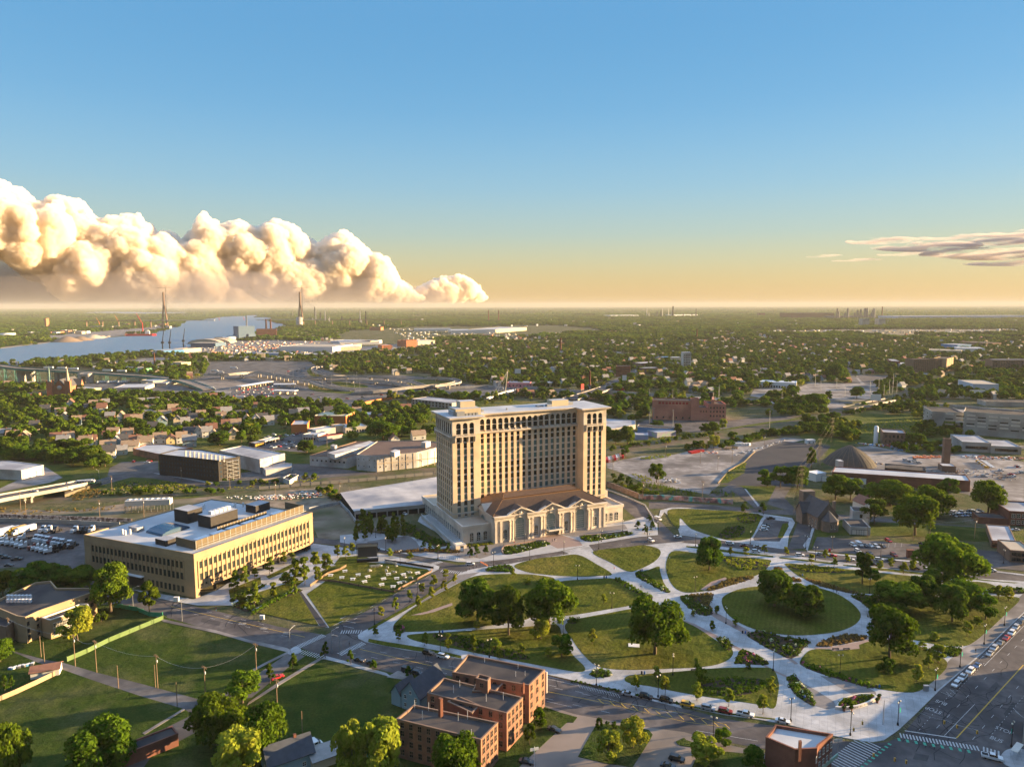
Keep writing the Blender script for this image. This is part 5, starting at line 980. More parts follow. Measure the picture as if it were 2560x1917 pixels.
def tree(x,y,h,w,kd,label,cat='tree',group=None,name='tree',trunk=True,z=0):
 H,Rr,L=KINDS_T[kd];NT[0]+=1;cm,tm=L[NT[0]%len(L)]
 r=thing(name,label,cat,(x,y,z),rnd.random()*6.28,group);r.scale=(w/2/Rr,w/2/Rr,h/H)
 o=bpy.data.objects.new('crown',cm);COL.objects.link(o);o.parent=r;reg(o,r)
 if trunk:o=bpy.data.objects.new('trunk',tm);COL.objects.link(o);o.parent=r;reg(o,r)
 return r
def hw_(k,x,y,yt,wpx):
 a=TILE[k];X,Y=g(k,x,y);d=ray(a[0]+x/a[2],a[1]+yt/a[2]);t=math.hypot(X,Y)/math.hypot(d[0],d[1]);return X,Y,CAM_H+d[2]*t,wpx/a[2]/FPX*Y
def T(s,kd,label,group=None,cat='tree',name='tree',lab2=None):
 k=None
 for w_ in s.split():
  if ','not in w_:k=w_;continue
  x,y,yt,wp=map(float,w_.split(','));X,Y,h,w__=hw_(k,x,y,yt,wp);h=max(h,1.2)
  if kd in('young','slim'):h*=1.2;w__*=1.25 if kd=='young'else.95
  tree(X,Y,h*1.04,w__*1.06,kd,label,cat,group,name)
for a in[('E 885,700,445,270','dark','broad dark round tree, leftmost big tree on the park lawn'),('E 1085,790,495,235','dark','dark left tree of the joined pair in the middle of the park'),('E 1345,745,450,340','oak','large bright right tree of the joined pair in the middle of the park'),('E 1290,815,690,140','yellow','small light tree at the foot of the joined park pair'),('E 1425,935,795,140','round','dense round small evergreen beside the curving lawn path'),('E 2025,912,570,390','oak','very broad spreading tree alone on the central lawn'),('F 187,372,165,175','dark','compact dark tree on the lawn nearest the street bend'),('F 608,605,388,255','dark','taller dark tree, left of two in the oval lawn'),('F 800,670,472,225','dark','lower dark tree, right of two in the oval lawn'),('R 1085,488,68,410','oak','tall open crowned tree with bare lower trunk on the corner lawn'),('F 1172,462,265,115','tall','slender upright tree on the lawn by the street trees'),('F 1225,445,368,105','round','small leaning dark tree beside the slender upright tree'),('F 1720,475,175,380','oak','biggest sunlit tree by the street at the right of the park'),('F 1385,650,460,330','dark','dark wide tree at the left of the park grove'),('F 1560,605,412,200','dark','dark tall tree in the middle of the park grove'),('F 1750,705,478,205','dark','dark tree standing forward in the park grove'),('F 1840,640,452,260','oak','spreading tree behind in the park grove'),('F 1965,690,540,140','round','rightmost tree of the park grove'),('F 1640,530,390,150','round','small tree at the back of the park grove'),('F 1275,660,545,150','bush','dark low tree beside the ring path'),('F 1325,1038,940,115','bush','round bush on the corner lawn'),('F 140,1115,1005,88','round','small dark conifer on the street side lawn'),('D 80,1760,1365,250','oak','big tree cut by the lower left corner'),('D 650,1690,1370,450','oak','wide tree at the bottom edge above the long shed'),('D 1400,1500,1200,350','oak','large lit tree at the alley corner'),('D 1690,1590,1255,330','oak','large olive tree right of the alley corner tree'),('D 1540,1740,1420,330','yellow','pale feathery tree at the bottom below the alley corner trees'),('E 250,1740,1360,340','yellow','big golden tree at the bottom left of the apartment block'),('E 80,1760,1385,240','yellow','golden olive tree left of the big golden one'),('E 745,1730,1440,350','oak','dark green tree in front of the apartment block'),('D 1560,1225,1042,225','round','small ragged tree by the side street'),('D 715,642,350,265','oak','tall dense tree behind the school by the road'),('D 962,655,455,125','tall','narrow yellow green tree leaning over the green fence'),('D 500,825,625,215','yellow','loose tree in front of the school windows'),('D 650,705,640,80','bush','bush at the school end wall'),('D 0,960,830,175','oak','tree at the left edge by the alley'),('D 260,530,335,340','dark','dark flat topped tree behind the school'),('D 500,520,368,250','dark','dark tree between the school and the office building'),('D 20,540,380,140','oak','sunlit tree at the left edge behind the school'),('E 1290,1392,1270,92','round','small tree beside the brick apartment wall'),('E 1220,1495,1370,72','round','slim small tree beside the brick apartment wall'),('E 1725,1595,1430,175','yellow','light tree on the left of the driveway island'),('E 1885,1515,1340,185','yellow','light tree on the right of the driveway island'),('F 165,1610,1460,235','yellow','broad olive tree beside the lower car park'),('F 280,1505,1400,115','round','thin tree by the street left of the corner building'),('F 475,1660,1515,165','dark','dark ivy covered tree left of the corner building'),('C 560,1325,1228,115','round','left tree of the row at the dark lot edge'),('C 645,1332,1205,125','round','middle tree of the row at the dark lot edge'),('C 755,1342,1205,155','oak','right broad tree of the row at the dark lot edge'),('C 1000,1410,1262,190','oak','tree left of the chapel group, in front of the loading doors'),('C 1095,1415,1285,150','round','tree behind the gabled white house'),('C 1350,1450,1298,290','oak','wide lit tree in front of the long depot'),('C 1250,1570,1420,150','round','tree beside the gabled white house'),('C 1510,1640,1385,260','oak','dead topped tall tree behind the field car park'),('C 1625,1520,1335,225','oak','tree between the depot and the parked cars'),('C 1722,1405,1282,115','round','narrow tree at the right end of the long depot'),('C 1980,1500,1300,195','oak','single big tree in the works yard corner'),('C 845,1212,1080,62','tall','single column tree on the dark lot edge'),('C 418,1492,1420,62','cone','left of two round street trees on the far lawn'),('C 535,1508,1430,68','cone','right of two round street trees on the far lawn'),('B 2035,1302,1185,102','round','lone round tree on the rubble yard'),('d 330,1192,1082,72','round','upright tree beside the container row'),('b 880,720,585,110','tall','tall tree in the houses behind the supermarket'),('b 1320,830,680,210','oak','broad tree behind the market hall'),('b 1180,720,620,170','oak','tree below the freeway ramp'),('b 1030,790,675,100','tall','slim tree beside the market hall'),('b 1700,1010,830,310','oak','largest tree group behind the warehouse'),('b 1900,830,770,150','round','tree in the lane left of the tower'),('b 1880,970,880,180','oak','tree close behind the warehouse roof'),('b 400,950,850,155','yellow','golden tree in front of the houses'),('b 1400,1015,930,120','yellow','golden tree beside the shop canopy'),('b 110,1060,930,215','dark','dark tree between houses and black building'),('b 960,1130,1010,170','dark','dark ivy tree beside the shops car park'),('d 350,1070,890,160','oak','oak in the grove right of the tower'),('d 230,1060,930,150','oak','oak nearest the tower on the right'),('d 150,1050,900,120','dark','dark tree hidden against the tower'),('d 640,888,832,125','dark','round dark tree behind the mural building'),('d 845,970,870,90','dark','dark tree right of the mural building'),('d 1110,965,865,100','round','tree left in the trackside trio'),('d 1200,960,850,120','oak','tree middle in the trackside trio'),('d 1290,935,820,75','yellow','bare brownish tree right in the trackside trio'),('d 1395,1060,950,110','round','bright round tree beside the stacked white sacks'),('d 1200,1110,985,120','yellow','bright loose tree at the yard edge'),('d 1080,1125,1035,80','yellow','small bright tree at the yard edge'),('e 1130,1085,960,210','oak','tree right of the brick pump house'),('e 180,710,570,230','oak','big dark tree by the freeway lawn'),('e 560,620,500,130','oak','tree at the left of the railway embankment'),('e 340,440,285,160','oak','big tree beside the side street houses'),]:
 T(a[0],a[1],a[2])
T('E 265,685,620,34 357,645,568,38 447,575,515,34 527,520,468,36 602,490,418,40 505,625,555,34 588,560,495,34 670,515,455,36 742,460,410,28 680,430,378,36','young','thin young tree along the diagonal boulevard','young trees along the boulevard verge',name='young_tree')
T('E 228,800,740,42 375,830,765,40 545,860,790,44 697,895,800,50 858,910,810,50 1025,945,890,46','slim','slim green tree on the walk above the parked cars','slim trees on the walk by the apartment block',name='young_tree')
T('E 1003,880,822,60 1693,590,540,36 880,760,710,40 1905,1145,1070,52 2030,1090,1010,46 1340,930,880,40 1620,850,770,50 1165,900,855,40 1205,460,430,40 1115,420,375,30','young','young tree set singly on a park lawn','young trees on the park lawns',name='young_tree')
T('E 2090,1180,1080,56 F 107,1210,1118,60 313,1250,1155,54 533,1300,1198,58','young','bright yellow young tree beside the row of parked cars','bright young trees beside the parked cars',name='young_tree')
T('F 425,290,235,36 543,265,220,32 680,280,235,32 845,335,280,34 932,305,252,32 1070,325,280,34 1215,340,280,44 990,350,302,30 1285,370,322,36 1355,360,305,32 1435,395,335,44 1500,380,310,40 1962,410,345,44 323,280,235,28 230,240,215,30','young','yellow green young tree lining the far park street','young trees lining the far park street',name='young_tree')
T('F 208,760,708,40 355,735,685,40 237,655,610,36 438,1010,975,36 85,670,640,34','slim','small tree in a round pit beside the central walk','trees in pits beside the central walk',name='young_tree')
T('F 1520,1090,1000,58 1845,800,720,46 1900,740,680,50 1630,825,780,50 1660,970,870,70 1600,960,890,30 1600,1010,935,50 580,1180,1080,56 1560,880,840,44 100,1040,960,30 2110,570,500,50 2050,560,490,50','young','young lawn tree near the corner of the park','young trees near the park corner',name='young_tree')
T('E 540,235,175,42 580,260,200,46 635,262,205,46 693,268,210,46','cone','clipped young tree in the left row before the station wing','clipped trees left of the station steps',name='young_tree')
T('E 835,292,215,50 880,292,210,54 935,272,205,50','cone','clipped young tree in the group of three before the station','three clipped trees before the station',name='young_tree')
T('E 1915,112,58,50 1960,140,72,50 2008,122,60,50 1985,60,10,40','cone','golden young tree at the right end of the station plaza','golden trees right of the station plaza',name='young_tree')
T('E 450,310,268,36 317,290,245,34 80,270,210,30 40,300,235,40 500,180,140,30','young','young tree on the left street near the outdoor screen','young trees near the outdoor screen',name='young_tree')
T('D 1510,510,400,66 1575,480,370,60 1640,430,370,46 1735,400,310,60 1825,335,270,50 1880,305,265,40 1640,605,480,60 1760,560,470,56 1560,605,545,70 1900,480,340,76 1960,470,320,76 2030,400,280,70 2100,380,290,80 1890,545,460,50 1840,480,405,80 2045,450,380,50 2170,290,225,50 1600,560,500,40','slim','loose garden tree between the office building and the lawn','garden trees beside the office building',name='garden_tree')
pts_=[(100+rnd.random()*330,1555+rnd.random()*110)for i in range(34)]
T('B '+' '.join('%d,%d,%d,%d'%(x,y+30,y-20-rnd.random()*50,30+rnd.random()*18)for x,y in pts_),'slim','slender tree in the dense young grove left of the station','young grove left of the station',name='grove_tree')
T('D 1883,1017,895,78','cone','conical dark street tree nearest the crossing',name='street_tree');T('D 1737,1102,975,76','cone','conical dark tree beside the small red car',name='street_tree');T('D 2093,938,825,62','cone','conical tree at the south corner of the crossing',name='street_tree')
T('E 70,978,885,62','cone','conical tree beside two dark cars on the street',name='street_tree');T('E 212,1012,940,62','cone','round small tree beyond the conical one on the footpath',name='street_tree');T('E 437,1062,990,64','cone','small tree beside the driveway and dark vans',name='street_tree')
T('E 1665,1388,1325,44 1720,1370,1342,28 1765,1385,1350,44','bush','clipped shrub at the head of the driveway island','clipped shrubs on the driveway island',cat='shrub',name='shrub')
T('D 30,1160,1050,70 75,1140,1040,50','cone','dark conifer beside the garden fence at the left','conifers by the garden fence',name='conifer')
def pip(p,poly):
 x,y=p;c=False;n=len(poly)
 for i in range(n):
  x1,y1=poly[i];x2,y2=poly[i-1]
  if(y1>y)!=(y2>y)and x<(x2-x1)*(y-y1)/(y2-y1)+x1:c=not c
 return c
EXB=[(min(a for a,b in p),max(a for a,b in p),min(b for a,b in p),max(b for a,b in p),p)for p in EXCL+[rv,rv2]]
def excluded(x,y):
 for a,b,c,d,p in EXB:
  if a<=x<=b and c<=y<=d and pip((x,y),p):return True
 return False
def scatter(s,n,seed):
 poly=P(s);g_=random.Random(seed);xs=[a for a,b in poly];ys=[b for a,b in poly];out=[];k=0
 while len(out)<n and k<n*60:
  k+=1;p=(g_.uniform(min(xs),max(xs)),g_.uniform(min(ys),max(ys)))
  if pip(p,poly):out.append(p)
 return out
wood=scatter('a 0,1110 200,1080 400,1120 600,1120 800,1150 980,1190 1060,1240 1070,1330 900,1300 700,1290 430,1270 100,1230 0,1230',62,3)
for p in wood:tree(p[0],p[1],9+rnd.random()*5,11+rnd.random()*4,rnd.choice(['oak','dark','oak','round']),'tree in the dense belt above the white metal depot','tree','tree belt above the metal depot')
HOUSES=[]
def hproto(ax,w,d,h,rh):
 return gh('house','x','M 10,1600',w,d,h,rh,0,M_sidw,M_shbr,axis=ax,chim=True)
WALLS={'w':M_sidw,'t':M_sidt,'b':M_sidb,'g':M_sidg,'y':M_sidy,'r':M_red,'o':M_sidt}
ROOFS=[(M_shbr,'brown'),(M_shgr,'grey'),(M_shblack,'black'),(M_shbr,'brown'),(M_shred,'red')];WN={'w':'white','t':'tan','b':'blue grey','g':'grey green','y':'yellow','r':'brick','o':'tan'}
protos=[hproto('x',9,7,5.2,3.4),hproto('x',11,7.5,4.2,3.2),hproto('x',8,6.5,5.6,3.8)]
def dist(a,b):return math.hypot(a[0]-b[0],a[1]-b[1])
def house(k,x,y,c,i,seen,area_):
 X,Y=g(k,x,y);pr=protos[i%3];rf,rn=(M_shred,'red')if c in 'o'else ROOFS[i%5]
 lab='%s house with %s roof among the %s'%(WN[c],rn,area_)
 o=copy_tree(pr,None,lab,'%s houses with %s roofs among the %s'%(WN[c],rn,area_),(X,Y,0),R(22+rnd.uniform(-4,4)+(90 if i%4==3 else 0)),1.12+rnd.random()*.25)
 for ch in KIDS.get(o.name,[]):
  if ch.name.startswith('wall'):remat(ch,0,WALLS[c])
  if ch.name.startswith('roof'):remat(ch,0,rf);remat(ch,1,WALLS[c])
 HOUSES.append((X,Y))
HL={'trees left of the hotel':'a 130,1020,w 40,995,t 345,925,t 245,1035,r 590,1045,w 680,1048,w 630,1075,w 760,1105,w 850,1105,w 895,1075,t 1070,1112,t 1150,1090,b 1225,1075,w 1290,1125,w 1335,1085,t 1395,1095,t 1180,1165,b 1080,1200,w 1580,1055,w 1690,1055,y 1795,1052,w 1870,1085,b 1890,985,w 1965,992,w 2085,965,t 1950,885,w 1830,892,w 1750,865,t 1630,805,t 1740,795,w 1710,755,b 1600,875,b 1510,940,g 1350,865,w 1300,845,w 1200,835,w 1090,825,r 820,855,o 760,875,b 1000,700,w 935,690,w 1045,695,b 885,745,w 960,750,w 1010,755,w 1480,755,w 1515,675,t 1660,705,g 1120,995,w 1085,1010,w 1265,1015,r 640,835,t 1935,835,w 1985,825,w 2150,785,b 2180,855,w 2045,995,w 450,755,t 610,775,w 700,700,w 1440,1100,w 1480,800,w 1840,800,t 2110,1020,b','trees near the supermarket':'b 430,705,w 130,835,w 180,775,b 230,835,w 275,905,t 185,895,t 500,765,b 470,865,w 530,835,b 640,835,t 40,955,o 250,995,t 925,765,g 1170,775,b 1440,775,w 1805,1035,w 830,795,r 590,860,w 330,790,w 380,850,t 1920,745,w 2040,1000,w','trees beyond the brick factory':'d 130,445,w 990,552,b 1025,535,w 1390,475,t 1440,485,b 1482,495,y 1600,395,b 1660,405,t 1790,402,b 1832,415,b 1922,420,y 2012,425,r 2070,430,w 1262,402,r 1290,432,t 950,485,w 1020,515,w 110,425,w 425,255,w 505,245,r e 20,430,w 80,432,w 150,434,t 240,436,b 610,335,b 500,300,w 290,280,w'}
i=0
for ar,s in HL.items():
 k=None
 for w_ in s.split():
  if ','not in w_:k=w_;continue
  x,y,c=w_.split(',');house(k,float(x),float(y),c,i,None,ar);i+=1
def drop(o):
 for ch in list(KIDS.get(o.name,[])):drop(ch)
 bpy.data.objects.remove(o)
tp=MB();tp.box(-4.5,-4,0,4.5,4,4.6,1);tp.gable(-4.5,-4,4.5,4,4.6,3,'x',.4,0,1)
small=tp.build('house',[M_shbr,M_sidw]);n0=0
for(X,Y)in scatter('B 200,520 800,470 1500,460 2212,440 C 400,420 1000,430 1060,560 400,640 0,640 B 1700,640 1300,600 700,600',90,5)+scatter('A 1000,900 0,800 0,1100',0,1):
 if excluded(X,Y):continue
 o=small if n0==0 else small.copy()
 if n0:COL.objects.link(o)
 o.location=(X,Y,0);o.rotation_euler=(0,0,R(22+rnd.uniform(-6,6)+90*(n0%2)));c=rnd.choice('wwtbyg');remat(o,1,WALLS[c]);remat(o,0,ROOFS[n0%5][0]);o.scale=(1.1,1.1,1.1)
 tag(o,'small %s house half hidden in the middle distance woods'%WN[c],'house','%s houses in the middle distance woods'%WN[c]);n0+=1;HOUSES.append((X,Y))
for p in protos:drop(p)
def clear(X,Y,r=7):
 return all(abs(X-a)>r or abs(Y-b)>r for a,b in HOUSES)
nb=scatter('a 0,600 700,600 1500,620 2208,600 b 100,650 1000,650 1400,690 2100,720 2190,990 1640,990 1240,900 800,900 500,900 480,1050 a 2208,1030 1900,1060 1300,1080 1000,1190 600,1120 0,1090',400,9)
near=[]
for p in nb:
 if clear(*p,9.5)and not excluded(*p):near.append(p)
near.sort(key=lambda p:p[1]);NI=max(0,298-NT[0]);nearI=near[:NI]
for p in nearI:tree(p[0],p[1],8+rnd.random()*6,10+rnd.random()*6,rnd.choice(['oak','dark','round','oak','tall','yellow'])if rnd.random()<.9 else 'yellow','garden tree among the houses beyond the black hotel','tree','garden trees among the houses')
def gn_instancer(name,src,pts,label=None):
 me=bpy.data.meshes.new(name);me.from_pydata([(p[0],p[1],0)for p in pts],[],[])
 a=me.attributes.new('sc','FLOAT_VECTOR','POINT');a.data.foreach_set('vector',[q for p in pts for q in p[3:6]])
 a=me.attributes.new('ro','FLOAT','POINT');a.data.foreach_set('value',[p[2]for p in pts])
 o=bpy.data.objects.new(name,me);COL.objects.link(o);tag(o,label,None,None,'stuff')
 ng=bpy.data.node_groups.new('scatter_'+name,'GeometryNodeTree');ng.interface.new_socket('Geometry',in_out='INPUT',socket_type='NodeSocketGeometry');ng.interface.new_socket('Geometry',in_out='OUTPUT',socket_type='NodeSocketGeometry')
 n=ng.nodes;l=ng.links;gi=n.new('NodeGroupInput');go=n.new('NodeGroupOutput');oi=n.new('GeometryNodeObjectInfo');oi.inputs['Object'].default_value=src;oi.transform_space='ORIGINAL'
 ip=n.new('GeometryNodeInstanceOnPoints');na=n.new('GeometryNodeInputNamedAttribute');na.data_type='FLOAT_VECTOR';na.inputs['Name'].default_value='sc';nr=n.new('GeometryNodeInputNamedAttribute');nr.data_type='FLOAT';nr.inputs['Name'].default_value='ro'
 cx=n.new('ShaderNodeCombineXYZ');l.new(nr.outputs['Attribute'],cx.inputs['Z']);l.new(gi.outputs[0],ip.inputs['Points']);l.new(oi.outputs['Geometry'],ip.inputs['Instance']);l.new(na.outputs['Attribute'],ip.inputs['Scale']);l.new(cx.outputs[0],ip.inputs['Rotation']);l.new(ip.outputs[0],go.inputs[0])
 md=o.modifiers.new('scatter','NODES');md.node_group=ng;return o
def lowcrown(nm,seed,h,r,nl,lobes,leaf,m,patch=None):
 if not patch:return crown_mesh(nm,seed,h,r,1.5,nl,lobes,leaf,'oak',m)[0]
def src_tree(k,seed,h,r,nl,lobes,leaf,m,at,lab):
 me=lowcrown('crown',seed,h,r,nl,lobes,leaf,m);X,Y=g(*at);rt=thing('tree',lab,'tree',(X,Y,0));o=bpy.data.objects.new('crown',me);COL.objects.link(o);o.parent=rt;reg(o,rt);NT[0]+=1
 q=MB();q.tube((0,0,0),(0,0,4),.4,.3,6);q.build('trunk',M_bark,rt);return o
S1=src_tree(0,301,12,6.2,1500,16,1.15,Lf1,('e',1370,400),'round tree below the sunlit end of the brown brick block');S2=src_tree(0,302,13,6.5,1500,18,1.15,Lf2,('e',1600,410),'dark tree right of the brown brick block');S3=src_tree(0,303,11,5.5,1200,13,1.1,Lf3,('e',1470,300),'light tree at the end of the brown brick block')
def street(x,y,w_=92):
 c,s=math.cos(R(24)),math.sin(R(24));p=(x*c+y*s)%w_;q=(-x*s+y*c)%260;return min(p,q)
def hsh(x,y):return(math.sin(x*.0123+1.3)*math.cos(y*.0101-.7)+.6*math.sin(x*.031+y*.017)+.4*math.cos(x*.011-y*.037))
pts=[[],[],[]];g_=random.Random(77);Y=620.0
CLEARP=[P(s)for s in['M -10,880 400,880 950,860 1320,870 1500,885 1700,880 1720,1100 0,1160','e -200,640 2400,640 2400,1700 -200,1700']]
while Y<2700:
 st=12+Y*.0022;X=-Y*.76
 while X<Y*.76:
  x=X+g_.uniform(-.5,.5)*st;y=Y+g_.uniform(-.5,.5)*st;X+=st
  if Y<1000 and(pip((x,y),CLEARP[0])or pip((x,y),CLEARP[1])):continue
  if excluded(x,y):continue
  if hsh(x,y)<-1.0 or g_.random()<.2:continue
  if not clear(x,y,6):continue
  if y<660:continue
  if street(x,y)<8:continue
  kx=g_.random();k=0 if kx<.6 else(1 if kx<.85 else 2);s_=g_.uniform(.8,1.4);pts[k].append((x,y,g_.random()*6.28,s_,s_,g_.uniform(.6,1.15)))
 Y+=st
for p in near[NI:]:pts[0].append((p[0],p[1],g_.random()*6,1,1,1))
for s,n_,z0_,z1_ in[('a 0,620 1200,640 1500,600 2208,600 2208,760 1700,830 1000,1000 400,1000 0,1060',200,.5,.95),('b 0,600 400,650 900,650 1400,700 2190,700 2190,860 1700,830 700,860 0,860',150,.5,.95),('d 130,620 560,600 560,760 470,860 150,800',70,.7,1.1),('e 0,560 -200,560 d 1640,640 2129,640 e 200,690 300,760 0,800 d 2129,800 1700,790',110,.6,1.0),('e 0,830 300,830 580,900 560,1050 330,1010 0,980 d 2050,850',90,.5,.9),('e 520,720 900,660 1480,700 1500,830 1200,830 700,740',50,.6,.95),('e 1110,900 1560,860 1780,920 1760,1000 1100,1000',60,.45,.75),('e 760,500 1000,400 1290,400 1300,470 900,520 770,610',45,.6,1.0),('e 1080,580 1300,480 1480,470 1400,640 1100,660',45,.6,1.0),('B 700,750 1200,745 1380,760 1200,800 740,810',40,.4,.7),('A 20,560 200,540 480,520 960,480 960,495 500,545 60,580',110,.4,.75),('d 900,1105 1300,1085 1700,965 2129,905 2129,960 1750,1005 1300,1115 950,1140',70,.3,.65),('d 150,1120 700,1040 1260,960 1260,975 700,1065 150,1150',50,.2,.4),('e 0,870 700,700 1000,600 1300,500 1300,520 1000,640 700,740 0,900',60,.3,.6),('d 150,1440 420,1560 500,1600 700,1600 480,1500 200,1400',30,.25,.45),('b 0,1440 600,1400 1060,1350 1060,1380 600,1440 0,1480',26,.2,.4),('b 1050,1500 1200,1480 1350,1600 1280,1620',14,.25,.4),('a 1000,1560 2208,1520 2208,1560 1000,1600',24,.2,.45),('e 900,1090 1500,1080 1590,1140 1480,1160 1000,1150',40,.35,.6),('A 1000,490 1900,480 1900,500 1050,515',90,.7,1.1),('a 130,650 700,640 1480,590 1460,650 700,670 150,680',70,.6,1.0)]:
 for p in scatter(s,n_,n_+3):s_=g_.uniform(z0_,z1_);pts[g_.choice([0,0,1,2])].append((p[0],p[1],g_.random()*6,s_,s_,s_*g_.uniform(.8,1.1)))
hp=[[],[],[]];Y=760.0
for i in range(9000):
 y=math.sqrt(g_.uniform(760**2,3600**2));x=g_.uniform(-.74,.74)*y;c,s=math.cos(R(24)),math.sin(R(24));p=x*c+y*s;q=-x*s+y*c;k=p%92;p+=(-k+(20 if g_.random()<.5 else 79));q=round(q/13)*13.0+g_.uniform(-1,1);x,y=p*c-q*s,p*s+q*c
 if excluded(x,y)or hsh(x*.7,y*.7)<-.7 or not clear(x,y,9)or(y<1000 and(pip((x,y),CLEARP[0])or pip((x,y),CLEARP[1]))):continue
 if g_.random()<.22:hp[g_.choice([0,0,1,2])].append((x,y,R(24)+(R(90)if g_.random()<.3 else 0),1.1,1.1,g_.uniform(1,1.5)))
for i,(wl_,rf_,at,lab)in enumerate([(M_sidw,M_shgr,('e',560,372),'white house with grey roof at the dark lot corner'),(M_sidt,M_shbr,('e',640,368),'tan house with brown roof at the dark lot corner'),(M_red,M_shred,('e',700,372),'brick house with red roof at the dark lot edge')]):
 q=MB();q.box(-4.5,-4,0,4.5,4,4.8,1);q.gable(-4.5,-4,4.5,4,4.8,3.4,'x',.4,0,1);o=q.build('house',[rf_,wl_]);X_,Y_=g(*at);o.location=(X_,Y_,0);tag(o,lab,'house');gn_instancer('distant_houses',o,hp[i])
for sr,pp_,nm in((S1,pts[0],'woods'),(S2,pts[1],'woods_dark'),(S3,pts[2],'woods_light')):gn_instancer('distant_'+nm,sr,pp_)
def patch_mesh(nm,seed,size,n,r0,r1,m,quads):
 g2=np.random.default_rng(seed);V=[];F=0
 cs=np.stack([g2.uniform(-size/2,size/2,n),g2.uniform(-size/2,size/2,n),g2.uniform(3,8,n),g2.uniform(r0,r1,n)],1)
 idx=g2.integers(0,n,quads);d=g2.normal(size=(quads,3));d/=np.linalg.norm(d,axis=1)[:,None];d[:,2]=np.abs(d[:,2])*.9
 c=cs[idx];p=c[:,:3]+d*c[:,3:4]*np.array([1,1,.9]);nn=d+g2.normal(size=(quads,3))*.4;nn/=np.linalg.norm(nn,axis=1)[:,None]
 u=np.cross(nn,[0.1,.2,1.]);u/=np.linalg.norm(u,axis=1)[:,None]+1e-6;v=np.cross(nn,u);s_=(r1*.42*(.7+.6*g2.random(quads)))[:,None]
 Vv=np.stack([p-u*s_-v*s_,p+u*s_-v*s_,p+u*s_+v*s_,p-u*s_+v*s_],1).reshape(-1,3)
 me=bpy.data.meshes.new(nm);me.from_pydata(Vv.tolist(),[],[tuple(range(i*4,i*4+4))for i in range(quads)]);me.materials.append(m);me.update();return me
def src_patch(nm,me,loc):o=bpy.data.objects.new(nm,me);COL.objects.link(o);o.location=loc;tag(o,kind='stuff');return o
PA=src_patch('far_woods_clump',patch_mesh('far_woods_clump',5,62,20,4.5,8,Lf1,1600),(300,3300,0));PB=src_patch('far_woods_clump',patch_mesh('far_woods_clump',6,62,16,4.5,8,Lf2,1300),(420,3300,0));PC=src_patch('horizon_woods_clump',patch_mesh('horizon_woods_clump',7,260,60,14,26,Lf2,1500),(900,9000,0))
pa=[];pb=[];Y=2650.0
while Y<8200:
 st=66;X=-Y*.78
 while X<Y*.78:
  x=X+g_.uniform(-.3,.3)*st;y=Y+g_.uniform(-.3,.3)*st;X+=st
  if excluded(x,y)or hsh(x*.6,y*.35)<-.85 or g_.random()<.12:continue
  (pa if g_.random()<.6 else pb).append((x,y,g_.random()*6.28,g_.uniform(.8,1.15),g_.uniform(.8,1.15),g_.uniform(.6,1.2)))
 Y+=st
gn_instancer('far_woods',PA,pa);gn_instancer('far_woods',PB,pb)
pc=[];Y=8200.0
while Y<41000:
 st=235+Y*.012;X=-Y*.8
 while X<Y*.8:
  x=X+g_.uniform(-.3,.3)*st;y=Y+g_.uniform(-.3,.3)*st;X+=st
  if excluded(x,y)or hsh(x*.2,y*.08)<-1.0:continue
  s_=1+Y*.00003;pc.append((x,y,g_.random()*6.28,s_,s_,g_.uniform(.35,.75)))
 Y+=st
gn_instancer('horizon_woods',PC,pc)
print('TREES',NT[0],'houses',len(HOUSES),'inst',[len(q)for q in pts],len(pa)+len(pb),len(pc))
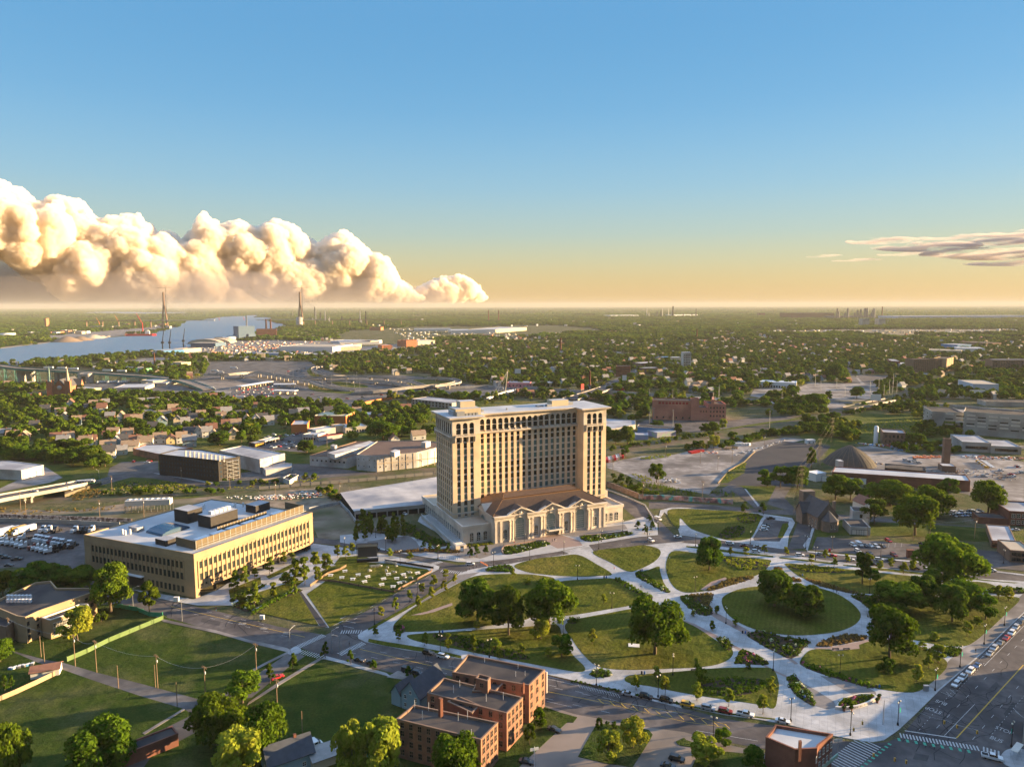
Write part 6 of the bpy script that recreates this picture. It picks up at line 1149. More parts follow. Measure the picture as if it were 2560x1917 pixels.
# ================================================================ INFRASTRUCTURE
def deck(root_name,label,cat,s,zs,wd,th,m_top,m_side,pier=None,pm=None,rail=1.0,every=30,group=None):
 "elevated road: polyline with heights, parapets and piers"
 pts=[];k=None;toks=[t for t in s.split()];i=0
 for w_ in toks:
  if ','not in w_:k=w_;continue
  x,y=map(float,w_.split(','));pts.append(g(k,x,y,zs[i]));i+=1
 o=pts[0];r=thing(root_name,label,cat,(o[0],o[1],0),0,group);L=[(x-o[0],y-o[1])for x,y in pts]
 D=[];Z=[]
 S_=smooth(L,False,4);
 for i in range(len(zs)-1):
  for j in range(4):Z.append(zs[i]+(zs[i+1]-zs[i])*j/4)
 Z.append(zs[-1]);A,B=offset_line(S_,wd);n=len(S_)
 q=MB();q.add([(A[i][0],A[i][1],Z[i])for i in range(n)]+[(B[i][0],B[i][1],Z[i])for i in range(n)],[(i,n+i,n+i+1,i+1)for i in range(n-1)],0);
 for X,sg in((A,1),(B,-1)):
  f=[(i,i+1,n+i+1,n+i)for i in range(n-1)];q.add([(X[i][0],X[i][1],Z[i]-th)for i in range(n)]+[(X[i][0],X[i][1],Z[i])for i in range(n)],f if sg<0 else[t[::-1]for t in f],1)
 q.add([(A[i][0],A[i][1],Z[i]-th)for i in range(n)]+[(B[i][0],B[i][1],Z[i]-th)for i in range(n)],[(i,i+1,n+i+1,n+i)for i in range(n-1)],1);q.build('road_deck',[m_top,m_side],r)
 if rail:
  A2,B2=offset_line(S_,wd-.6)
  for X,X2 in((A,A2),(B,B2)):
   q=MB();q.add([(X[i][0],X[i][1],Z[i])for i in range(n)]+[(X[i][0],X[i][1],Z[i]+rail)for i in range(n)]+[(X2[i][0],X2[i][1],Z[i]+rail)for i in range(n)]+[(X2[i][0],X2[i][1],Z[i])for i in range(n)],[(j*n+i,j*n+i+1,(j+1)*n+i+1,(j+1)*n+i)for i in range(n-1)for j in range(3)],0);q.build('parapet',m_side,r)
 if pier:
  acc=0;pr=None;cnt=0
  for i in range(1,n):
   a=Vector(S_[i-1]);b=Vector(S_[i]);d=(b-a).length;acc+=d
   if acc>=every and Z[i]-th>1.5 and cnt<100:
    acc=0;cnt+=1;dd=(b-a).normalized();q=MB();rz=math.atan2(dd.y,dd.x);h=Z[i]-th
    if pier=='col':
     for s2 in(-1,1):q.box(-.7,s2*wd*.3-.7,0,.7,s2*wd*.3+.7,h-1.2,0)
     q.box(-.9,-wd*.45,h-1.2,.9,wd*.45,h,0)
    else:
     for s2 in(-1,1):
      for s3 in(-1,1):q.tube((s3*3,s2*wd*.42,0),(s3*2.2,s2*wd*.36,h),.35,n=4)
      q.tube((-3,s2*wd*.42,0),(2.2,s2*wd*.36,h),.2,n=4);q.tube((3,s2*wd*.42,0),(-2.2,s2*wd*.36,h),.2,n=4)
     q.tube((-3,-wd*.42,0),(-2.4,wd*.38,h),.2,n=4);q.tube((-3,wd*.42,0),(-2.4,-wd*.38,h),.2,n=4)
    p=q.build('pier',pm or m_side,r);p.location=(b.x,b.y,0);p.rotation_euler=(0,0,rz)
 return r
BR=deck('bridge_approach','long green steel bridge approach with white trucks sweeping down to the plaza','bridge','a -300,268 0,291 200,318 500,335 800,352 1100,372 1500,400 1800,440 1950,485 2060,530',[30,28,25,22,18,15,10,7,5,1.5],20,2.6,M_brown,M_green_st,'steel',M_green_st,1.2,26)
for s,w_ in(('a 265,452',26),('a 610,452',14),('a 850,460',22)):
 c=P(s)[0];h={26:24,14:20,22:17}[w_];q=MB();
 for sx in(-1,1):q.box(sx*w_*.34-2.5-(1 if sx<0 else 0),-7,0,sx*w_*.34+2.5,7,h,0)
 q.box(-w_*.5,-6,h*.72,w_*.5,6,h-.2,0);n_=8;rr=w_*.34-2.5
 for i in range(n_):
  a0,a1=math.pi*i/n_,math.pi*(i+1)/n_;zc=h*.72-rr*.6
  pp4=[(rr*math.cos(a0),zc+rr*.6*math.sin(a0)),(rr*math.cos(a1),zc+rr*.6*math.sin(a1)),(rr*math.cos(a1),h*.74),(rr*math.cos(a0),h*.74)]
  q.add([(x,-6,z)for x,z in pp4]+[(x,6,z)for x,z in pp4],[(3,2,1,0),(4,5,6,7),(0,1,5,4)],0)
 o=q.build('arched_pier',M_concw,BR);o.location=(c[0]-BR.location.x,c[1]-BR.location.y,0);o.rotation_euler=(0,0,R(-8))
deck('road_viaduct','concrete road viaduct with a white green bus at the left','viaduct','a -500,1700 0,1592 350,1530 640,1475 840,1438 1000,1420',[8,7,6,5,2.5,.4],15,1.5,M_asph,M_concw,'col',M_concw,1.0,22)
q=MB();q.prism(P('a 640,1590 640,1500 1000,1450 1000,1470 800,1530'),0,2.2);tag(q.build('embankment',M_dirt,tri=True),kind='structure')
deck('ramp','curving pale concrete ramp crossing the customs plaza','ramp','b -20,372 200,372 445,352 640,372 800,400 1000,440 1100,475 1200,500 1400,530',[9,9,9,9,9,8,6,4,1],13,1.6,M_asph_old,M_concw,'col',M_concw,1.1,30)
deck('ramp','broad pale freeway ramp looping behind the customs plaza','ramp','b 1380,560 1600,540 1900,505 2212,475 B 600,680 720,665 760,650 700,632 550,628',[1,4,7,8,8,8,7,6,5],12,1.6,M_asph_old,M_concw,'col',M_concw,1.1,32)
deck('ramp','upper pale ramp curving over the freeway','ramp','b 930,405 1200,395 1500,392 1800,410 2000,450 2150,500 2350,560',[3,6,7,7,6,4,1],12,1.5,M_asph_old,M_concw,'col',M_concw,1.1,34)
deck('ramp','second ramp beneath the upper curving one','ramp','b 1150,440 1400,430 1700,440 1900,470 2050,510',[3,5,6,5,2],11,1.4,M_asph_old,M_concw,'col',M_concw,1.0,34)
deck('ramp','curled ramp with pale wall beyond the plaza','ramp','b 1110,295 1040,305 1030,330 1080,360 1200,385 1350,388',[2,5,6,6,5,2],11,1.4,M_asph_old,M_concw,'col',M_concw,1.0,34)
deck('road_bridge','wide road bridge over the sunken freeway','bridge','B 1480,765 1600,730 1720,690',[5,6,5],24,1.5,M_asph,M_concw,'col',M_concw,1.0,24)
deck('railway_bridge','railway bridge with pale side wall and red billboard','bridge','e 480,712 720,660 900,625',[4,6,5],16,1.6,M_ballast,M_concw,'col',M_concw,1.2,24)
for s,lab in[('b 1400,690 1810,605','long orange brick wall beside the freeway lane'),('a 1480,600 2208,648','brown wall edging the customs plaza')]:
 L,Rr=offset_line(P(s),1.0);q=MB();q.prism(L+Rr[::-1],0,4.0);tag(q.build('brick_wall',M_orange if 'orange'in lab else M_redd),lab,'wall')
for s,z,lab in[('B 700,700 950,690 1050,705',4,'pale retaining wall left of the footbridge'),('B 1180,695 1500,722 1700,730',4,'pale retaining wall right of the footbridge'),('d 120,560 600,592 1000,600',4,'pale freeway wall beyond the brick factory'),('e 1000,672 1500,700 2208,760',3.5,'pale freeway wall before the parking garage'),('e 300,655 520,668',3,'short pale wall under the railway bridge')]:
 p=P(s);L,Rr=offset_line(p,.8);q=MB();q.prism(L+Rr[::-1],0,z);tag(q.build('retaining_wall',M_conc,tri=True),lab,'wall')
for i,(s,lab)in enumerate([('b 300,520 610,470','long toll canopy over booths on the plaza'),('b 640,500 850,495','blue roofed inspection canopy'),('b 640,560 860,565','white booth row below the blue canopy'),('b 1000,250 1050,250','small overhead gantry roof across the sunken road')]):
 a,b=[Vector(p)for p in P(s)];c=(a+b)/2;Ln=(b-a).length;r=thing('toll_canopy',lab,'canopy',(c.x,c.y,0),math.atan2((b-a).y,(b-a).x))
 q=MB();q.box(-Ln/2,-6,5.2,Ln/2,6,6,0);q.build('roof',[M_metalw if i!=1 else M_metalw][0],r);q=MB();n_=max(3,int(Ln/12))
 for j in range(n_):x=-Ln/2+Ln*(j+.5)/n_;q.box(x-.3,-.3,0,x+.3,.3,5.2,0)
 q.build('posts',M_concw,r);q=MB()
 for j in range(n_):x=-Ln/2+Ln*(j+.5)/n_+3;q.box(x-1,-3,0,x+1,3,2.8,0)
 q.build('booths',M_cream,r)
FBD=deck('footbridge','white footbridge hung from one tall leaning mast over the freeway','footbridge','B 950,762 1060,722 1160,702',[5.5,6.5,6],4,.7,M_conc,M_metalw,'col',M_concw,1.1,40)
c=g('B',1058,748);q=MB();h=40;q.tube((c[0]-FBD.location.x,c[1]-FBD.location.y,0),(c[0]-FBD.location.x+5,c[1]-FBD.location.y+8,h),1.0,.4,6);q.build('mast',M_concw,FBD)
q=MB();tp_=Vector((c[0]-FBD.location.x+4.6,c[1]-FBD.location.y+7,37))
for k_,x,y in[('B',970,755),('B',1000,744),('B',1030,733),('B',1090,716),('B',1120,710),('B',1150,704)]:
 e=g(k_,x,y,6.5);q.tube(tp_,(e[0]-FBD.location.x,e[1]-FBD.location.y,6.5),.05,n=3)
q.build('cables',M_metalw,FBD)
def tower(k,x,y,label,cab):
 c=g(k,x,y);r=thing('bridge_tower',label,'bridge tower',(c[0],c[1],0));q=MB()
 for s in(-1,1):q.tube((s*17,0,0),(s*10,0,78),6.5,5.5,8);q.tube((s*10,0,78),(s*3.5,0,140),5.5,5,8)
 q.box(-14,-4,74,14,4,80,0);q.tube((0,0,136),(0,0,222),7.5,6,10);q.box(-6,-5,136,6,5,141,0);q.build('pylon',M_brownb,r)
 q=MB();q.tube((14,0,0),(14,0,252),1.6,1.3,4);q.tube((-40,0,247),(62,0,250),1.0,n=4);q.tube((14,0,262),(-30,0,248),.5,n=3);q.tube((14,0,262),(50,0,250),.5,n=3);q.tube((14,0,250),(14,0,263),1,n=4);q.build('tower_crane',M_blackm,r)
 q=MB()
 for sg,n_,L_ in cab:
  for i in range(n_):
   t=(i+1)/n_;q.tube((0,0,218-60*(1-t)),(sg*L_*t*.94,sg*L_*t*.25,50),.28,n=3,cap=False)
 q.build('stay_cables',M_metal,r)
 q=MB()
 for sg,n_,L_ in cab:q.box(min(0,sg*L_*.94),-9,45,max(0,sg*L_*.94),9,49,0)
 q.build('bridge_deck',M_concw,r);return r
t1=tower('A',1062,308,'left unfinished cable stayed bridge tower on the far river bank',[(-1,14,150),(1,16,330)])
q=MB();
for i in range(5):q.box(-90-i*100,-4,0,-86-i*100,4,45,0)
q.box(-560,-9,45,-150,9,49,0);q.build('approach_span',M_brownb,t1)
t2=tower('A',1935,302,'right unfinished cable stayed bridge tower beside a concrete silo',[(-1,14,300),(1,16,190)])
q=MB()
for i in range(6):q.box(90+i*110,-4,0,94+i*110,4,42,0)
q.box(190,-9,44,740,9,48,0);q.build('approach_span',M_brownb,t2)
q=MB();q.lathe([(20,0),(20,62),(0,64)],20);o=q.build('silo',M_concw);c=g('A',1938,303);o.location=(c[0],c[1]-40,0);tag(o,'huge round concrete silo at the foot of the right bridge tower','silo')
FAR=[('power_station','brown brick power station with two chimneys by the river','A 1650,374 1780,372',50,38,M_redd,M_roofdark),('blue_power_block','pale blue windowless block left of the brown power station','A 1537,388 1640,384',45,55,mat('cladding_blue',(.085,.135,.20),.7),M_roofgrey),('blue_power_block','lower blue block at the foot of the tall blue one','A 1600,386 1645,384',40,24,mat('cladding_blue',(0,0,0)),M_roofgrey),('logistics_hall','vast white logistics hall with golden roof beyond the plaza','b 700,150 1210,155',150,15,M_metalw,M_rooftan),('logistics_hall','sunlit end wing of the vast logistics hall','b 1215,152 1490,118',60,14,M_cream,M_rooftan),('logistics_hall','long low white hall behind the logistics hall','b 1190,78 1570,84',90,12,M_metalw,M_roofwhite),('logistics_hall','cream hall right of the long low one','b 1575,84 1665,78',60,12,M_cream,M_rooftan),('dock_warehouse','blue fronted dock warehouse at the river edge','a 1485,178 1615,188',60,12,M_blue,M_roofgrey),('dock_warehouse','long yellow dock warehouse at the river edge','a 1615,188 1985,152',45,11,M_cream,M_rooftan),('dock_warehouse','blue and cream dock shed behind the yellow one','a 1880,110 2125,112',60,14,mat('cladding_blue',(0,0,0)),M_rooftan),('brick_block','orange brick block beyond the logistics hall','b 1925,112 2025,108',40,24,M_chb,M_roofdark),('brick_block','small red block left of the orange brick one','b 1710,132 1790,130',40,12,M_chb,M_roofgrey),('brick_block','white and brick block at the right of the orange one','b 2035,84 2200,78',50,14,M_cream,M_roofwhite),('blue_long_shed','long blue white shed before the logistics hall','b 370,190 800,195',25,8,mat('cladding_paleblue',(.3,.4,.55),.7),M_roofwhite),('customs_house','sunlit pale customs house by the plaza','b 475,232 555,230',25,16,M_cream,M_roofgrey),('customs_house','flat canopy building left of the pale customs house','b 360,240 470,238',20,9,M_concw,M_roofgrey),('brick_terminal','long flat roofed terminal right of customs house','b 620,240 930,215',40,7,M_cream,M_roofwhite),('brick_terminal','low cream terminal block under the long hall','b 930,215 1200,210',40,10,M_cream,M_roofwhite),('green_depot','bright green fronted depot beyond the bridge approach','a 1420,362 1540,350',25,8,M_lime2,M_roofgrey),('cream_depot','cream depot beside the green fronted depot','a 1542,352 1600,346',30,9,M_cream,M_roofgrey),('long_depot','long low grey depot left of the green one','a 1195,330 1415,345',50,6,M_concw,M_roofgrey),('tan_box','tall tan block right of green depot','a 1790,330 1885,322',30,15,M_cream,M_rooftan),('tan_box','brick wing left of the tall tan block','a 1650,332 1788,330',30,11,M_chb,M_roofgrey),('flat_warehouse','white roofed warehouse behind the twin spired church','a 700,580 1000,545',60,6,M_cream,M_roofwhite),('flat_warehouse','white roofed warehouse right of the church','a 1120,548 1430,540',55,6,M_concw,M_roofwhite),('flat_warehouse','pale flat warehouse under the bridge bend','a 1430,500 1640,498',50,6,M_concw,M_roofgrey),('flat_warehouse','raised white unit at the bridge bend','a 1510,492 1745,470',40,8,M_cream,M_roofwhite),('car_plant','wide white car plant in the far centre','B 720,345 1000,342',160,16,M_metalw,M_roofwhite),('car_plant','sunlit right wing of the far white plant','B 1000,342 1200,325',150,18,M_cream,M_roofwhite),('car_plant','long white shed left of the far plant','B 480,330 715,328',120,12,M_metalw,M_roofgrey),('brick_mill','orange brick mill left of the far white shed','B 190,325 262,325',60,18,M_chb,M_roofdark),('far_shed','long white shed on the left of the far centre','B 0,420 255,415',70,10,M_metalw,M_roofwhite),('far_shed','yellow lit white shed below the long one','B 0,455 135,450',60,10,M_cream,M_roofwhite),('brick_block','orange stepped building among far sheds','B 425,430 495,425',40,20,M_chb,M_roofgrey),('far_shed','white shed right of the orange stepped building','B 500,420 612,412',50,12,M_cream,M_roofwhite),('brick_block','small orange block in front of trees','B 270,448 330,446',40,14,M_chb,M_roofgrey),('brick_block','far orange block right of centre sheds','B 920,380 978,380',50,18,M_chb,M_roofgrey),('tower_block','left of two pale tower blocks on the far right','C 1172,302 1217,302',60,50,M_concw,M_roofgrey),('tower_block','right of two pale tower blocks on the far right','C 1277,302 1320,302',60,50,M_concw,M_roofgrey),('steel_mill','long dark red steel mill on the horizon','C 720,250 990,248',200,55,mat('mill_red',(.10,.045,.04),.9),M_roofdark),('steel_mill','grey blast furnace hall right of the red mill','C 990,252 1260,250',150,30,mat('mill_grey',(.13,.13,.14),.9),M_roofdark),('steel_mill','small dark red mill block left of the long one','C 510,235 548,235',150,40,mat('mill_red',(0,0,0)),M_roofdark),('horizon_plant','long pale blue plant at the far right horizon','C 1400,254 2300,250',300,30,mat('cladding_paleblue',(0,0,0)),M_roofgrey),('refinery_shed','white refinery sheds on the horizon','B 1740,240 1920,238',150,22,M_metalw,M_metalw),('refinery_shed','white sheds right of the refinery flare','B 2150,238 2300,236',150,25,M_metalw,M_metalw),('blue_factory','blue walled factory beyond the railway on the right','e 1385,130 1550,140',60,16,M_blue,M_roofgrey),('white_factory','white roofed factory right of the blue one','e 1550,160 1820,165',70,12,M_metalw,M_roofwhite),('cream_factory','long cream roofed factory above the brown block','e 1265,180 1590,190',60,12,M_cream,M_rooftan),('white_factory','long low white unit behind the brown block','e 1380,228 1700,228',40,7,M_metalw,M_roofwhite),('white_factory','white unit left of the brown block','e 990,222 1110,222',40,7,M_metalw,M_roofwhite),('brick_works','brick works with white roofs left of the brown block','e 900,310 985,312',60,14,M_redd,M_roofgrey),('brick_works','white roofed unit beside the brick works','e 985,318 1110,320',50,9,M_concw,M_roofwhite),('row_of_shops','row of brick shops up the far high street','d 480,310 680,300',30,9,M_brownb,M_roofwhite),('row_of_shops','row of cream shops by the far high street','d 790,262 880,262',30,12,M_cream,M_roofwhite),('row_of_shops','blue roofed shop by the white block','d 690,240 770,240',25,8,M_cream,M_blue),('row_of_shops','white roofed shop at the white block foot','d 750,300 865,300',25,8,M_concw,M_roofwhite),('dark_works','dark roofed works right of the blue factory','e 1560,95 1830,110',70,13,M_brownb,M_roofdark),('riverside_tank_block','dark cube beside the river tanks','A 1380,392 1412,392',30,14,M_black,M_roofdark),('silo_block','tall brick silo on the left far bank','A 288,312 300,312',25,62,M_chb,M_roofdark)]  # sunlit wings and yellow lit shed in cream: warm light put into colour
for nm,lab,s,d,h,wl,rf in FAR:
 blk(nm,lab,nm.replace('_',' '),s,d,h,wl,rf,[],.3)
def stack(k,x,y,h,r,label,m=M_redd,nm='chimney'):
 c=g(k,x,y);q=MB();q.lathe([(r,0),(r*.7,h),(r*.75,h),(r*.75,h+1),(0,h+1)],10);o=q.build(nm,m);o.location=(c[0],c[1],0);tag(o,label,'chimney')
for a in[('A',1713,345,70,5,'left chimney of the brown power station'),('A',1742,345,70,5,'right chimney of the brown power station'),('A',1588,340,88,4,'grey chimney behind the blue power block',M_metal),('b',-20,0,30,2,'thin chimney'),('a',1524,282,26,2,'red chimney beyond the bridge approach'),('B',1418,470,42,3,'tall red chimney in the far woods'),('B',955,270,95,5,'left far chimney on the skyline'),('B',1020,270,95,5,'right far chimney on the skyline'),('B',2140,240,120,9,'refinery flare tower on the horizon',M_blackm),('C',108,385,40,3,'brick chimney beside the far high street'),('C',1298,245,110,7,'chimney right of the blast furnace'),('A',1883,240,90,4,'pale chimney left of the right bridge tower',M_metal),('A',2025,240,120,7,'dark mill chimney right of the right bridge tower',M_blackm),('A',2060,260,75,7,'short dark mill chimney right of the right bridge tower',M_blackm),('B',1605,710,30,2,'thin mast beside the billboard')]:
 if a[5]!='thin chimney':stack(*a)
rg=random.Random(5)
for i in range(16):
 x=1010+rg.random()*240;h=45+rg.random()*60;c=g('C',x,252);q=MB();q.tube((0,0,0),(0,0,h),12,8,6);o=q.build('furnace_stack',mat('mill_grey',(0,0,0)));o.location=(c[0],c[1],0);tag(o,'grey stack of the blast furnace skyline','stack','stacks of the blast furnace skyline')
for i in range(26):
 x=1950+rg.random()*560;h=30+rg.random()*70;c=g('A',x-20,262+rg.random()*25)if i<14 else g('B',1960+rg.random()*330,240);h=h if i<14 else h*1.2;q=MB();q.tube((0,0,0),(0,0,h),6,4,5);o=q.build('mill_stack',M_blackm if i%2 else M_metal);o.location=(c[0],c[1],0)
 tag(o,'dark stack of the steel mill beyond the right bridge tower'if i<14 else 'thin refinery column on the horizon right of centre','stack','stacks of the riverside mill'if i<14 else 'refinery columns on the horizon')
for i in range(40):
 x=rg.uniform(30,1200);y=330-abs(rg.gauss(0,14))+0.02*(600-x);c=g('A',x,y+20 if x<600 else y-8);
 if excluded(*c)and pip(c,rv):continue
 w_=rg.uniform(20,60);q=MB();q.box(-w_/2,-15,0,w_/2,15,rg.uniform(7,16),0,top=1);o=q.build('far_bank_shed',[rg.choice([M_cream,M_concw,M_chb,M_metalw]),M_roofgrey]);o.location=(c[0],c[1],0);tag(o,'pale shed among the works on the far river bank','shed','sheds on the far river bank')
M_sandd=mat('gravel_brown',(.17,.12,.08),.95,(.23,.17,.12),.05,5)
for x,y,w_,h,lab in[(400,400,70,24,'largest brown gravel heap on the far bank'),(490,392,60,20,'right brown gravel heap on the far bank'),(575,378,55,19,'pale sand heap on the far bank'),(630,372,30,10,'small pale sand heap on the far bank')]:
 c=g('A',x,y);q=MB();w_*=.8;h*=.85;q.lathe([(w_,0),(w_*.55,h*.6),(w_*.2,h*.95),(0,h)],14);o=q.build('gravel_heap',M_sandd if 'brown'in lab else M_sand);o.location=(c[0],c[1]+30,0);tag(o,lab,'heap')
for x,y,r,h,lab in[(15,368,32,16,'white round tank on the far left bank'),(1455,392,26,13,'larger pale round tank by the river warehouses'),(1430,388,14,12,'smaller pale tank by the river warehouses'),(1497,388,12,16,'pale tank nearest the blue power block')]:
 c=g('A',x,y);q=MB();q.lathe([(r,0),(r,h),(0,h+2)],18);o=q.build('storage_tank',M_metalw);o.location=(c[0],c[1]+r,0);tag(o,lab,'tank')
for x,y,w_,lab in[(1310,412,60,'left arched dock roof'),(1375,408,60,'right arched dock roof'),(1420,402,45,'small arched dock roof')]:
 c=g('A',x,y);q=MB();n_=8;V_=[(w_*math.cos(math.pi*i/n_),z_,18*math.sin(math.pi*i/n_))for i in range(n_+1)for z_ in(0,40)];q.add(V_,[(2*i,2*i+1,2*i+3,2*i+2)for i in range(n_)]);q.add([V_[2*i]for i in range(n_+1)],[tuple(range(n_+1))[::-1]]);o=q.build('arched_shed',M_rooftan);o.location=(c[0],c[1],0);tag(o,lab,'shed')
for x,lab in[(1046,'left of three lattice dock cranes'),(1092,'middle lattice dock crane'),(1180,'right lattice dock crane standing alone')]:
 c=g('A',x,445 if x<1150 else 432);q=MB();q.tube((0,0,0),(0,0,24),2,1.5,4);q.tube((0,0,22),(7,0,62),1.6,.8,4);q.box(-3,-3,18,4,3,24,0);o=q.build('dock_crane',M_blackm);o.location=(c[0],c[1],0);tag(o,lab,'crane')
c=g('A',905,360);SH=thing('cargo_ship','small red hulled cargo ship moored at the far bank','ship',(c[0],c[1],.6),R(14));q=MB();q.prism([(-60,-8),(50,-8),(66,0),(50,8),(-60,8)],0,9,0);q.build('hull',M_redp,SH);q=MB();q.box(20,-6,9,38,6,22,0);q.box(22,-5,22,32,5,26,0);q.build('bridge_house',M_metalw,SH);q=MB();q.tube((-20,0,9),(-20,0,24),.8,n=4);q.tube((0,0,9),(0,0,24),.8,n=4);q.build('masts',M_metalw,SH)
for k_,x,y,h,lab in[('A',640,300,60,'slim slanting crane on the far bank'),('A',760,290,75,'tall slanting crane on the far bank'),('A',918,335,100,'red lattice gantry beside the ship'),('A',1410,258,35,'red barge crane on the river, left'),('A',1570,258,35,'red barge crane on the river, right')]:
 c=g(k_,x,y);q=MB();q.tube((0,0,0),(0,0,h*.5),3,2,4);q.tube((0,0,h*.4),(-h*.3,0,h),1.6,.8,4);q.tube((0,0,h*.5),(-h*.3,0,h),.5,.5,3);o=q.build('boom_crane',M_redp if 'red'in lab else M_orange);o.location=(c[0],c[1],0);tag(o,lab,'crane')
q=MB()
for off in(-9,-4.5,0,4.5,9):
 for s in('c -300,72 0,70 500,45 1400,8 b 100,1500 640,1468 1200,1415 2212,1310','d 0,1172 700,1045 1260,965 1700,895 e 0,850 400,735 700,665 1000,590 1300,480 1500,385'):
  L,Rr=offset_line(P(s),abs(off)*2+1.5);X=L if off>=0 else Rr
  L2,R2=offset_line(P(s),abs(off)*2);X2=L2 if off>=0 else R2
  ribbon(q,X,.25,.3);ribbon(q,X2,.25,.3)
tag(q.build('railway_track',mat('rail_steel',(.09,.07,.06),.6)),kind='structure')
def fence(s,h,label,m,name='fence',th=.12,posts=0,cat='fence',z=0,pm=None):
 p=P(s);o=p[0];r=thing(name,label,cat,(o[0],o[1],z));L=[(x-o[0],y-o[1])for x,y in p];A,B=offset_line(L,th);q=MB();q.prism(A+B[::-1],0,h);q.build('panel',m,r,tri=True)
 if posts:
  q=MB()
  for a,b in zip(L[:-1],L[1:]):
   a=Vector(a);b=Vector(b);n_=max(1,int((b-a).length/posts))
   for i in range(n_+1):c=a+(b-a)*i/n_;q.box(c.x-.12,c.y-.12,0,c.x+.12,c.y+.12,h+.25,0)
  q.build('posts',pm or m,r)['kind']='stuff'
 return r
M_mural=mat('mural_colours',(.05,.35,.38),.8,(.55,.3,.3),.35,6,col3=(.12,.08,.1),scale3=.22,contrast=.25);M_mural2=mat('mural_rust',(.13,.08,.06),.9,(.25,.19,.15),.4,6)
fence('d 460,1604 700,1610 1000,1630 1390,1654',3.2,'colourful graffiti wall along the ramp behind the station lawn',M_mural,'graffiti_wall',.6,0,'wall')
fence('d 148,1482 250,1520 400,1580 460,1604',4.0,'rust brown retaining wall right of the station',M_mural2,'retaining_wall',.8,0,'wall')
fence('D 740,612 880,635 960,668 1045,672',1.9,'green mesh site fence along the road by the school',mat('mesh_green',(.03,.22,.12),.8,(.05,.3,.17),.4,4),'site_fence',.1,4)
fence('D 1050,690 900,752 700,835 560,905 432,960',1.9,'sunlit green mesh fence running down the lawn',mat('mesh_green_sunlit',(.09,.15,.055),.8,(.14,.2,.08),.4,4),'site_fence',.1,4)  # sunlit copy of the green mesh, sunlight put into the colour
fence('D -60,1240 0,1212 100,1170 230,1110 375,1040',1.8,'tan board fence at the lower left garden',mat('fence_tan',(.3,.22,.14),.9,(.36,.27,.18),.8,4),'board_fence')
fence('c -300,262 0,255 500,265 900,285 1180,300',2.6,'grey metal panel fence behind the truck park',M_concw,'panel_fence',.3,6,pm=M_metalw)
fence('c -300,205 0,208 500,222 1000,243 1300,255',2.2,'graffiti barrier beyond the truck park',mat('barrier_mix',(.5,.42,.38),.9,(.15,.1,.09),.5,5,contrast=.1),'barrier',.4,0,'wall')
fence('b 110,1445 500,1425 730,1400 860,1370',3,'curved tan wall behind the black building',M_rooftan,'curved_wall',.5,0,'wall')
fence('b 500,1490 1100,1440 1640,1395 2190,1345',2.4,'wire fence along the railway',mat('wire_grey',(.25,.24,.22),.8),'wire_fence',.04,7)
fence('d 1240,1455 1350,1330 1500,1245 1605,1140',1.0,'long tan kerb wall around the dark lot',M_dirt,'kerb_wall',.7,0,'wall')
fence('R 1015,760 E 1,1',.1,'x',M_conc)if 0 else None
fence('B -200,1480 0,1440 60,1500 100,1560',2,'pale curved ramp wall left of the parking deck',M_conc,'ramp_wall',.5,0,'wall')
fence('B 1716,1350 1850,1400 1960,1450 2010,1530 2030,1600',1.0,'pale kerb barrier along the station ramp',M_conc,'barrier',.4,0,'wall')
M_cont=[M_redp,M_metalw,M_metal,M_pinkb]
for i in range(9):
 c=g('d',158+i*19,1240-i*5+8);q=MB();q.box(-1.2,-6,0,1.2,6,2.6,0);o=q.build('container',M_cont[i%4]);o.location=(c[0],c[1]+6,0);o.rotation_euler=(0,0,R(-8));tag(o,'%s shipping container in the row beside the tower'%['red','white','grey','rose'][i%4],'container','containers beside the tower')
for i in range(5):
 c=g('d',975+i*26,1155-i*5);q=MB();q.box(-1.3,-3,0,1.3,3,1.6,0);o=q.build('skip',M_redp);o.location=(c[0],c[1],0);o.rotation_euler=(0,0,.3);tag(o,'red skip in the row on the rubble yard','skip','red skips on the rubble yard')
for i in range(11):
 c=g('d',1415+(i%6)*26,1078-(i//6)*14);q=MB();q.box(-1.4,-1.4,0,1.4,1.4,2.4,0);o=q.build('bulk_sack',M_metalw);o.location=(c[0],c[1],0);o.rotation_euler=(0,0,rg.random());tag(o,'white bulk sack in the stack at the yard edge','sack','bulk sacks at the yard edge')
def rubble(s,n,sz,ms,nm,seed):
 for i,m in enumerate(ms):
  q=MB()
  for(x,y)in scatter(s,n//len(ms),seed+i):
   a=rg.uniform(.3,1)*sz;h=rg.uniform(.3,.9)*sz;q.box(x-a,y-a*rg.uniform(.4,1),-.05,x+a,y+a*rg.uniform(.4,1),h,0,rz=rg.random()*3)
  tag(q.build(nm,m),kind='stuff')
rubble('d 700,1400 850,1410 880,1450 700,1440',70,.8,[M_metalw,M_concw,M_dirt],'rubble',1);rubble('d 1120,1140 1240,1140 1240,1160 1120,1155',40,.8,[M_metalw,M_pinkb],'rubble',4);rubble('d 1410,1160 1600,1110 1900,1020 1900,1040 1640,1120 1420,1185',130,.8,[M_concw,M_conc_old,M_metalw],'rubble',8)
rubble('d 1290,1110 1440,1090 1440,1110 1300,1125',60,1.0,[M_dirt,M_brownb],'rubble',18);rubble('b 440,1560 700,1545 1080,1500 1120,1560 700,1590 450,1590',150,.9,[M_metalw,M_concw,M_pinkb],'building_debris',30);rubble('K 1330,90 1400,80 1900,60 2100,30 2100,60 1700,110',90,.8,[M_metalw,M_concw],'building_debris',40)
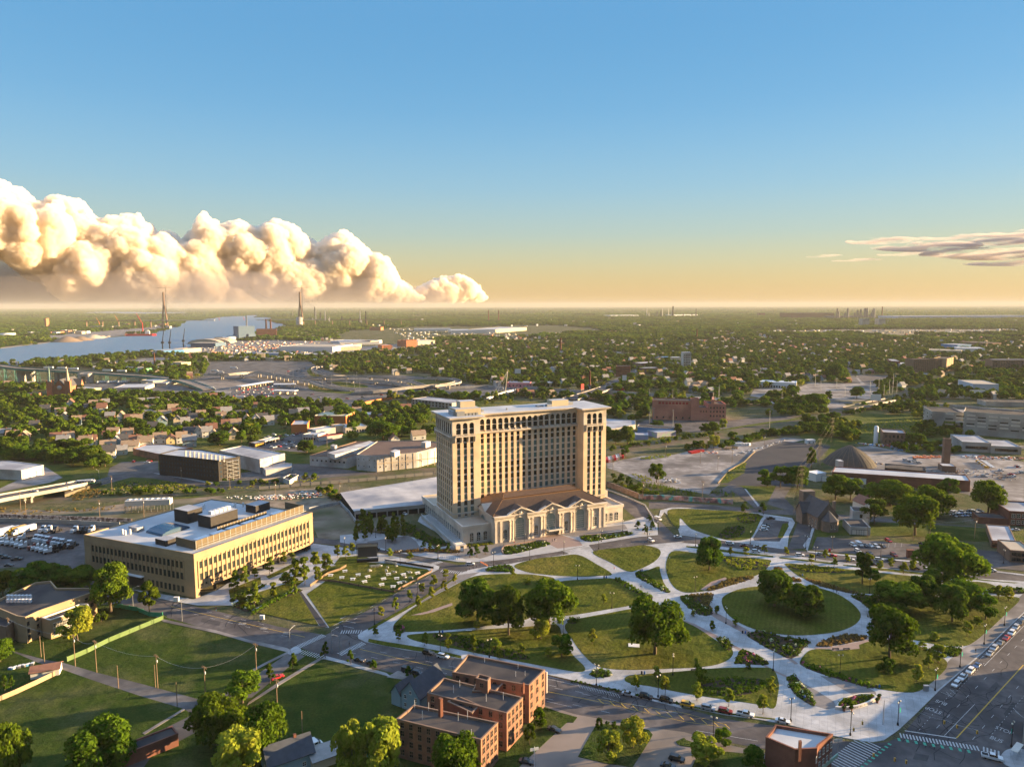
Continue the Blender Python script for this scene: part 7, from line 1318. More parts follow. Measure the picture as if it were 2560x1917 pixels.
rubble('a 1000,1520 1300,1450 1900,1480 1700,1530 900,1600',120,.9,[M_dirt,M_mulch],'earth_clods',50);rubble('e 480,1050 1040,1080 1000,1100 700,1080',80,1.1,[M_yellow,M_redp,M_blue,M_metalw],'yard_clutter',60);rubble('e 1100,1180 1400,1180 1400,1205 1120,1210',70,1.2,[M_pinkb,M_orange],'orange_barriers',70);rubble('e 1480,1165 1700,1180 2200,1200 2200,1225 1700,1215',90,1.3,[M_pinkb,M_metalw,M_brownb],'yard_clutter',80);rubble('e 890,1090 1040,1085 1040,1130 900,1130',60,1.0,[M_metal,M_blue],'yard_clutter',90)
rubble('C 900,1100 1400,1200 2200,1230 2200,1300 1300,1190',120,.9,[M_brownb,M_metal],'yard_clutter',95)
rubble('b 280,500 620,480 700,560 400,620 200,580',60,1.6,[M_metalw,M_redp,M_concw],'plaza_clutter',100)
rubble('b 0,100 700,90 1100,180 400,200 0,190',240,5,[M_concw,M_pinkb,M_cream,M_metal],'distant_yard_clutter',110)
rubble('B 300,310 1200,350 1500,330 1200,380 400,390',200,7,[M_metalw,M_cream,M_concw],'distant_sheds',120)
rubble('C 400,330 1300,325 2200,320 2200,340 1300,345 500,345',220,8,[M_cream,M_concw,M_metalw],'distant_sheds',130)
rubble('B 900,480 2200,400 C 400,420 900,440 400,560 0,600 B 1800,600 1200,560',520,4,[M_metalw,M_cream,M_shgr],'distant_roofs',140)
rubble('A 1100,430 1700,390 2200,400 2212,470 1500,490',200,5,[M_concw,M_cream,M_metal,M_pinkb],'distant_yard_clutter',150)
rubble('C 200,400 1200,380 2212,420 2212,520 1400,500 300,520',260,4.5,[M_metalw,M_shgr,M_cream],'distant_roofs',160)
rubble('B 0,260 2200,250 C 2200,262 B 2200,300 0,300',260,14,[M_metalw,M_cream],'horizon_sheds',170)
rubble('C 0,240 2212,232 2212,300 0,300',220,14,[M_metalw,M_concw],'horizon_sheds',180);rubble('A 0,260 900,250 1100,280 600,330 0,370',200,9,[M_cream,M_concw,M_metalw],'distant_sheds',190)
for i in range(34):
 s_=[('b',rg.uniform(100,1500),rg.uniform(330,640)),('d',rg.uniform(500,2000),rg.uniform(560,980)),('e',rg.uniform(0,1000),rg.uniform(480,640))][i%3];X_,Y_=g(*s_);h=rg.uniform(14,26);q=MB();q.tube((0,0,0),(0,0,h),.3,.18,5);q.box(-.9,-.4,h,.9,.4,h+.3);o=q.build('light_mast',M_metal);o.location=(X_,Y_,0);tag(o,'tall thin light mast beside the %s'%['customs plaza lanes','railway and brick factory','fenced lot'][i%3],'light mast','light masts beside the %s'%['customs plaza','brick factory','fenced lot'][i%3])
# ================================================================ VEHICLES, STREET FURNITURE, PEOPLE
PAINT={'white':(.6,.6,.6),'black':(.02,.02,.022),'silver':(.33,.34,.36),'grey':(.15,.155,.16),'red':(.38,.02,.02),'dark red':(.16,.02,.02),'blue':(.05,.09,.2),'dark':(.035,.035,.04),'yellow':(.65,.36,.03),'brown':(.13,.09,.06),'green':(.05,.25,.1)}
PM={k:mat('car_paint_'+k.replace(' ','_'),v,.28,spec=.6)for k,v in PAINT.items()};M_tyre=mat('tyre',(.02,.02,.02),.9);M_cglass=mat('car_glass',(.015,.018,.02),.08,spec=.7)
def prof(q,pts,hw,mi=0,hw2=None):
 n=len(pts);hw2=hw2 or[hw]*n
 q.add([(x,-w_,z)for(x,z),w_ in zip(pts,hw2)]+[(x,w_,z)for(x,z),w_ in zip(pts,hw2)],[(i,n+i,n+(i+1)%n,(i+1)%n)[::-1]for i in range(n)]+[tuple(range(n)),tuple(range(n,2*n))[::-1]],mi)
CARK={}
def carproto(kd):
 L={'sedan':4.6,'suv':4.7,'pickup':5.5,'van':5.2}[kd];a=L/2
 b=MB();gl=MB()
 if kd=='sedan':prof(b,[(-a,.3),(a,.3),(a,.62),(a-.25,.75),(a-1.3,.88),(-a+.9,.92),(-a+.1,.85)],.88);prof(gl,[(a-1.35,.88),(a-2.1,1.38),(-a+1.5,1.38),(-a+.8,.92)],.8,0,[.84,.66,.66,.84]);b.box(-a+1.5,-.64,1.38,a-2.1,.64,1.44)
 elif kd=='suv':prof(b,[(-a,.35),(a,.35),(a,.8),(a-.2,.95),(a-1.1,1.05),(-a+.1,1.08),(-a,.9)],.94);prof(gl,[(a-1.15,1.05),(a-1.9,1.62),(-a+.5,1.62),(-a+.1,1.08)],.86,0,[.9,.72,.72,.9]);b.box(-a+.45,-.7,1.62,a-1.9,.7,1.7)
 elif kd=='pickup':prof(b,[(-a,.45),(a,.45),(a,.95),(a-.2,1.08),(a-1.3,1.15),(-a,1.12)],.97);prof(gl,[(a-1.35,1.15),(a-2.0,1.75),(a-3.4,1.75),(a-3.6,1.12)],.86,0,[.9,.74,.74,.88]);b.box(a-3.4,-.72,1.75,a-2.0,.72,1.82);b.box(-a+.15,-.75,1.13,a-3.75,.75,1.14,1)
 else:prof(b,[(-a,.4),(a,.4),(a,1.0),(a-.9,1.3),(a-1.5,2.1),(-a+.05,2.15)],.97);gl.box(a-1.45,-.99,1.35,a-.9,.99,1.9);gl.box(a-2.7,-.985,1.35,a-1.7,.985,1.9)
 r=thing('parked_car','x','car',(0,0,0));b.build('body',[PM['white'],M_blackm],r);gl.build('window',M_cglass,r)
 wq=MB();wq.tube((0,-.12,0),(0,.12,0),.34,n=10);w0=None
 for x in(a-.95,-a+.95):
  for y in(-.85,.85):
   if w0 is None:w0=wq.build('wheel',M_tyre,r);o=w0
   else:o=w0.copy();COL.objects.link(o);reg(o,r)
   o.location=(x,y,.34)
 lb=MB();lb.box(-.02,-.16,-.08,.02,.16,.08)
 for y in(-.62,.62):
  o=lb.build('headlight',M_stonew,r);o.location=(a+.01,y,.68 if kd!='van'else.8)
 return r
for kd in('sedan','suv','pickup','van'):CARK[kd]=carproto(kd)
CARS=[0]
def car(k,x,y,kd,c,ang,label,group=None,z=0,parts=True):
 X,Y=g(k,x,y,z);CARS[0]+=1
 if parts:
  o=copy_tree(CARK[kd],None,label,group,(X,Y,z+.06),R(ang))
  for ch in KIDS.get(o.name,[]):
   if ch.name.startswith('body'):remat(ch,0,PM[c])
  if not group and 'group'in o:del o['group']
 else:
  o=SIMPLE[kd].copy();COL.objects.link(o);remat(o,0,PM[c]);o.location=(X,Y,z+.06);o.rotation_euler=(0,0,R(ang));tag(o,label,'car',group)
 o['category']='truck'if kd=='truck'else('pickup truck'if kd=='pickup'else 'car')
 o.name='parked_car'if kd!='pickup'else 'pickup_truck'
 return o
def simple(kd):
 q=MB()
 if kd=='sedan':prof(q,[(-2.3,.25),(2.3,.25),(2.3,.7),(1,.9),(-1.4,.92),(-2.3,.85)],.9);prof(q,[(1,.88),(.2,1.42),(-.9,1.42),(-1.5,.9)],.8,1,[.85,.66,.66,.85]);q.box(-.85,-.64,1.42,.15,.64,1.46)
 else:prof(q,[(-2.4,.3),(2.4,.3),(2.4,.95),(1.2,1.1),(-2.4,1.1)],.95);prof(q,[(1.2,1.08),(.5,1.7),(-2,1.7),(-2.3,1.08)],.85,1,[.9,.72,.72,.9]);q.box(-1.9,-.7,1.7,.45,.7,1.76)
 for x in(-1.4,1.4):q.box(x-.33,-.92,0,x+.33,.92,.4,2)
 me=q.build('parked_car',[PM['white'],M_cglass,M_tyre]);return me
SIMPLE={'sedan':simple('sedan'),'suv':simple('suv')}
s_=-23
for a in[('E',568,912,'suv','black',s_,'black car parked in the bay below the slim trees'),('E',663,935,'suv','white',s_,'white car parked behind the black one below the slim trees'),('E',1853,1176,'sedan','silver',s_,'silver car, first of the line parked by the park corner'),('E',1965,1194,'suv','black',s_,'black car, second of the line parked by the park corner'),('E',2097,1218,'suv','black',s_,'black car in the line just before the yellow one'),('F',47,1246,'suv','yellow',s_,'yellow car in the parked line beside the park'),('F',180,1268,'suv','silver',s_,'silver blue car right after the yellow one'),('F',290,1289,'suv','dark red',s_,'dark red car in the parked line beside the park'),('F',420,1309,'pickup','black',s_,'dark pickup truck at the end of the parked line'),('F',660,1351,'sedan','white',s_,'pale car above the white roofed corner building'),('E',125,956,'sedan','dark',s_,'dark car left of two on the grass side of the street'),('E',205,976,'sedan','black',s_,'black car right of two on the grass side of the street'),('E',440,1030,'van','black',s_,'black van beside the small tree and driveway'),('E',500,1044,'suv','dark',s_,'dark car behind the gabled blue house'),('E',420,1112,'suv','black',30,'black car parked on the verge beside the blue gabled house'),('E',1378,1405,'sedan','dark',-30,'dark car alone on the brown driveway'),('E',1200,1612,'sedan','dark',-15,'dark car at the bottom edge by the white sign pole'),('E',2165,1596,'suv','black',-25,'black car in the lower car park, front'),('E',2110,1640,'sedan','dark',-25,'dark car in the lower car park, cut by the bottom edge'),('D',1785,1068,'sedan','red',40,'small red car on the quiet side street'),('D',2020,1512,'van','white',40,'white van beside the grey roofed garage'),('D',1985,1488,'suv','white',40,'white car behind the white van'),('R',1643,716,'suv','white',221,'white car, nearest of the line on the wide avenue'),('R',1697,660,'pickup','brown',221,'brown pickup truck behind the nearest white car'),('R',1762,604,'suv','white',221,'white car with glass roof behind the brown pickup'),('R',1818,557,'sedan','blue',221,'dark blue car at the end of the first avenue group'),('R',1925,458,'sedan','silver',221,'silver low car starting the second avenue group'),('R',1960,413,'suv','silver',221,'silver tall car second in the second avenue group'),('R',2012,368,'sedan','grey',221,'grey car just before the red one'),('R',2062,326,'sedan','red',221,'red car in the avenue line'),('R',2108,285,'suv','white',221,'white car just beyond the red one'),('R',2143,238,'suv','silver',221,'silver car beyond the white one near the frame edge'),('R',2180,198,'suv','dark',221,'dark car near the right frame edge'),('R',2208,165,'sedan','silver',221,'last silver car at the right frame edge'),('R',1945,1330,'pickup','dark red',-28,'dark red pickup truck turning at the lower right corner'),('F',2157,118,'sedan','white',170,'white car beside the brick hall at the right edge'),('E',838,340,'suv','white',0,'white car crossing the junction by the station'),('E',165,236,'suv','silver',5,'silver car behind the outdoor screen'),('E',232,242,'sedan','black',5,'black car beside the silver one behind the outdoor screen'),('E',1998,186,'suv','white',-60,'white car driving right of the station plaza'),('E',2172,163,'sedan','white',-5,'white car at the bend of the far street'),('E',2045,50,'van','white',-60,'white van on the ramp right of the station'),('E',415,16,'suv','white',-50,'white car in front of the parking deck'),('c',165,630,'pickup','white',15,'white pickup truck below the rows of truck cabs'),('c',60,612,'sedan','dark',15,'dark car left of the white pickup'),('c',20,596,'sedan','dark',15,'dark car at the left edge of the truck park'),('c',88,690,'sedan','black',0,'black car below the white pickup'),('a',340,1534,'sedan','white',10,'white car driving on the viaduct')]:
 car(*a[:7],z=(6.1 if 'viaduct'in a[6]else 0))
for i,(x,y,kd,c)in enumerate([(235,200,'sedan','dark'),(320,207,'suv','white'),(410,220,'sedan','dark red'),(498,227,'sedan','silver'),(488,258,'suv','white'),(770,282,'suv','white'),(900,275,'sedan','silver'),(980,285,'sedan','red'),(1095,310,'sedan','white'),(1190,300,'sedan','white'),(1280,310,'suv','white'),(1240,340,'sedan','dark'),(1355,315,'sedan','dark'),(1435,360,'sedan','black'),(1510,367,'suv','dark'),(1605,377,'suv','white'),(1925,373,'suv','silver'),(2000,380,'suv','white')]):
 car('F',x,y,kd,c,-12,'%s car on the far park street'%c,'%s cars on the far park street'%c)
for i,(x,y,kd,c)in enumerate([(1112,216,'suv','white'),(1152,214,'van','white'),(1187,218,'sedan','dark'),(1222,220,'sedan','white'),(1262,226,'suv','white'),(1302,226,'suv','dark'),(1143,256,'suv','white'),(1220,268,'sedan','dark'),(1375,281,'suv','dark red'),(1340,190,'suv','red'),(1558,210,'sedan','dark'),(1770,222,'suv','white'),(1805,231,'suv','white'),(1840,234,'suv','white')]):
 car('F',x,y,kd,c,-82,'%s car in the car park below the chapel'%c,'%s cars in the car park below the chapel'%c)
for i,(x,y,kd,c)in enumerate([(582,46,'pickup','white'),(552,86,'sedan','black'),(548,101,'suv','white'),(540,118,'suv','white')]):car('F',x,y,kd,c,0,['white pickup truck in the small car park by the lawn','black car in the small car park by the lawn','upper white car in the small car park by the lawn','lower white car in the small car park by the lawn'][i])
for i in range(20):
 x=1540+(i%10)*28;y=318+(i//10)*28-(i%10)*1.5;car('f',x,y,rnd.choice(['sedan','suv']),c:=rnd.choice(['white','dark','silver','blue']),-60,'%s car packed in the shaded lot under the trees'%c,'%s cars in the shaded lot'%c,parts=False)
for s,ang,ar in[('e 1040,1228 1075,1240 1128,1222 1138,1248 1172,1258 2130,1292 2150,1296 2080,1368 2108,1388 1810,1388 1645,1338 1980,1328 1985,1494 2190,1350',-15,'works yard'),('b 745,1055 830,1085 838,1072 770,1090 640,962 700,975 760,970 820,965 860,955 900,940 600,985 650,1000 720,1010 560,1000 590,985 800,1030 820,1040 690,1075 660,1080 620,1085',-20,'shops car park'),('b 200,580 260,575 330,610 370,605 420,575 470,580 600,600 680,570 960,628 1010,570 1020,635 1080,600 1150,600 1350,610 1460,625 1500,597 1680,575 1400,665 1430,660 1300,650 1200,640 560,590 520,620 120,600 80,590',5,'customs plaza lanes'),('b 780,345 800,340 885,325 940,318 860,340 1230,388 1090,392 900,350 980,330',30,'sunken freeway'),('d 60,530 90,520 130,500 160,480 200,455 150,545 80,555',60,'wide street beyond the tower'),('a 1290,890 1540,555 1600,560 1640,555 1560,560 1320,1240 1450,1250 1470,1240 700,740',10,'lots among the houses')]:
 for X,Y in P(s):
  kd=rnd.choice(['sedan','suv','suv']);c=rnd.choice(['white','white','silver','dark','black','red']);CARS[0]+=1;o=SIMPLE[kd].copy();COL.objects.link(o);remat(o,0,PM[c]);o.location=(X,Y,.12);o.rotation_euler=(0,0,R(ang+rnd.choice([0,0,90])));tag(o,'%s car in the %s'%(c,ar),'car','%s cars in the %s'%(c,ar))
for k in list(CARK.values()):drop(k)
for k in SIMPLE.values():bpy.data.objects.remove(k)
def tractor(kd='tractor'):
 r=thing('truck_cab','x','truck');q=MB()
 q.box(.6,-1.15,1.0,3.0,1.15,2.3,0);prof(q,[(-.9,1.0),(.9,1.0),(.9,2.4),(.2,3.5),(-.9,3.9)],1.2);q.box(2.9,-1.1,.5,3.2,1.1,1.1,0);q.build('cab',PM['white'],r)
 q=MB();prof(q,[(.92,2.35),(.24,3.35),(.3,3.4),(1.0,2.4)],1.05);q.build('windscreen',M_cglass,r);q=MB();q.box(-4.2,-.5,.8,-.9,.5,1.1,0);q.build('chassis',M_blackm,r)
 wq=MB();wq.tube((0,-.2,0),(0,.2,0),.52,n=10)
 for x in(2.1,-2.3,-3.6):
  for y in(-1,1):o=wq.build('wheel',M_tyre,r);o.location=(x,y,.52)
 return r
TR=tractor();n_=0
def truck(k,x,y,c,ang,lab,grp=None):
 X,Y=g(k,x,y);o=copy_tree(TR,None,lab,grp,(X,Y,.05),R(ang))
 for ch in KIDS.get(o.name,[]):
  if ch.name.startswith('cab'):remat(ch,0,PM[c])
for x,y,c in[(430,350,'white'),(490,350,'white'),(550,355,'dark'),(745,355,'white'),(810,358,'black'),(862,358,'black'),(912,350,'white')]:truck('c',x,y,c,-100,'%s truck cab parked against the panel fence'%c,'%s truck cabs along the panel fence'%c)
for x,y,c in[(60,440,'white'),(66,475,'white'),(112,480,'white'),(165,485,'white'),(205,500,'white'),(250,510,'white'),(335,525,'dark red'),(370,530,'white'),(412,540,'white'),(450,550,'white'),(495,560,'white'),(238,425,'white'),(545,535,'black'),(590,525,'black'),(640,515,'black')]:truck('c',x,y,c,212,'%s truck cab in the slanting middle row'%c,'%s truck cabs in the middle row'%c)
for i in range(11):truck('c',362+i*36,440+i*6.5,['white','white','silver','white','dark red','white','silver','white','black','white','black'][i],-85,'truck cab seen from behind in the back row of the truck park','truck cabs in the back row')
drop(TR)
def trailer(k,x,y,ang,c,lab,L=13,z=0,cab=True,grp=None):
 X,Y=g(k,x,y,z);r=thing('box_truck',lab,'truck',(X,Y,z+.05),R(ang),grp);q=MB();q.box(-L/2,-1.3,1.0,L/2,1.3,4.0,0);q.build('box',PM[c]if c in PM else c,r);q=MB()
 for xx in(-L/2+1.2,-L/2+2.5,L/2-1):q.tube((xx,-1.2,.5),(xx,1.2,.5),.5,n=8)
 q.build('axles',M_tyre,r)
 if cab:q=MB();prof(q,[(L/2+.3,.6),(L/2+3,.6),(L/2+3,1.7),(L/2+2,2.2),(L/2+1.6,3.2),(L/2+.3,3.4)],1.2);q.build('cab',PM['white']if c!='yellow'else PM['yellow'],r);q=MB();q.box(L/2+2.0,-1.05,2.1,L/2+2.05,1.05,3.0);q.build('windscreen',M_cglass,r)
trailer('c',30,380,-118,'white','left white trailer in the truck park',12,0,False);trailer('c',90,378,-118,'white','second white trailer in the truck park',12,0,False);trailer('c',185,360,-118,'yellow','yellow box truck between the white ones',8);trailer('c',265,355,-118,'white','large white box truck right of the yellow one',10)
for a in[('a',480,322,22,'white box lorry furthest up the bridge approach'),('a',610,328,21,'second white lorry up the bridge approach'),('a',725,334,20,'third white lorry on the bridge approach'),('a',1060,350,15.5,'long white lorry on the middle of the bridge approach'),('a',1200,356,14,'long white lorry nearest the plaza on the bridge')]:trailer(a[0],a[1],a[2],-7,'white',a[4],18,a[3],False)
for a in[('b',15,520,'white tractor lorry entering the plaza'),('b',15,590,'white lorry under the plaza wall'),('b',312,608,'white lorry between the plaza lanes'),('b',245,318,'white lorry parked on the upper plaza'),('b',60,345,'left white trailer on the bus apron'),('b',110,360,'right white trailer on the bus apron'),('a',1845,575,'white van lorry left of the wall'),('a',2060,600,'white lorry in the lower lane')]:trailer(a[0],a[1],a[2],5,'white',a[3],12)
for i in range(9):trailer('a',980+i*34,465-(i%3)*3,80,'white','white trailer parked in the row under the bridge',12,0,False,'trailers under the bridge')
for i in range(14):
 c=g('e',1775+(i%7)*13,1250+(i%7)*9+(i//7)*4+(i//7)*0);X,Y=g('e',1765+(i//2)*14+(i%2)*40,1245+(i//2)*10);r=thing('work_truck','white work truck in the double row in the works yard','truck',(X,Y,.05),R(190),'work trucks in the works yard');q=MB();q.box(-2.8,-1,.7,.6,1,1.3,0);q.box(.7,-1,.6,2.6,1,2.2,0);q.build('body',PM['white']if i%4 else PM['yellow'],r);q=MB();q.box(2.0,-.95,1.4,2.65,.95,2.0);q.build('window',M_cglass,r)
X,Y=g('a',845,1468,2.0);BU=thing('city_bus','white and green city bus crossing the viaduct','bus',(X,Y,2.6),R(12));q=MB();q.box(-6.2,-1.3,.5,6.2,1.3,1.6,1);q.box(-6.2,-1.3,1.6,6.2,1.3,3.1,0);q.box(-5.5,-.9,3.1,4.5,.9,3.4,0);q.build('body',[PM['white'],PM['green']],BU)
q=MB();
for i in range(6):q.box(-5.6+i*1.9,-1.34,1.7,-4.1+i*1.9,1.34,2.6)
q.build('window',M_cglass,BU)
wq=MB();wq.tube((0,-.15,0),(0,.15,0),.5,n=10)
for x in(-3.6,4.0):
 for y in(-1.2,1.2):o=wq.build('wheel',M_tyre,BU);o.location=(x,y,.5)
def proto(name,label,cat,parts):
 r=thing(name,label,cat);
 for nm,mb_,m in parts:mb_.build(nm,m,r)
 return r
M_lampg=mat('lamp_glass',(.7,.66,.55),.4)
q1=MB();q1.lathe([(.3,0),(.3,.5),(.12,.9),(.09,7.4),(.05,7.6)],8);q2=MB();
for s in(-1,1):q2.tube((0,0,7.0),(s*.7,0,7.5),.05,n=4);
q3=MB()
for s in(-1,1):q3.lathe([(.06,0),(.24,.1),(.26,.35),(.1,.55),(0,.6)],8,0,(s*.75,0,6.9))
LP=proto('street_lamp','x','street lamp',[('post',q1,M_blackm),('bracket',q2,M_blackm),('lantern',q3,M_lampg)])
def lamps(s,lab,grp,pr,rz=None,sc_=1):
 for X,Y in P(s):copy_tree(pr,None,lab,grp,(X,Y,.14),rnd.random()*3 if rz is None else rz,sc_)
lamps('E 222,728 500,555 387,335 988,345 1220,310 1440,272 1664,238 630,300 295,248','black twin headed street lamp by the boulevard or station street','street lamps on the station streets',LP)
lamps('E 1748,620 1435,795 1527,435 960,935 645,905 F 97,512 295,718 1028,1040 1218,525 E 2108,380','black street lamp standing in the park','lamps in the park',LP)
lamps('E 2140,1050 1648,1115 2045,1190 F 599,1020 712,1345 1095,1435 213,1470','tall black street lamp beside the street below the park','lamps on the street below the park',LP,None,1.08)
lamps('F 1400,1370 1640,1148 1800,998 1955,850 2085,730 2130,1510','black street lamp with a green banner along the wide avenue','lamps along the wide avenue',LP,.7,1.1)
lamps('F 100,220 452,205 870,310 835,165 808,235 978,240 1290,290 2080,330','black street lamp on the far park street','lamps on the far park street',LP)
lamps('E 1185,215 1310,150 1680,190 1818,120 1053,250 30,240 230,165 1978,170','slim black lamp on the station plaza','lamps on the station plaza',LP,None,.9)
drop(LP)
q=MB()
for k_,x,y in[('F',1405,1290),('F',1645,1080),('F',1805,925),('F',1960,775),('F',2090,650),('F',2120,1408)]:
 a_={1405:1370,1645:1148,1805:998,1960:850,2090:730,2120:1510}[x];X,Y=g('F',x,a_);b=MB();b.box(.12,-.03,4.2,.75,.03,5.8);o=b.build('banner',mat('banner_green',(.03,.35,.25),.7));o.location=(X,Y,.14);o.rotation_euler=(0,0,.5);tag(o,'green street banner on the lamp at %s'%{1405:'the plaza corner',1645:'the start of the parked line',1805:'the path mouth',1960:'the middle of the avenue',2090:'the far avenue end',2120:'the opposite corner'}[x],'banner')
q1=MB();q1.tube((0,0,0),(0,0,9.2),.11,.07,8);q1.tube((0,0,9.0),(2.2,0,9.9),.07,n=5);q2=MB();q2.box(2.0,-.18,9.85,2.9,.18,10.02)
CP=proto('cobra_lamp','x','street lamp',[('post',q1,M_metal),('lamp_head',q2,M_metal)])
for k_,x,y,rz,lab in[('D',857,615,15,'pale curved arm lamp beside the tall tree'),('D',1172,700,15,'pale curved arm lamp on the kerb below the office building'),('D',1866,900,60,'dark lamp at the field corner of the crossing'),('D',2135,905,30,'tall grey signal pole lamp in the crossing'),('a',980,1440,160,'pale lamp at the end of the viaduct'),('D',2185,940,200,'lamp beside the lower right crosswalk of the crossing')]:
 X,Y=g(k_,x,y);copy_tree(CP,None,lab,None,(X,Y,0),R(rz))
drop(CP)
q1=MB();q1.tube((0,0,0),(0,0,12.6),.17,.11,6);q2=MB();q2.box(-1.3,-.08,11.7,1.3,.08,11.9);q2.box(-1.0,-.06,12.25,1.0,.06,12.4)
for x in(-1.1,-.4,.4,1.1):q2.box(x-.05,-.05,11.9,x+.05,.05,12.15)
q3=MB();q3.lathe([(.25,9.6),(.25,10.6),(0,10.7)],8,0,(.35,0,0))
UP=proto('utility_pole','x','utility pole',[('pole',q1,M_wood),('crossarm',q2,M_wood),('transformer',q3,M_metal)])
q1=MB();q1.tube((0,0,0),(0,0,8.5),.15,.11,6);UP2=proto('bare_pole','x','pole',[('pole',q1,M_wood)])
UPL=[('D',65,870,'utility pole at the school corner by the alley'),('D',485,990,'utility pole where the green fence meets the alley'),('D',622,1030,'second utility pole along the alley'),('D',1015,1130,'utility pole in the middle of the alley edge'),('D',1323,1210,'utility pole at the alley and street corner'),('D',1650,1050,'utility pole by the quiet side street'),('D',1785,1300,'utility pole in the right field'),('c',205,135,'pole beyond the truck park, far left'),('c',258,208,'pole behind the graffiti barrier'),('c',985,225,'lone pole left of the metal rack'),('c',1420,210,'pole in front of the metal rack'),('a',1790,1450,'pole before the black hotel front'),('b',213,1480,'pole at the curved wall end'),('b',632,1325,'pole before the pale annex'),('b',1280,1590,'pole left of the parking deck'),('b',655,1580,'pole in the debris lot'),('d',205,1390,'pole right of the tower base'),('d',725,1200,'tall pole at the scrub edge'),('d',1067,1255,'pole in the concrete yard'),('d',1240,1320,'pole near the tan kerb'),('d',1380,1260,'pole on the tan kerb wall'),('d',650,1530,'pole beside the lone round tree'),('d',1088,1600,'pole above the graffiti wall'),('d',500,1610,'pole at the left end of the graffiti wall'),('d',1698,1100,'pole at the yard corner'),('d',1135,1130,'pole among bright small trees'),('f',718,550,'pole before the white walled store'),('f',1310,570,'pole at the green field edge'),('f',1738,560,'pole left of the flat diner'),('f',1155,575,'pole under the dead topped tree'),('a',1015,930,'pole among the houses, left'),('a',1175,935,'pole among the houses, right'),('a',1375,800,'pole above the houses'),('a',1105,1540,'short pole on the scrub'),('b',760,935,'pole left of the supermarket'),('b',1022,1075,'pole at shops car park'),('b',1155,1080,'pole right of the dark ivy tree')]
ends={}
for k_,x,y,lab in UPL:
 X,Y=g(k_,x,y);copy_tree(UP,None,lab,None,(X,Y,0),R(-30));ends[(k_,x)]=Vector((X,Y,11.9))
for k_,x,y,lab in[('D',265,930,'short bare pole left of two by the school fence'),('D',287,970,'short pale bare pole right of two by the school fence'),('D',762,1130,'bare pole on the alley edge'),('D',1000,1125,'short bare pole beside the alley utility pole'),('D',1140,1245,'dark bare pole on the lower side of the alley'),('D',1945,1440,'bare pole above the grey garage')]:
 X,Y=g(k_,x,y);copy_tree(UP2,None,lab,None,(X,Y,0),0)
drop(UP);drop(UP2)
def wire(a,b,sag,r=.03,label=None,m=None,n=8,off=(0,0)):
 q=MB();pr=None
 for i in range(n+1):
  t=i/n;p=a+(b-a)*t+Vector((off[0],off[1],-sag*4*t*(1-t)))
  if pr is not None:q.tube(pr,p,r,n=3,cap=False)
  pr=p
 o=q.build('overhead_wire',m or M_metal);tag(o,label,'wire')
WJ=[('D',65,'D',485,'along the alley, first span'),('D',485,'D',622,'along the alley, second span'),('D',622,'D',1015,'along the alley, third span'),('D',1015,'D',1323,'along the alley, last span'),('D',1323,'D',1650,'beside the quiet side street'),('f',718,'f',1310,'over the car park below the chapel'),('f',1310,'f',1738,'over the green field')]
for a,b,c,d,lab in WJ:wire(ends[(a,b)],ends[(c,d)],1.6,.035,'sagging cable '+lab)
M_pyl=mat('steel_sunlit',(.12,.105,.075),.5,metal=.4)  # steel tinted warm: golden low sun put into the colour
def pylon(k_,x,y,h,lab):
 X,Y=g(k_,x,y);r=thing('lattice_pylon',lab,'pylon',(X,Y,0),.6);q=MB();b=1.0
 for sx in(-1,1):
  for sy in(-1,1):q.tube((sx*b,sy*b,0),(sx*.5,sy*.5,h),.05,n=4)
 for j in range(7):
  z0_,z1_=h*j/7,h*(j+1)/7;w0=b-(b-.5)*j/7;w1=b-(b-.5)*(j+1)/7
  for sx,sy,ex_,ey_ in((-1,-1,1,-1),(1,-1,1,1),(1,1,-1,1),(-1,1,-1,-1)):q.tube((sx*w0,sy*w0,z0_),(ex_*w1,ey_*w1,z1_),.04,n=3);q.tube((sx*w1,sy*w1,z1_),(ex_*w1,ey_*w1,z1_),.03,n=3)
 q.build('lattice',M_pyl,r);q=MB()
 for z in(h*.72,h*.86,h):q.box(-3.2,-.06,z-.07,3.2,.06,z+.07)
 q.build('crossarm',M_pyl,r);return Vector((X,Y,h))
py=[pylon('C',975,1060,26,'farthest pylon of the line beside the dark lot'),pylon('C',893,1215,25,'second farthest pylon beside the column tree'),pylon('C',775,1390,22,'third pylon beside the field'),pylon('C',742,1530,17,'nearest pylon by the side street')]
for i in range(3):
 for z,lab in((0,'top'),(.28,'lower')):
  for o_ in(-3.4,3.4):wire(py[i]-Vector((0,0,py[i].z*z)),py[i+1]-Vector((0,0,py[i+1].z*z)),1.4,.03,'golden lit %s %s cable of pylon span %s'%('left'if o_<0 else 'right',lab,['beyond the column tree','beside the column tree','over the field'][i]),M_pyl,6,(o_*.82,o_*.56))
for k_,x,y,h,lab in[('R',1030,1045,8.5,'grey signal mast on the plaza corner')]:
 X,Y=g(k_,x,y);q=MB();q.tube((X,Y,.15),(X,Y,h),.14,.1,8);o=q.build('signal_mast',M_metal);tag(o,lab,'mast');sm=Vector((X,Y,h-.3))
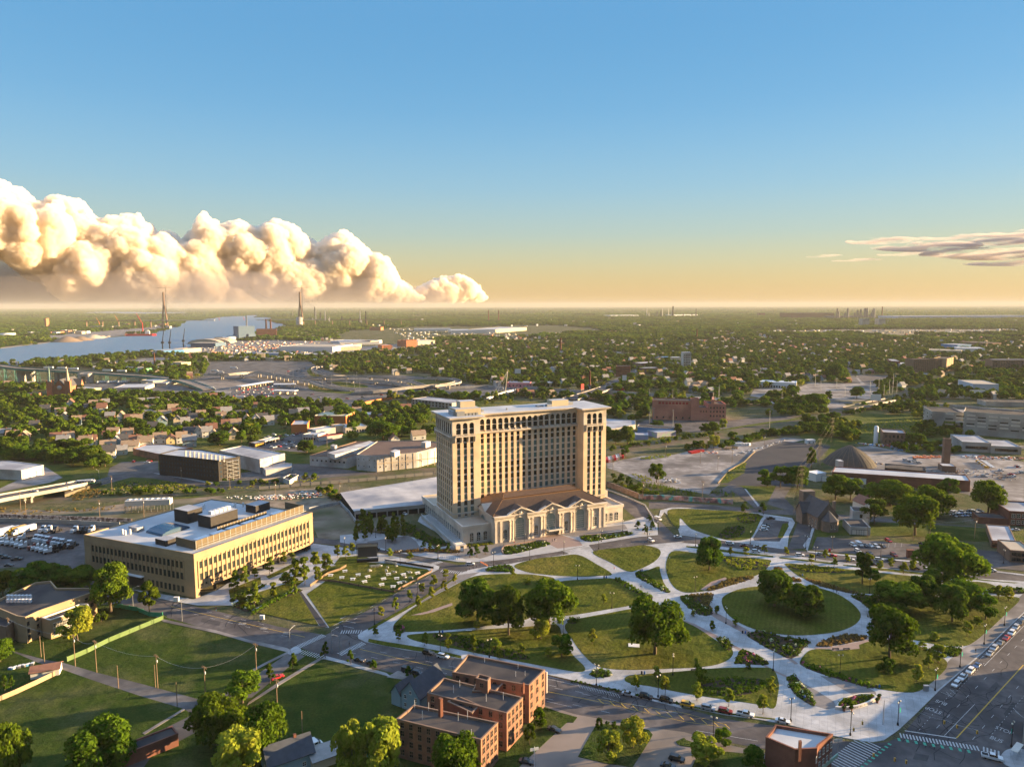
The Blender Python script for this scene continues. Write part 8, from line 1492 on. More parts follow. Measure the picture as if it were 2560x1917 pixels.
for k_,x,y,z,lab in[('R',858,1028,6,'yellow traffic signal hanging over the plaza, upper'),('R',785,1082,6,'yellow traffic signal hanging over the plaza, lower'),('R',1545,1022,6,'pale backed traffic signal over the left avenue lane'),('R',1652,1057,6,'orange traffic signal over the avenue near the yellow line'),('R',1820,1105,6,'dim traffic signal right of the yellow line'),('R',952,1295,6,'yellow traffic signal above the green bike crossing'),('R',1130,1333,6,'yellow traffic signal, left of the bottom pair'),('R',1225,1353,6,'yellow traffic signal, right of the bottom pair')]:
 X,Y=g(k_,x,y,z);r=thing('traffic_signal',lab,'traffic light',(X,Y,z-.5));q=MB();q.box(-.2,-.2,0,.2,.2,1.05);q.build('housing',PM['yellow'],r);q=MB()
 for j in range(3):q.box(-.12,-.26,.1+j*.32,.12,-.2,.34+j*.32)
 q.build('lenses',M_blackm,r);q=MB();q.tube((0,0,1.05),(0,0,1.9),.025,n=4);q.build('hanger',M_blackm,r)
a=Vector((*g('R',700,1150,7.6),7.6));
for(k1,x1,y1),(k2,x2,y2),lab in[(('R',730,1095),('R',1030,820),'signal cable over the plaza'),(('R',1040,825),('R',1330,935),'signal cable from the plaza mast to the avenue'),(('R',1545,1000),('R',1330,935),'signal cable over the avenue start'),(('R',1545,1000),('R',1830,1085),'signal cable over the avenue lanes'),(('R',620,1165),('R',735,1095),'signal cable from the corner building')]:
 p=Vector((*g(k1,x1,y1,7.4),7.4));r_=Vector((*g(k2,x2,y2,7.4),7.4));wire(p,r_,.4,.03,lab,M_metal,4)
def bins(s,grp):
 for i,(X,Y)in enumerate(P(s)):q=MB();q.lathe([(.3,0),(.33,1.0),(.2,1.15),(0,1.2)],8);o=q.build('litter_bin',[M_blackm,mat('bin_blue',(.03,.10,.3),.5)][i%2]);o.location=(X,Y,.16);tag(o,'%s litter bin paired %s'%(['black','blue'][i%2],grp),'bin')
bins('E 640,778 660,778','on the path left of the lawn');bins('E 1698,425 1712,425','on the cross path below the oval lawn');bins('E 1930,382 1942,380','beside the central walk');bins('E 1940,1042 1958,1043','below the broad spreading tree');bins('F 772,410 787,412','by the far street path');bins('F 402,780 420,782','beside the central planting');bins('F 788,1200 800,1202','by the narrow bed near the plaza');bins('F 1262,1130 1282,1130','by the corner lawn')
for s,rz,lab in[('E 828,768',0,'grey bench on the path left of the paired trees'),('F 92,1020',5,'bench on the path below the central lawn'),('F 715,830',0,'timber swing bench in the planting by the oval lawn'),('F 565,788',0,'black swing frame at the oval lawn path'),('F 1000,885',5,'left picnic table on the paved strip'),('F 1070,885',5,'dark picnic table on the paved strip'),('E 1890,860',-10,'pale stone slab on the central lawn')]:
 X,Y=P(s)[0];r=thing('park_bench'if 'bench'in lab else('swing_frame'if 'frame'in lab else('stone_slab'if 'slab'in lab else 'picnic_table')),lab,'bench'if 'bench'in lab else 'park furniture',(X,Y,.22),R(rz));q=MB()
 q.box(-1.3,-.3,.42,1.3,.3,.5)if 'slab'not in lab else q.box(-2.2,-1.4,0,2.2,1.4,.15);q.build('seat',M_paver_r if 'timber'in lab else(M_metalw if 'slab'in lab or 'grey'in lab else M_blackm),r);
 if 'slab'not in lab:
  q=MB();
  for x in(-1.1,1.1):q.box(x-.05,-.3,0,x+.05,.3,.42)
  q.build('legs',M_blackm,r)
  if 'swing'in lab:q=MB();[q.tube((x,0,0),(x,0,2.5),.06,n=4)for x in(-1.6,1.6)];q.tube((-1.6,0,2.5),(1.6,0,2.5),.06,n=4);q.build('swing_arch',M_blackm if 'black'in lab else M_wood,r)
for s,lab,w_,h,m in[('D 1686,690','pale utility cabinet on the walk below the garden',.9,1.7,M_metalw),('R 1390,760','pale utility cabinet at the avenue corner of the lawn',.8,1.9,M_metal),('E 785,255','black and white information pillar by the clipped trees',.9,3.0,M_blackm),('D 1135,572','pale green cabinet on the walk by the office building',1.1,1.8,M_metalw),('f 1122,738','small dark red brick kiosk in the car park',1.6,4.2,M_redd),('f 358,685','red banner sign at the car park edge',.5,1.6,M_redp)]:
 X,Y=P(s)[0];q=MB();q.box(-w_,-w_*.5,0,w_,w_*.5,h,0);q.box(-w_*.9,-w_*.52,h*.15,w_*.9,-w_*.5,h*.85,1);q.box(-w_*1.1,-w_*.6,h,w_*1.1,w_*.6,h+.1,0);o=q.build(lab.split()[2]if 'utility'in lab else 'street_cabinet',[m,M_metalw if 'black'in lab else m]);o.name='street_cabinet'if 'kiosk'not in lab else 'brick_kiosk';o.location=(X,Y,.15);tag(o,lab,'kiosk'if 'kiosk'in lab or 'pillar'in lab else 'cabinet')
X,Y=g('E',178,318);r=thing('outdoor_screen','black framed outdoor cinema screen on a stage at the event lawn','screen',(X,Y,.2),R(10));q=MB()
for x in(-5.4,5.4):
 for y in(-1,1):q.tube((x,y,0),(x,y,9.5),.16,n=4)
q.box(-5.6,-1.1,9.3,5.6,1.1,9.8);q.box(-5.6,-1.2,0,5.6,1.2,1.4);q.build('frame',M_blackm,r);q=MB();q.box(-5,-.2,2.4,5,.1,8.2);q.build('screen',mat('screen_grey',(.07,.07,.075),.4),r);q=MB();q.box(-5.2,-1.3,8.4,5.2,-1.12,9.6);q.build('header_board',M_metal,r)
def pict():
 r=thing('picnic_table','white picnic table on the event lawn','table',(0,0,0),0,'white picnic tables on the event lawn');q=MB();q.box(-.9,-.4,.72,.9,.4,.78);q.build('tabletop',M_metalw,r)
 for s in(-1,1):q=MB();q.box(-.9,s*.75-.15,.42,.9,s*.75+.15,.47);q.build('seat',M_metalw,r)
 q=MB();
 for x in(-.6,.6):q.box(x-.05,-.85,.36,x+.05,.85,.42);q.box(x-.05,-.5,0,x+.05,-.4,.72);q.box(x-.05,.4,0,x+.05,.5,.72)
 q.build('frame',M_metalw,r);return r
t=pict()
for i,(X,Y)in enumerate(P('E 32,388 117,412 178,424 83,440 158,456 280,438 312,408 365,435 408,410 498,400 268,475 383,463 342,488 12,430 -60,415')):copy_tree(t,None,None,None,(X,Y,.24),rnd.random()*.6,1.35)
drop(t)
def chr_():
 r=thing('lounge_chair','white low lounge chair on the event lawn','chair',(0,0,0),0,'white lounge chairs on the event lawn');q=MB();q.box(-.35,-.4,.25,.35,.35,.33);q.build('seat',M_metalw,r);q=MB();q.add([(-.35,.3,.3),(.35,.3,.3),(.35,.65,1.05),(-.35,.65,1.05),(-.35,.36,.28),(.35,.36,.28),(.35,.7,1.0),(-.35,.7,1.0)],[(0,1,2,3),(7,6,5,4),(0,4,5,1),(2,6,7,3),(1,5,6,2),(0,3,7,4)]);q.build('backrest',M_metalw,r)
 q=MB();[q.box(x-.04,y-.04,0,x+.04,y+.04,.5)for x in(-.36,.36)for y in(-.35,.3)];q.build('legs',M_metalw,r);return r
t=chr_()
for X,Y in P('E 298,382 306,362 345,392 356,392 362,352 440,395 455,394 450,430 462,430 420,425 410,455 422,456 188,384 196,382 300,388 '+' '.join('%d,%d'%(200+i*9,357-i*1)for i in range(8))+' '+' '.join('%d,%d'%(296+i*9,326+i*1.5)for i in range(8))):copy_tree(t,None,None,None,(X,Y,.24),2.6+rnd.random()*.5,1.35)
drop(t)
fence('E -140,440 0,455 120,478 345,518 585,388 592,372',.9,'low dark fence around the event lawn',M_brownb,'lawn_fence',.08,5,z=.2,pm=M_blackm)
fence('E 290,318 420,335 530,355 600,365',1.1,'low banner fence behind the event chairs',M_blackm,'lawn_fence',.08,4,z=.2)
fence('D 1995,480 2110,400 E 0,375 40,352',1.2,'timber rail fence left of the event lawn',M_wood,'rail_fence',.1,4,z=.15)
q=MB()
for i in range(20):X,Y=g('E',640+i*9,285+i*1.2);q.tube((X,Y,.15),(X,Y,1.1),.1,n=6)
tag(q.build('bollard_row',M_metalw),'row of white bollards before the station steps','bollards')if 0 else None
for i in range(14):X,Y=g('E',640+i*12,292+i*1.6);b=MB();b.tube((0,0,0),(0,0,1),.11,n=6);b.lathe([(.13,1),(.13,1.08),(0,1.15)],6);o=b.build('bollard',M_metalw);o.location=(X,Y,.15);tag(o,'white bollard in the row before the clipped trees','bollard','white bollards before the clipped trees')
for i in range(5):X,Y=g('E',812+i*22,382-i*9);b=MB();b.tube((0,0,0),(0,0,1),.12,n=6);b.lathe([(.14,1),(.14,1.08),(0,1.15)],6);o=b.build('bollard',M_blackm);o.location=(X,Y,.15);tag(o,'black bollard at the park corner of the junction','bollard','black bollards at the junction')
for i in range(7):X,Y=g('E',905+i*7,322+i*4);b=MB();b.box(-.3,-.3,0,.3,.3,.06);b.lathe([(.22,.06),(.06,.8),(0,.82)],8);o=b.build('traffic_cone',M_orange);o.location=(X,Y,.05);tag(o,'orange traffic cone by the road works at the junction','cone','cones at the junction')
X,Y=g('K',640,210);r=thing('condenser_rack','long metal condenser rack with fans on steel legs behind the office building','machinery',(X,Y,0),R(8));q=MB();q.box(-14,-3,4.5,14,3,8);q.build('cabinet',M_stonew,r);q=MB()
for i in range(8):q.lathe([(1.3,0),(1.3,.5),(0,.5)],10,0,(-12+i*3.45,0,8))
q.build('fans',M_metalw,r);q=MB();[q.box(-14+i*4-.15,y-.15,0,-14+i*4+.15,y+.15,4.5)for i in range(8)for y in(-2.8,2.8)];q.build('legs',M_metal,r)
wl=smooth(P('F 1000,1268 1060,1270 1130,1262 1200,1240 1250,1212 1262,1196'),False,5);L,Rr=offset_line(wl,.55);q=MB();q.prism(L+Rr[::-1],.15,1.15);PWL=q.build('park_sign_wall',M_stonew,tri=True);tag(PWL,'curved pale stone sign wall with park name round the flower bed','wall')
wl=smooth(P('F 1010,1262 1018,1235 1040,1212 1090,1190 1150,1176 1200,1174 1250,1180'),False,4);L,Rr=offset_line(wl,.35);q=MB();q.prism(L+Rr[::-1],.15,.6);o=q.build('rim_wall',M_stonew,PWL,tri=True)
TXT='ROOSEVELT PARK';ps=smooth(P('F 1085,1268 1130,1262 1200,1240 1250,1212'),False,8)
for i,ch in enumerate(TXT):
 if ch==' ':continue
 j=int((i+.5)/len(TXT)*(len(ps)-1));a,b=Vector(ps[j]),Vector(ps[j+1]);d=(b-a).normalized();nn=Vector((d.y,-d.x));c=a+nn*.31
 cu=bpy.data.curves.new('letter','FONT');cu.body=ch;cu.size=.75;cu.align_x='CENTER';cu.extrude=.02;cu.materials.append(M_paver);o=bpy.data.objects.new('letter',cu);COL.objects.link(o);o.parent=PWL;reg(o,PWL);o.location=(c.x,c.y,.4);o.rotation_euler=(R(90),0,math.atan2(d.y,d.x))
for s,lab in[('E 1050,272 1040,255 1048,235 1075,220 1150,208 1262,190 1330,190','pale curved wall round the left station bed'),('E 1540,160 1700,146 1850,128','pale wall behind the right station bed')]:
 wl=smooth(P(s),False,4);L,Rr=offset_line(wl,.5);q=MB();q.prism(L+Rr[::-1],.15,1.1);tag(q.build('planter_wall',M_paver_r,tri=True),lab,'wall')
for k_,x,y,lab in[('R',702,930,'left dark pot with trailing plants before the sign wall'),('R',762,930,'right dark pot with trailing plants before the sign wall'),('R',980,862,'dark red urn at the wall end, near'),('R',996,830,'dark red urn at the wall end, far')]:
 X,Y=g(k_,x,y);r=thing('plant_pot',lab,'plant pot',(X,Y,.15));q=MB();q.lathe([(.35,0),(.55,.9),(.5,1.0),(0,.95)],10);q.build('pot',M_redd,r);o=bpy.data.objects.new('plant',KINDS_T['bush'][2][0][0]);COL.objects.link(o);o.parent=r;reg(o,r);o.location=(0,0,.8);o.scale=(.35,.35,.35)
def bed(s,m2,h,dens,nm='bed_plants',z=.2,mulch=True,col=None):
 p=smooth(P(s),True,3)
 if mulch:o=slab('planting_bed',p,.1,z+.04,M_mulch)
 A_=abs(area(p));n_=int(min(900,A_*dens));g2=np.random.default_rng(int(A_*7)+n_);xs=[a for a,b in p];ys=[b for a,b in p];V=[];M_=[];cnt=0;tries=0
 while cnt<n_ and tries<n_*30:
  tries+=1;x=g2.uniform(min(xs),max(xs));y=g2.uniform(min(ys),max(ys))
  if not pip((x,y),p):continue
  cnt+=1;r_=g2.uniform(.4,.85);hh=h*g2.uniform(.5,1.2);k=14;d=g2.normal(size=(k,3));d/=np.linalg.norm(d,axis=1)[:,None];d[:,2]=np.abs(d[:,2]);c=np.array([x,y,z])+d*np.array([r_,r_,hh]);nn=d+g2.normal(size=(k,3))*.5;u=np.cross(nn,[.1,.2,1]);u/=np.linalg.norm(u,axis=1)[:,None]+1e-6;v=np.cross(nn,u);v/=np.linalg.norm(v,axis=1)[:,None]+1e-6;s_=.2*(.7+.7*g2.random(k))[:,None]
  V.append(np.stack([c-u*s_-v*s_,c+u*s_-v*s_,c+u*s_+v*s_,c-u*s_+v*s_],1).reshape(-1,3));M_+=[1 if(col and g2.random()<.07)else 0]*k
 if not V:return
 V=np.concatenate(V);me=bpy.data.meshes.new(nm);me.from_pydata(V.tolist(),[],[tuple(range(i*4,i*4+4))for i in range(len(V)//4)]);me.materials.append(m2);
 if col:me.materials.append(col)
 me.polygons.foreach_set('material_index',M_);me.update();o=bpy.data.objects.new(nm,me);COL.objects.link(o);tag(o,kind='stuff')
M_flp=mat('flowers_pink',(.4,.1,.17),.8);M_flw=mat('flowers_pale',(.6,.6,.35),.8);Lf5=leafmat('leaves_reedy',(.14,.10,.03),(.22,.16,.05));
for a in[('E 1770,435 1800,432 1900,490 2000,545 1995,562 1900,520 1800,465',Lf1,1.0,.9,M_flw),('E 945,365 1010,348 1090,345 1125,380 1040,385 950,382',Lf2,.8,.8,M_flw),('E 1545,158 1700,150 1850,132 1868,148 1700,178 1590,190',Lf1,.9,.8,M_flw),('E 1050,250 1065,228 1150,216 1260,196 1330,196 1345,210 1200,250 1070,275',Lf1,.9,.8,M_flw),('E 600,785 700,790 850,815 1000,870 1150,905 1220,940 1180,950 1020,935 900,905 700,850 620,820',Lf2,.9,.6,None),('E 1610,1045 1640,1018 1720,1020 1745,1045 1720,1062 1640,1062',Lf2,.7,1,M_flw),('E 345,735 380,728 420,758 400,778 350,770',Lf2,.8,1,M_flp),('E 1460,700 1500,688 1545,695 1500,722',Lf2,1.0,1,None),('E 1900,395 1930,390 2050,458 2118,510 2090,516 1980,458 1910,420',Lf1,1.0,.9,M_flw),('F 0,545 40,540 120,590 215,652 130,662 30,592',Lf2,.9,.9,M_flw),('F 45,540 200,525 215,540 190,600 212,640 120,585',Lf5,.9,.7,None),('F 430,790 520,765 650,800 830,828 800,870 720,942 600,895 500,840',Lf2,1.0,.5,M_flw),('F 350,970 400,890 540,950 568,980 480,982 370,975',Lf2,.8,.8,M_flp),('F 700,1070 750,1060 790,1120 840,1180 865,1235 850,1245 780,1205 720,1150 698,1100',Lf2,1.0,.9,M_flw),('F 1022,1240 1040,1212 1090,1192 1150,1180 1240,1186 1250,1196 1180,1232 1080,1255 1030,1252',Lf1,.8,1,M_flp),('F 870,862 920,830 1000,800 1080,790 1180,800 1200,815 1100,840 950,865',Lf5,1.0,.6,None),('F 1105,545 1160,530 1280,545 1320,570 1260,640 1230,630 1150,570',Lf2,1.0,.6,None),('F 800,430 870,440 1000,480 1150,520 1100,524 950,490 860,460',Lf5,.9,.7,None),('F 700,345 900,350 1060,380 1000,392 850,388 740,368',Lf3,.8,.6,None),('F 280,295 420,308 560,330 540,365 400,370 300,330',Lf3,.9,.5,None),('F 180,498 300,440 440,415 460,430 330,470 200,508',Lf5,.9,.7,None),('F 585,385 630,350 660,375 680,410 760,430 775,450 700,447 640,430 590,405',Lf5,.9,.8,None),('F 780,965 850,983 1000,1040 1150,1075 1230,1108 1240,1135 1100,1098 900,1038 790,992',Lf1,.9,.9,M_flp),('F 1640,880 1700,870 1800,880 1805,910 1760,932 1680,902',Lf2,1.3,1,None),('F 1990,500 2100,483 2200,500 2210,525 2100,528 1990,522',Lf2,1.0,.7,None),('F 380,20 460,10 510,20 490,60 420,75 370,50',Lf2,.5,.5,None),('F 250,150 300,105 400,90 415,130 350,170 280,172',Lf2,.5,.5,None),('F 170,1080 300,1072 480,1068 545,1090 540,1130 400,1180 200,1170 100,1132',Lf1,.8,.6,None),('F 240,820 300,815 338,870 300,890',Lf2,.9,.8,M_flw),('D 1625,640 1790,545 1925,500 1935,512 1800,565 1640,655',Lf1,1.2,.9,None),('E 300,262 480,240 700,240 770,255 740,265 560,258 400,262',Lf5,.7,.5,None),('E 800,212 900,205 970,200 975,208 880,222 810,222',Lf3,.8,.7,None),('D 1480,560 1560,520 1690,470 1690,485 1560,545 1490,580',Lf1,1.2,.6,None),('D 1500,600 1620,545 1700,560 1600,640 1540,620',Lf1,1.3,.5,M_flw),('B 420,1560 470,1580 600,1660 720,1700 680,1710 560,1690 430,1620',Lf2,1.5,.5,None),('E 1320,1045 1600,1105 2212,1236 2212,1244 1600,1116 1325,1052',Lf2,.5,.4,None)]:
 bed(a[0],a[1],a[2],a[3]*1.1,col=a[4])
for s,m,h,d in[('a 1000,1480 1300,1440 1700,1440 1960,1490 1880,1520 1300,1530',Lf3,.8,.10),('a 700,1560 900,1500 1000,1530 900,1600 720,1620',Lf5,1.0,.2),('e 560,880 1000,830 1400,850 1100,960 700,980 560,920',Lf3,1.4,.05),('d 400,1370 540,1390 600,1440 480,1430',Lf3,1.2,.2),('d 500,1200 760,1170 740,1195 520,1225',Lf3,1.3,.3),('d 600,960 900,945 960,975 760,1000 600,1030',Lf3,.9,.1),('d 150,1080 700,1000 1200,930 1190,945 700,1020 160,1110',Lf3,.7,.05),('d 1340,1330 1500,1250 1510,1300 1340,1430',Lf3,.5,.1),('b 0,1480 600,1440 1060,1370 1060,1400 600,1470 0,1510',Lf3,.9,.08),('b 1060,1500 1200,1490 1340,1600 1400,1650 1300,1640 1150,1560',Lf5,1.0,.2),('c 0,120 600,130 1300,90 1300,110 600,170 0,175',Lf5,.8,.07),('D 740,600 1040,665 1040,672 740,615',Lf2,.5,.3)]:
 bed(s,m,h,d,'scrub',.1,False)
for s in['d 480,1480 560,1500 720,1560 1000,1590 1000,1560 760,1500 600,1470','d 1160,1560 1400,1590 1380,1560 1200,1540']:bed(s,Lf2,3.0,.25,'bushes',.1,False)
for i in range(6):X,Y=g('D',70+i*28,1010-i*6);q=MB();q.box(-.8,-.5,0,.8,.5,.7,0);q.box(-.7,-.45,.7,.7,.45,.8,1);o=q.build('junk_crate',[rnd.choice([M_blue,M_metalw,M_metal]),M_metalw]);o.location=(X,Y,.1);o.rotation_euler=(0,0,i);tag(o,'pale crate of clutter in the lower left garden','crate','crates of clutter in the lower left garden')
M_skin=mat('skin',(.42,.26,.18),.7);M_hair=mat('hair',(.03,.02,.015),.8)
def person_mesh(seed,stride,mtop,mbot):
 J=[(0,0,.98),(0,0,1.15),(0,0,1.38),(0,0,1.5),(0,.02,1.62),(0,.02,1.76),(-.1,0,.92),(-.11,stride,.5),(-.11,stride*1.3-.03,.08),(-.11,stride*1.3+.12,.04),(.1,0,.92),(.11,-stride,.5),(.11,-stride*1.5-.05,.1),(.11,-stride*1.5+.1,.04),(-.19,0,1.4),(-.24,-stride*.6,1.12),(-.24,-stride*.7+.1,.86),(-.24,-stride*.7+.14,.76),(.19,0,1.4),(.24,stride*.6,1.12),(.24,stride*.7+.1,.86),(.24,stride*.7+.14,.76)]
 E_=[(0,1),(1,2),(2,3),(3,4),(4,5),(0,6),(6,7),(7,8),(8,9),(0,10),(10,11),(11,12),(12,13),(2,14),(14,15),(15,16),(16,17),(2,18),(18,19),(19,20),(20,21)]
 rad=[.15,.14,.16,.055,.10,.07,.10,.065,.045,.04,.10,.065,.045,.04,.06,.045,.035,.03,.06,.045,.035,.03]
 me=bpy.data.meshes.new('person');me.from_pydata(J,E_,[]);me.update();o=bpy.data.objects.new('person_tmp',me);COL.objects.link(o);md=o.modifiers.new('s','SKIN');md2=o.modifiers.new('u','SUBSURF');md2.levels=1;md2.render_levels=1
 for i,v in enumerate(me.skin_vertices[0].data):v.radius=(rad[i],rad[i]*.8)
 me.skin_vertices[0].data[0].use_root=True
 bpy.context.view_layer.update();dg=bpy.context.evaluated_depsgraph_get();m2=bpy.data.meshes.new_from_object(o.evaluated_get(dg));bpy.data.objects.remove(o)
 m2.materials.clear();[m2.materials.append(m)for m in(mtop,mbot,M_skin)]
 for p in m2.polygons:z=p.center.z;p.material_index=2 if(z>1.48 or(abs(p.center.x)>.2 and z<.98))else(1 if z<.97 else 0);p.use_smooth=True
 return m2
hairm=MB();hairm.lathe([(.085,1.60),(.115,1.68),(.10,1.78),(.04,1.83),(0,1.835)],10,0,(0,.0,0));
PV=[person_mesh(i,.12 if i%2 else.05,mt,mb_)for i,(mt,mb_)in enumerate([(M_metalw,M_blackm),(M_blackm,M_blackm),(M_blue,M_concw),(M_redp,M_blue),(M_metalw,M_metalw)])];hair_me=None
for i,(k_,x,y,v,lab)in enumerate([('E',1120,208,3,'person in red walking beside the left station bed'),('E',1365,190,1,'person in black standing on the station forecourt, left of the couple'),('E',1380,188,1,'person in dark suit of the couple before the station entrance'),('E',1388,188,4,'person in white of the couple before the station entrance'),('E',1763,375,3,'person in red on the upper central walk'),('E',1935,492,1,'person in black, left of two on the central walk'),('E',1948,497,2,'person in blue, right of two on the central walk'),('E',755,280,0,'person in white standing near the bollards'),('F',985,518,2,'person in blue, left of three on the ring path'),('F',1008,523,1,'person in black, middle of three on the ring path'),('F',1020,528,0,'person in white, right of three on the ring path'),('F',585,795,2,'person in blue beside the black swing frame'),('F',548,797,1,'person in black at the swing frame'),('F',1233,658,1,'person in black on the ring path by the grove'),('F',1900,905,1,'person in black on the avenue pavement'),('D',1390,638,3,'person in red on the walk below the office garden'),('E',60,860,1,'person in black on the left crosswalk'),('E',1975,150,1,'person in black at the right end of the plaza'),('E',1990,155,2,'person in blue at the right end of the plaza')]):
 X,Y=g(k_,x,y);r=bpy.data.objects.new('person',PV[v]);COL.objects.link(r);r.location=(X,Y,.16 if not('lawn'in lab)else.2);r.rotation_euler=(0,0,i*1.7);tag(r,lab,'person')
 if hair_me is None:h=hairm.build('hair',M_hair,r);hair_me=h.data
 else:h=bpy.data.objects.new('hair',hair_me);COL.objects.link(h);h.parent=r;reg(h,r)
for k_,x,y,w_,h0,h1,rz,lab,txt in[('e',742,700,13,9,17,-8,'red brown edged billboard on the railway bridge',''),('e',1745,620,22,4,13,0,'white billboard with a small figure before the pale blue warehouse',''),('d',318,520,7,14,22,10,'tall white billboard on a pole beside the wide street',''),('B',1143,650,11,14,22,0,'white billboard rising behind the pink store',''),('B',1558,755,6,12,20,40,'red billboard beside the road bridge','')]:
 X,Y=g(k_,x,y);r=thing('billboard',lab,'billboard',(X,Y,0),R(rz));q=MB();q.box(-w_/2,-.3,h0,w_/2,.3,h1,0);q.box(-w_/2-.3,-.35,h0-.3,w_/2+.3,.35,h0,1);q.build('panel',[M_redp if lab.startswith('red b')and 'beside'in lab else M_metalw,M_metal],r);q=MB();[q.box(x_-.3,-.25,0,x_+.3,.25,h0,0)for x_ in(-w_*.3,w_*.3)];q.build('legs',M_brownb,r)
X,Y=g('E',1250,1640);r=thing('street_sign','white street name sign with a small red panel at the bottom edge','sign',(X,Y,0),.3);q=MB();q.tube((0,0,0),(0,0,6.5),.1,n=6);q.build('post',M_metalw,r);q=MB();q.box(-1.3,-.05,5.3,1.3,.05,6.2);q.build('plate',M_metalw,r)
X,Y=g('R',648,1330);r=thing('street_sign','pale green overhead street sign beside the corner building','sign',(X,Y,0),.2);q=MB();q.tube((0,0,0),(0,0,6.5),.09,n=6);q.build('post',M_metal,r);q=MB();q.box(-1.4,-.05,5.6,1.4,.05,6.4);q.build('plate',M_stonew,r)
X,Y=g('R',2150,1300);r=thing('bus_shelter','pale bus shelter at the lower right corner','shelter',(X,Y,.1),R(40));q=MB();q.box(-3,-.9,2.5,3,.9,2.65);q.build('roof',M_stonew,r);q=MB();[q.box(x_-.05,y_-.05,0,x_+.05,y_+.05,2.5)for x_ in(-2.8,0,2.8)for y_ in(-.8,.8)];q.build('posts',M_metal,r)
print('CARS',CARS[0],'objs',len(bpy.data.objects))
# ================================================================ CLOUDS (beyond the haze)
CK=26.5;CY=47000.0
def cp(u,v,d=0):return((u-1280)*CK*(CY+d)/CY,CY+d,135+(763-v)*CK*(CY+d)/CY)
cg=random.Random(12)
def ico(sub):
 bm=bmesh.new();bmesh.ops.create_icosphere(bm,subdivisions=sub,radius=1);v=[tuple(x.co)for x in bm.verts];f=[tuple(q.index for q in p.verts)for p in bm.faces];bm.free();return v,f
IV,IF=ico(2)
cm=bpy.data.materials.new('cloud_body');cm.use_nodes=True;n=cm.node_tree.nodes;l=cm.node_tree.links;n.clear();o=n.new('ShaderNodeOutputMaterial');vv=n.new('ShaderNodeVolumePrincipled');vv.inputs['Color'].default_value=(.976,.918,.825,1);vv.inputs['Density'].default_value=.0042;vv.inputs['Anisotropy'].default_value=0;l.new(vv.outputs[0],o.inputs['Volume'])
def cumulus(name,label,top,base,dd,rr,vox,nfill,nsurf,seed):
 cg=random.Random(seed);q=MB();S=[]
 def it(pts,u):
  for(a,b),(c,d)in zip(pts[:-1],pts[1:]):
   if a<=u<=c:return b+(d-b)*(u-a)/(c-a)
  return pts[0][1]if u<pts[0][0]else pts[-1][1]
 u0,u1=top[0][0],top[-1][0]
 for i in range(nfill):
  u=cg.uniform(u0,u1);vt,vb=it(top,u),it(base,u)
  if vb-vt<6:continue
  r=min(rr*(.28+.9*cg.random()**1.6),(vb-vt)*.48);v=cg.uniform(vt+r,max(vt+r,vb-r*.6));S.append((u,v,r,cg.uniform(-1,1)*dd))
 for i in range(nsurf):
  u=cg.uniform(u0,u1);vt,vb=it(top,u),it(base,u);r=rr*cg.uniform(.12,.38);S.append((u,vt+r*cg.uniform(.7,1.3),min(r,max(3,(vb-vt)*.4)),cg.uniform(-.6,.6)*dd))
 S2=[]
 for(u,v,r,d)in S:
  for j in range(5):
   t=cg.uniform(0,6.283);ph=cg.uniform(-.3,1.2);k=r*cg.uniform(.22,.42);S2.append((u+math.cos(t)*math.cos(ph)*r*.85,v-math.sin(ph)*r*.85,k,d+math.sin(t)*math.cos(ph)*r*CK*.85))
 for(u,v,r,d)in S+S2:
  d+=(u+150)*15;c=cp(u,v,d);R_=r*CK*(CY+d)/CY;q.add([(c[0]+x*R_,c[1]+y*R_,c[2]+z*R_)for x,y,z in IV],IF)
 q.sm=[True]*len(q.sm);o=q.build(name,cm);tag(o,label,'cloud')
 m=o.modifiers.new('r','REMESH');m.mode='VOXEL';m.voxel_size=vox;m.use_smooth_shade=True
 m=o.modifiers.new('sm','SMOOTH');m.iterations=2;m.factor=.6
 for sz,st in((1600,480),(650,300),(280,190),(140,90)):
  t=bpy.data.textures.new('puff','CLOUDS');t.noise_scale=sz;t.noise_depth=2;m=o.modifiers.new('d','DISPLACE');m.texture=t;m.strength=st;m.mid_level=.5;m.texture_coords='LOCAL'
 return o
c1=cumulus('cumulus_cloud','towering sunlit cumulus bank at the left edge of the sky',[(-160,470),(-60,440),(0,452),(45,460),(80,500),(130,515),(170,495),(225,510),(255,560),(310,545),(360,545),(400,590),(440,580),(480,622),(520,650),(560,690),(610,725),(655,752)],[(-160,640),(0,610),(90,670),(180,735),(280,752),(350,756),(655,758)],2600,58,64,1000,1000,3)
c2=cumulus('cumulus_cloud','paler cumulus bank right of the tallest one',[(480,650),(502,600),(525,535),(560,570),(610,555),(650,575),(700,555),(740,570),(790,620),(830,600),(870,582),(905,630),(950,640),(975,690),(1010,710),(1060,735)],[(470,700),(600,720),(800,740),(930,750),(1060,752)],2400,46,64,900,900,5)
c3=cumulus('cumulus_cloud','small pink cloud at the right tail of the banks',[(1020,735),(1070,705),(1110,690),(1150,685),(1185,705),(1212,735)],[(1020,748),(1212,752)],1400,24,90,90,90,7)
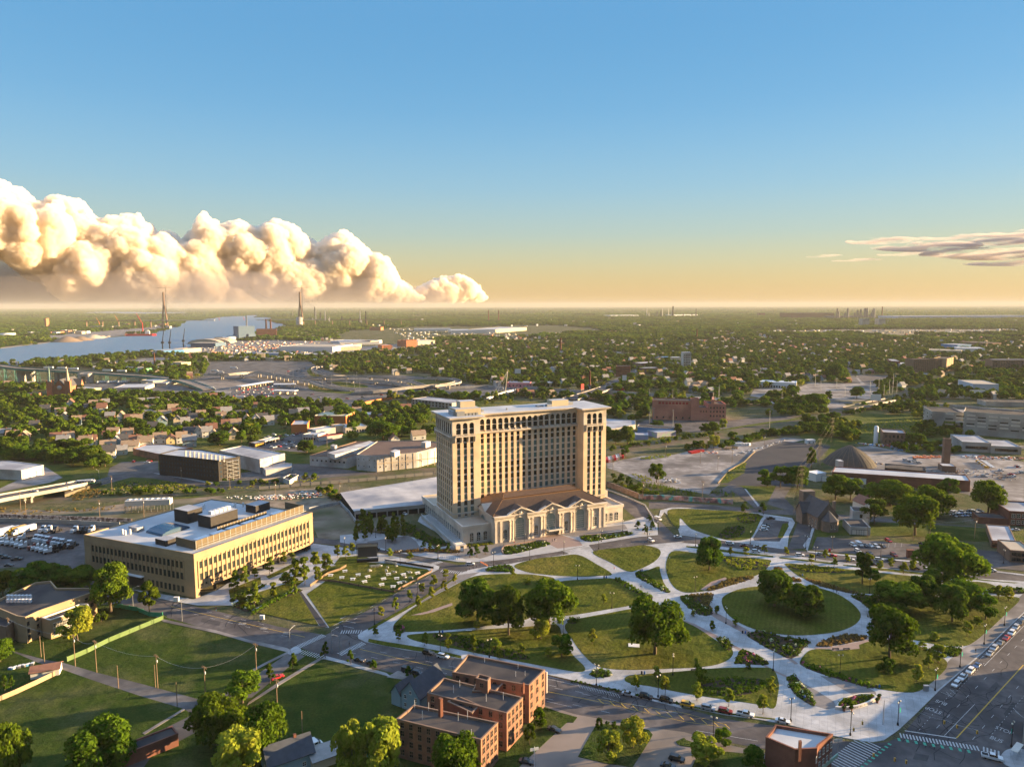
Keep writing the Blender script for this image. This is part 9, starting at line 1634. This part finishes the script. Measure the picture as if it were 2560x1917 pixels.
def vol(name,label,u,v,ru,rv,dd,dens,col,d0=0,n_=16,ani=.1,noise=0):
 c=cp(u,v,d0);m=bpy.data.materials.new(name);m.use_nodes=True;n=m.node_tree.nodes;l=m.node_tree.links;n.clear();o=n.new('ShaderNodeOutputMaterial');vv=n.new('ShaderNodeVolumePrincipled');vv.inputs['Color'].default_value=(*col,1);vv.inputs['Density'].default_value=dens;vv.inputs['Anisotropy'].default_value=ani;l.new(vv.outputs[0],o.inputs['Volume'])
 if noise:
  tc=n.new('ShaderNodeTexCoord');mp=n.new('ShaderNodeMapping');mp.inputs['Scale'].default_value=(.00045,.0003,.0032);nz=n.new('ShaderNodeTexNoise');nz.inputs['Scale'].default_value=1;nz.inputs['Detail'].default_value=5;mr=n.new('ShaderNodeMapRange');mr.inputs['From Min'].default_value=.49;mr.inputs['From Max'].default_value=.66;mr.inputs['To Max'].default_value=dens*3.0;l.new(tc.outputs['Object'],mp.inputs[0]);l.new(mp.outputs[0],nz.inputs[0]);l.new(nz.outputs[0],mr.inputs[0]);l.new(mr.outputs[0],vv.inputs['Density'])
 q=MB();iv,if_=ico(4);q.add([(x*ru*CK,y*dd,z*rv*CK)for x,y,z in iv],if_);o=q.build(name,m);o.location=c;tag(o,label,'cloud');return o
for i,(u,v,ru,rv_,de)in enumerate([(2190,608,95,7,5e-4),(2300,622,150,12,6e-4),(2480,640,220,15,7e-4),(2420,612,170,9,6e-4),(2560,590,160,9,6e-4),(2380,600,120,5,4e-4),(2520,662,150,8,6e-4),(2130,655,70,3,3e-4),(2250,640,80,4,3e-4),(2050,645,50,3,2e-4),(2640,630,120,22,6e-4)]):
 vol('stratus_streak',['left upper','left centre','largest lower','middle','top right','thin top','lowest right','faint low left','faint centre','faintest left','right edge'][i]+' grey gold cloud streak low in the right sky',u,v,ru,rv_*1.15,1500+ru*8,de,(.60,.55,.54),6000+i*700,noise=1)
vol('rain_veil','grey mauve rain veil under the left cumulus bank',230,742,640,125,6500,2.2e-4,(.30,.29,.34),9000)
vol('rain_veil','thin warm veil before the foot of the cumulus banks',420,752,760,75,3200,5e-5,(.50,.47,.50),-200)
vol('rain_veil','lighter veil under the paler cumulus bank',820,748,420,62,5000,1.3e-4,(.38,.33,.33),16000)
HAZE=3.6e-5
hz=bpy.data.materials.new('haze_air');hz.use_nodes=True;n=hz.node_tree.nodes;l=hz.node_tree.links;n.clear()
o=n.new('ShaderNodeOutputMaterial');v=n.new('ShaderNodeVolumePrincipled');v.inputs['Color'].default_value=(.50,.50,.48,1);v.inputs['Density'].default_value=HAZE;v.inputs['Anisotropy'].default_value=0
l.new(v.outputs[0],o.inputs['Volume'])
mb=MB();mb.box(-44000,-300,-1.5,44000,43000,238);tag(mb.build('haze',hz),kind='stuff')
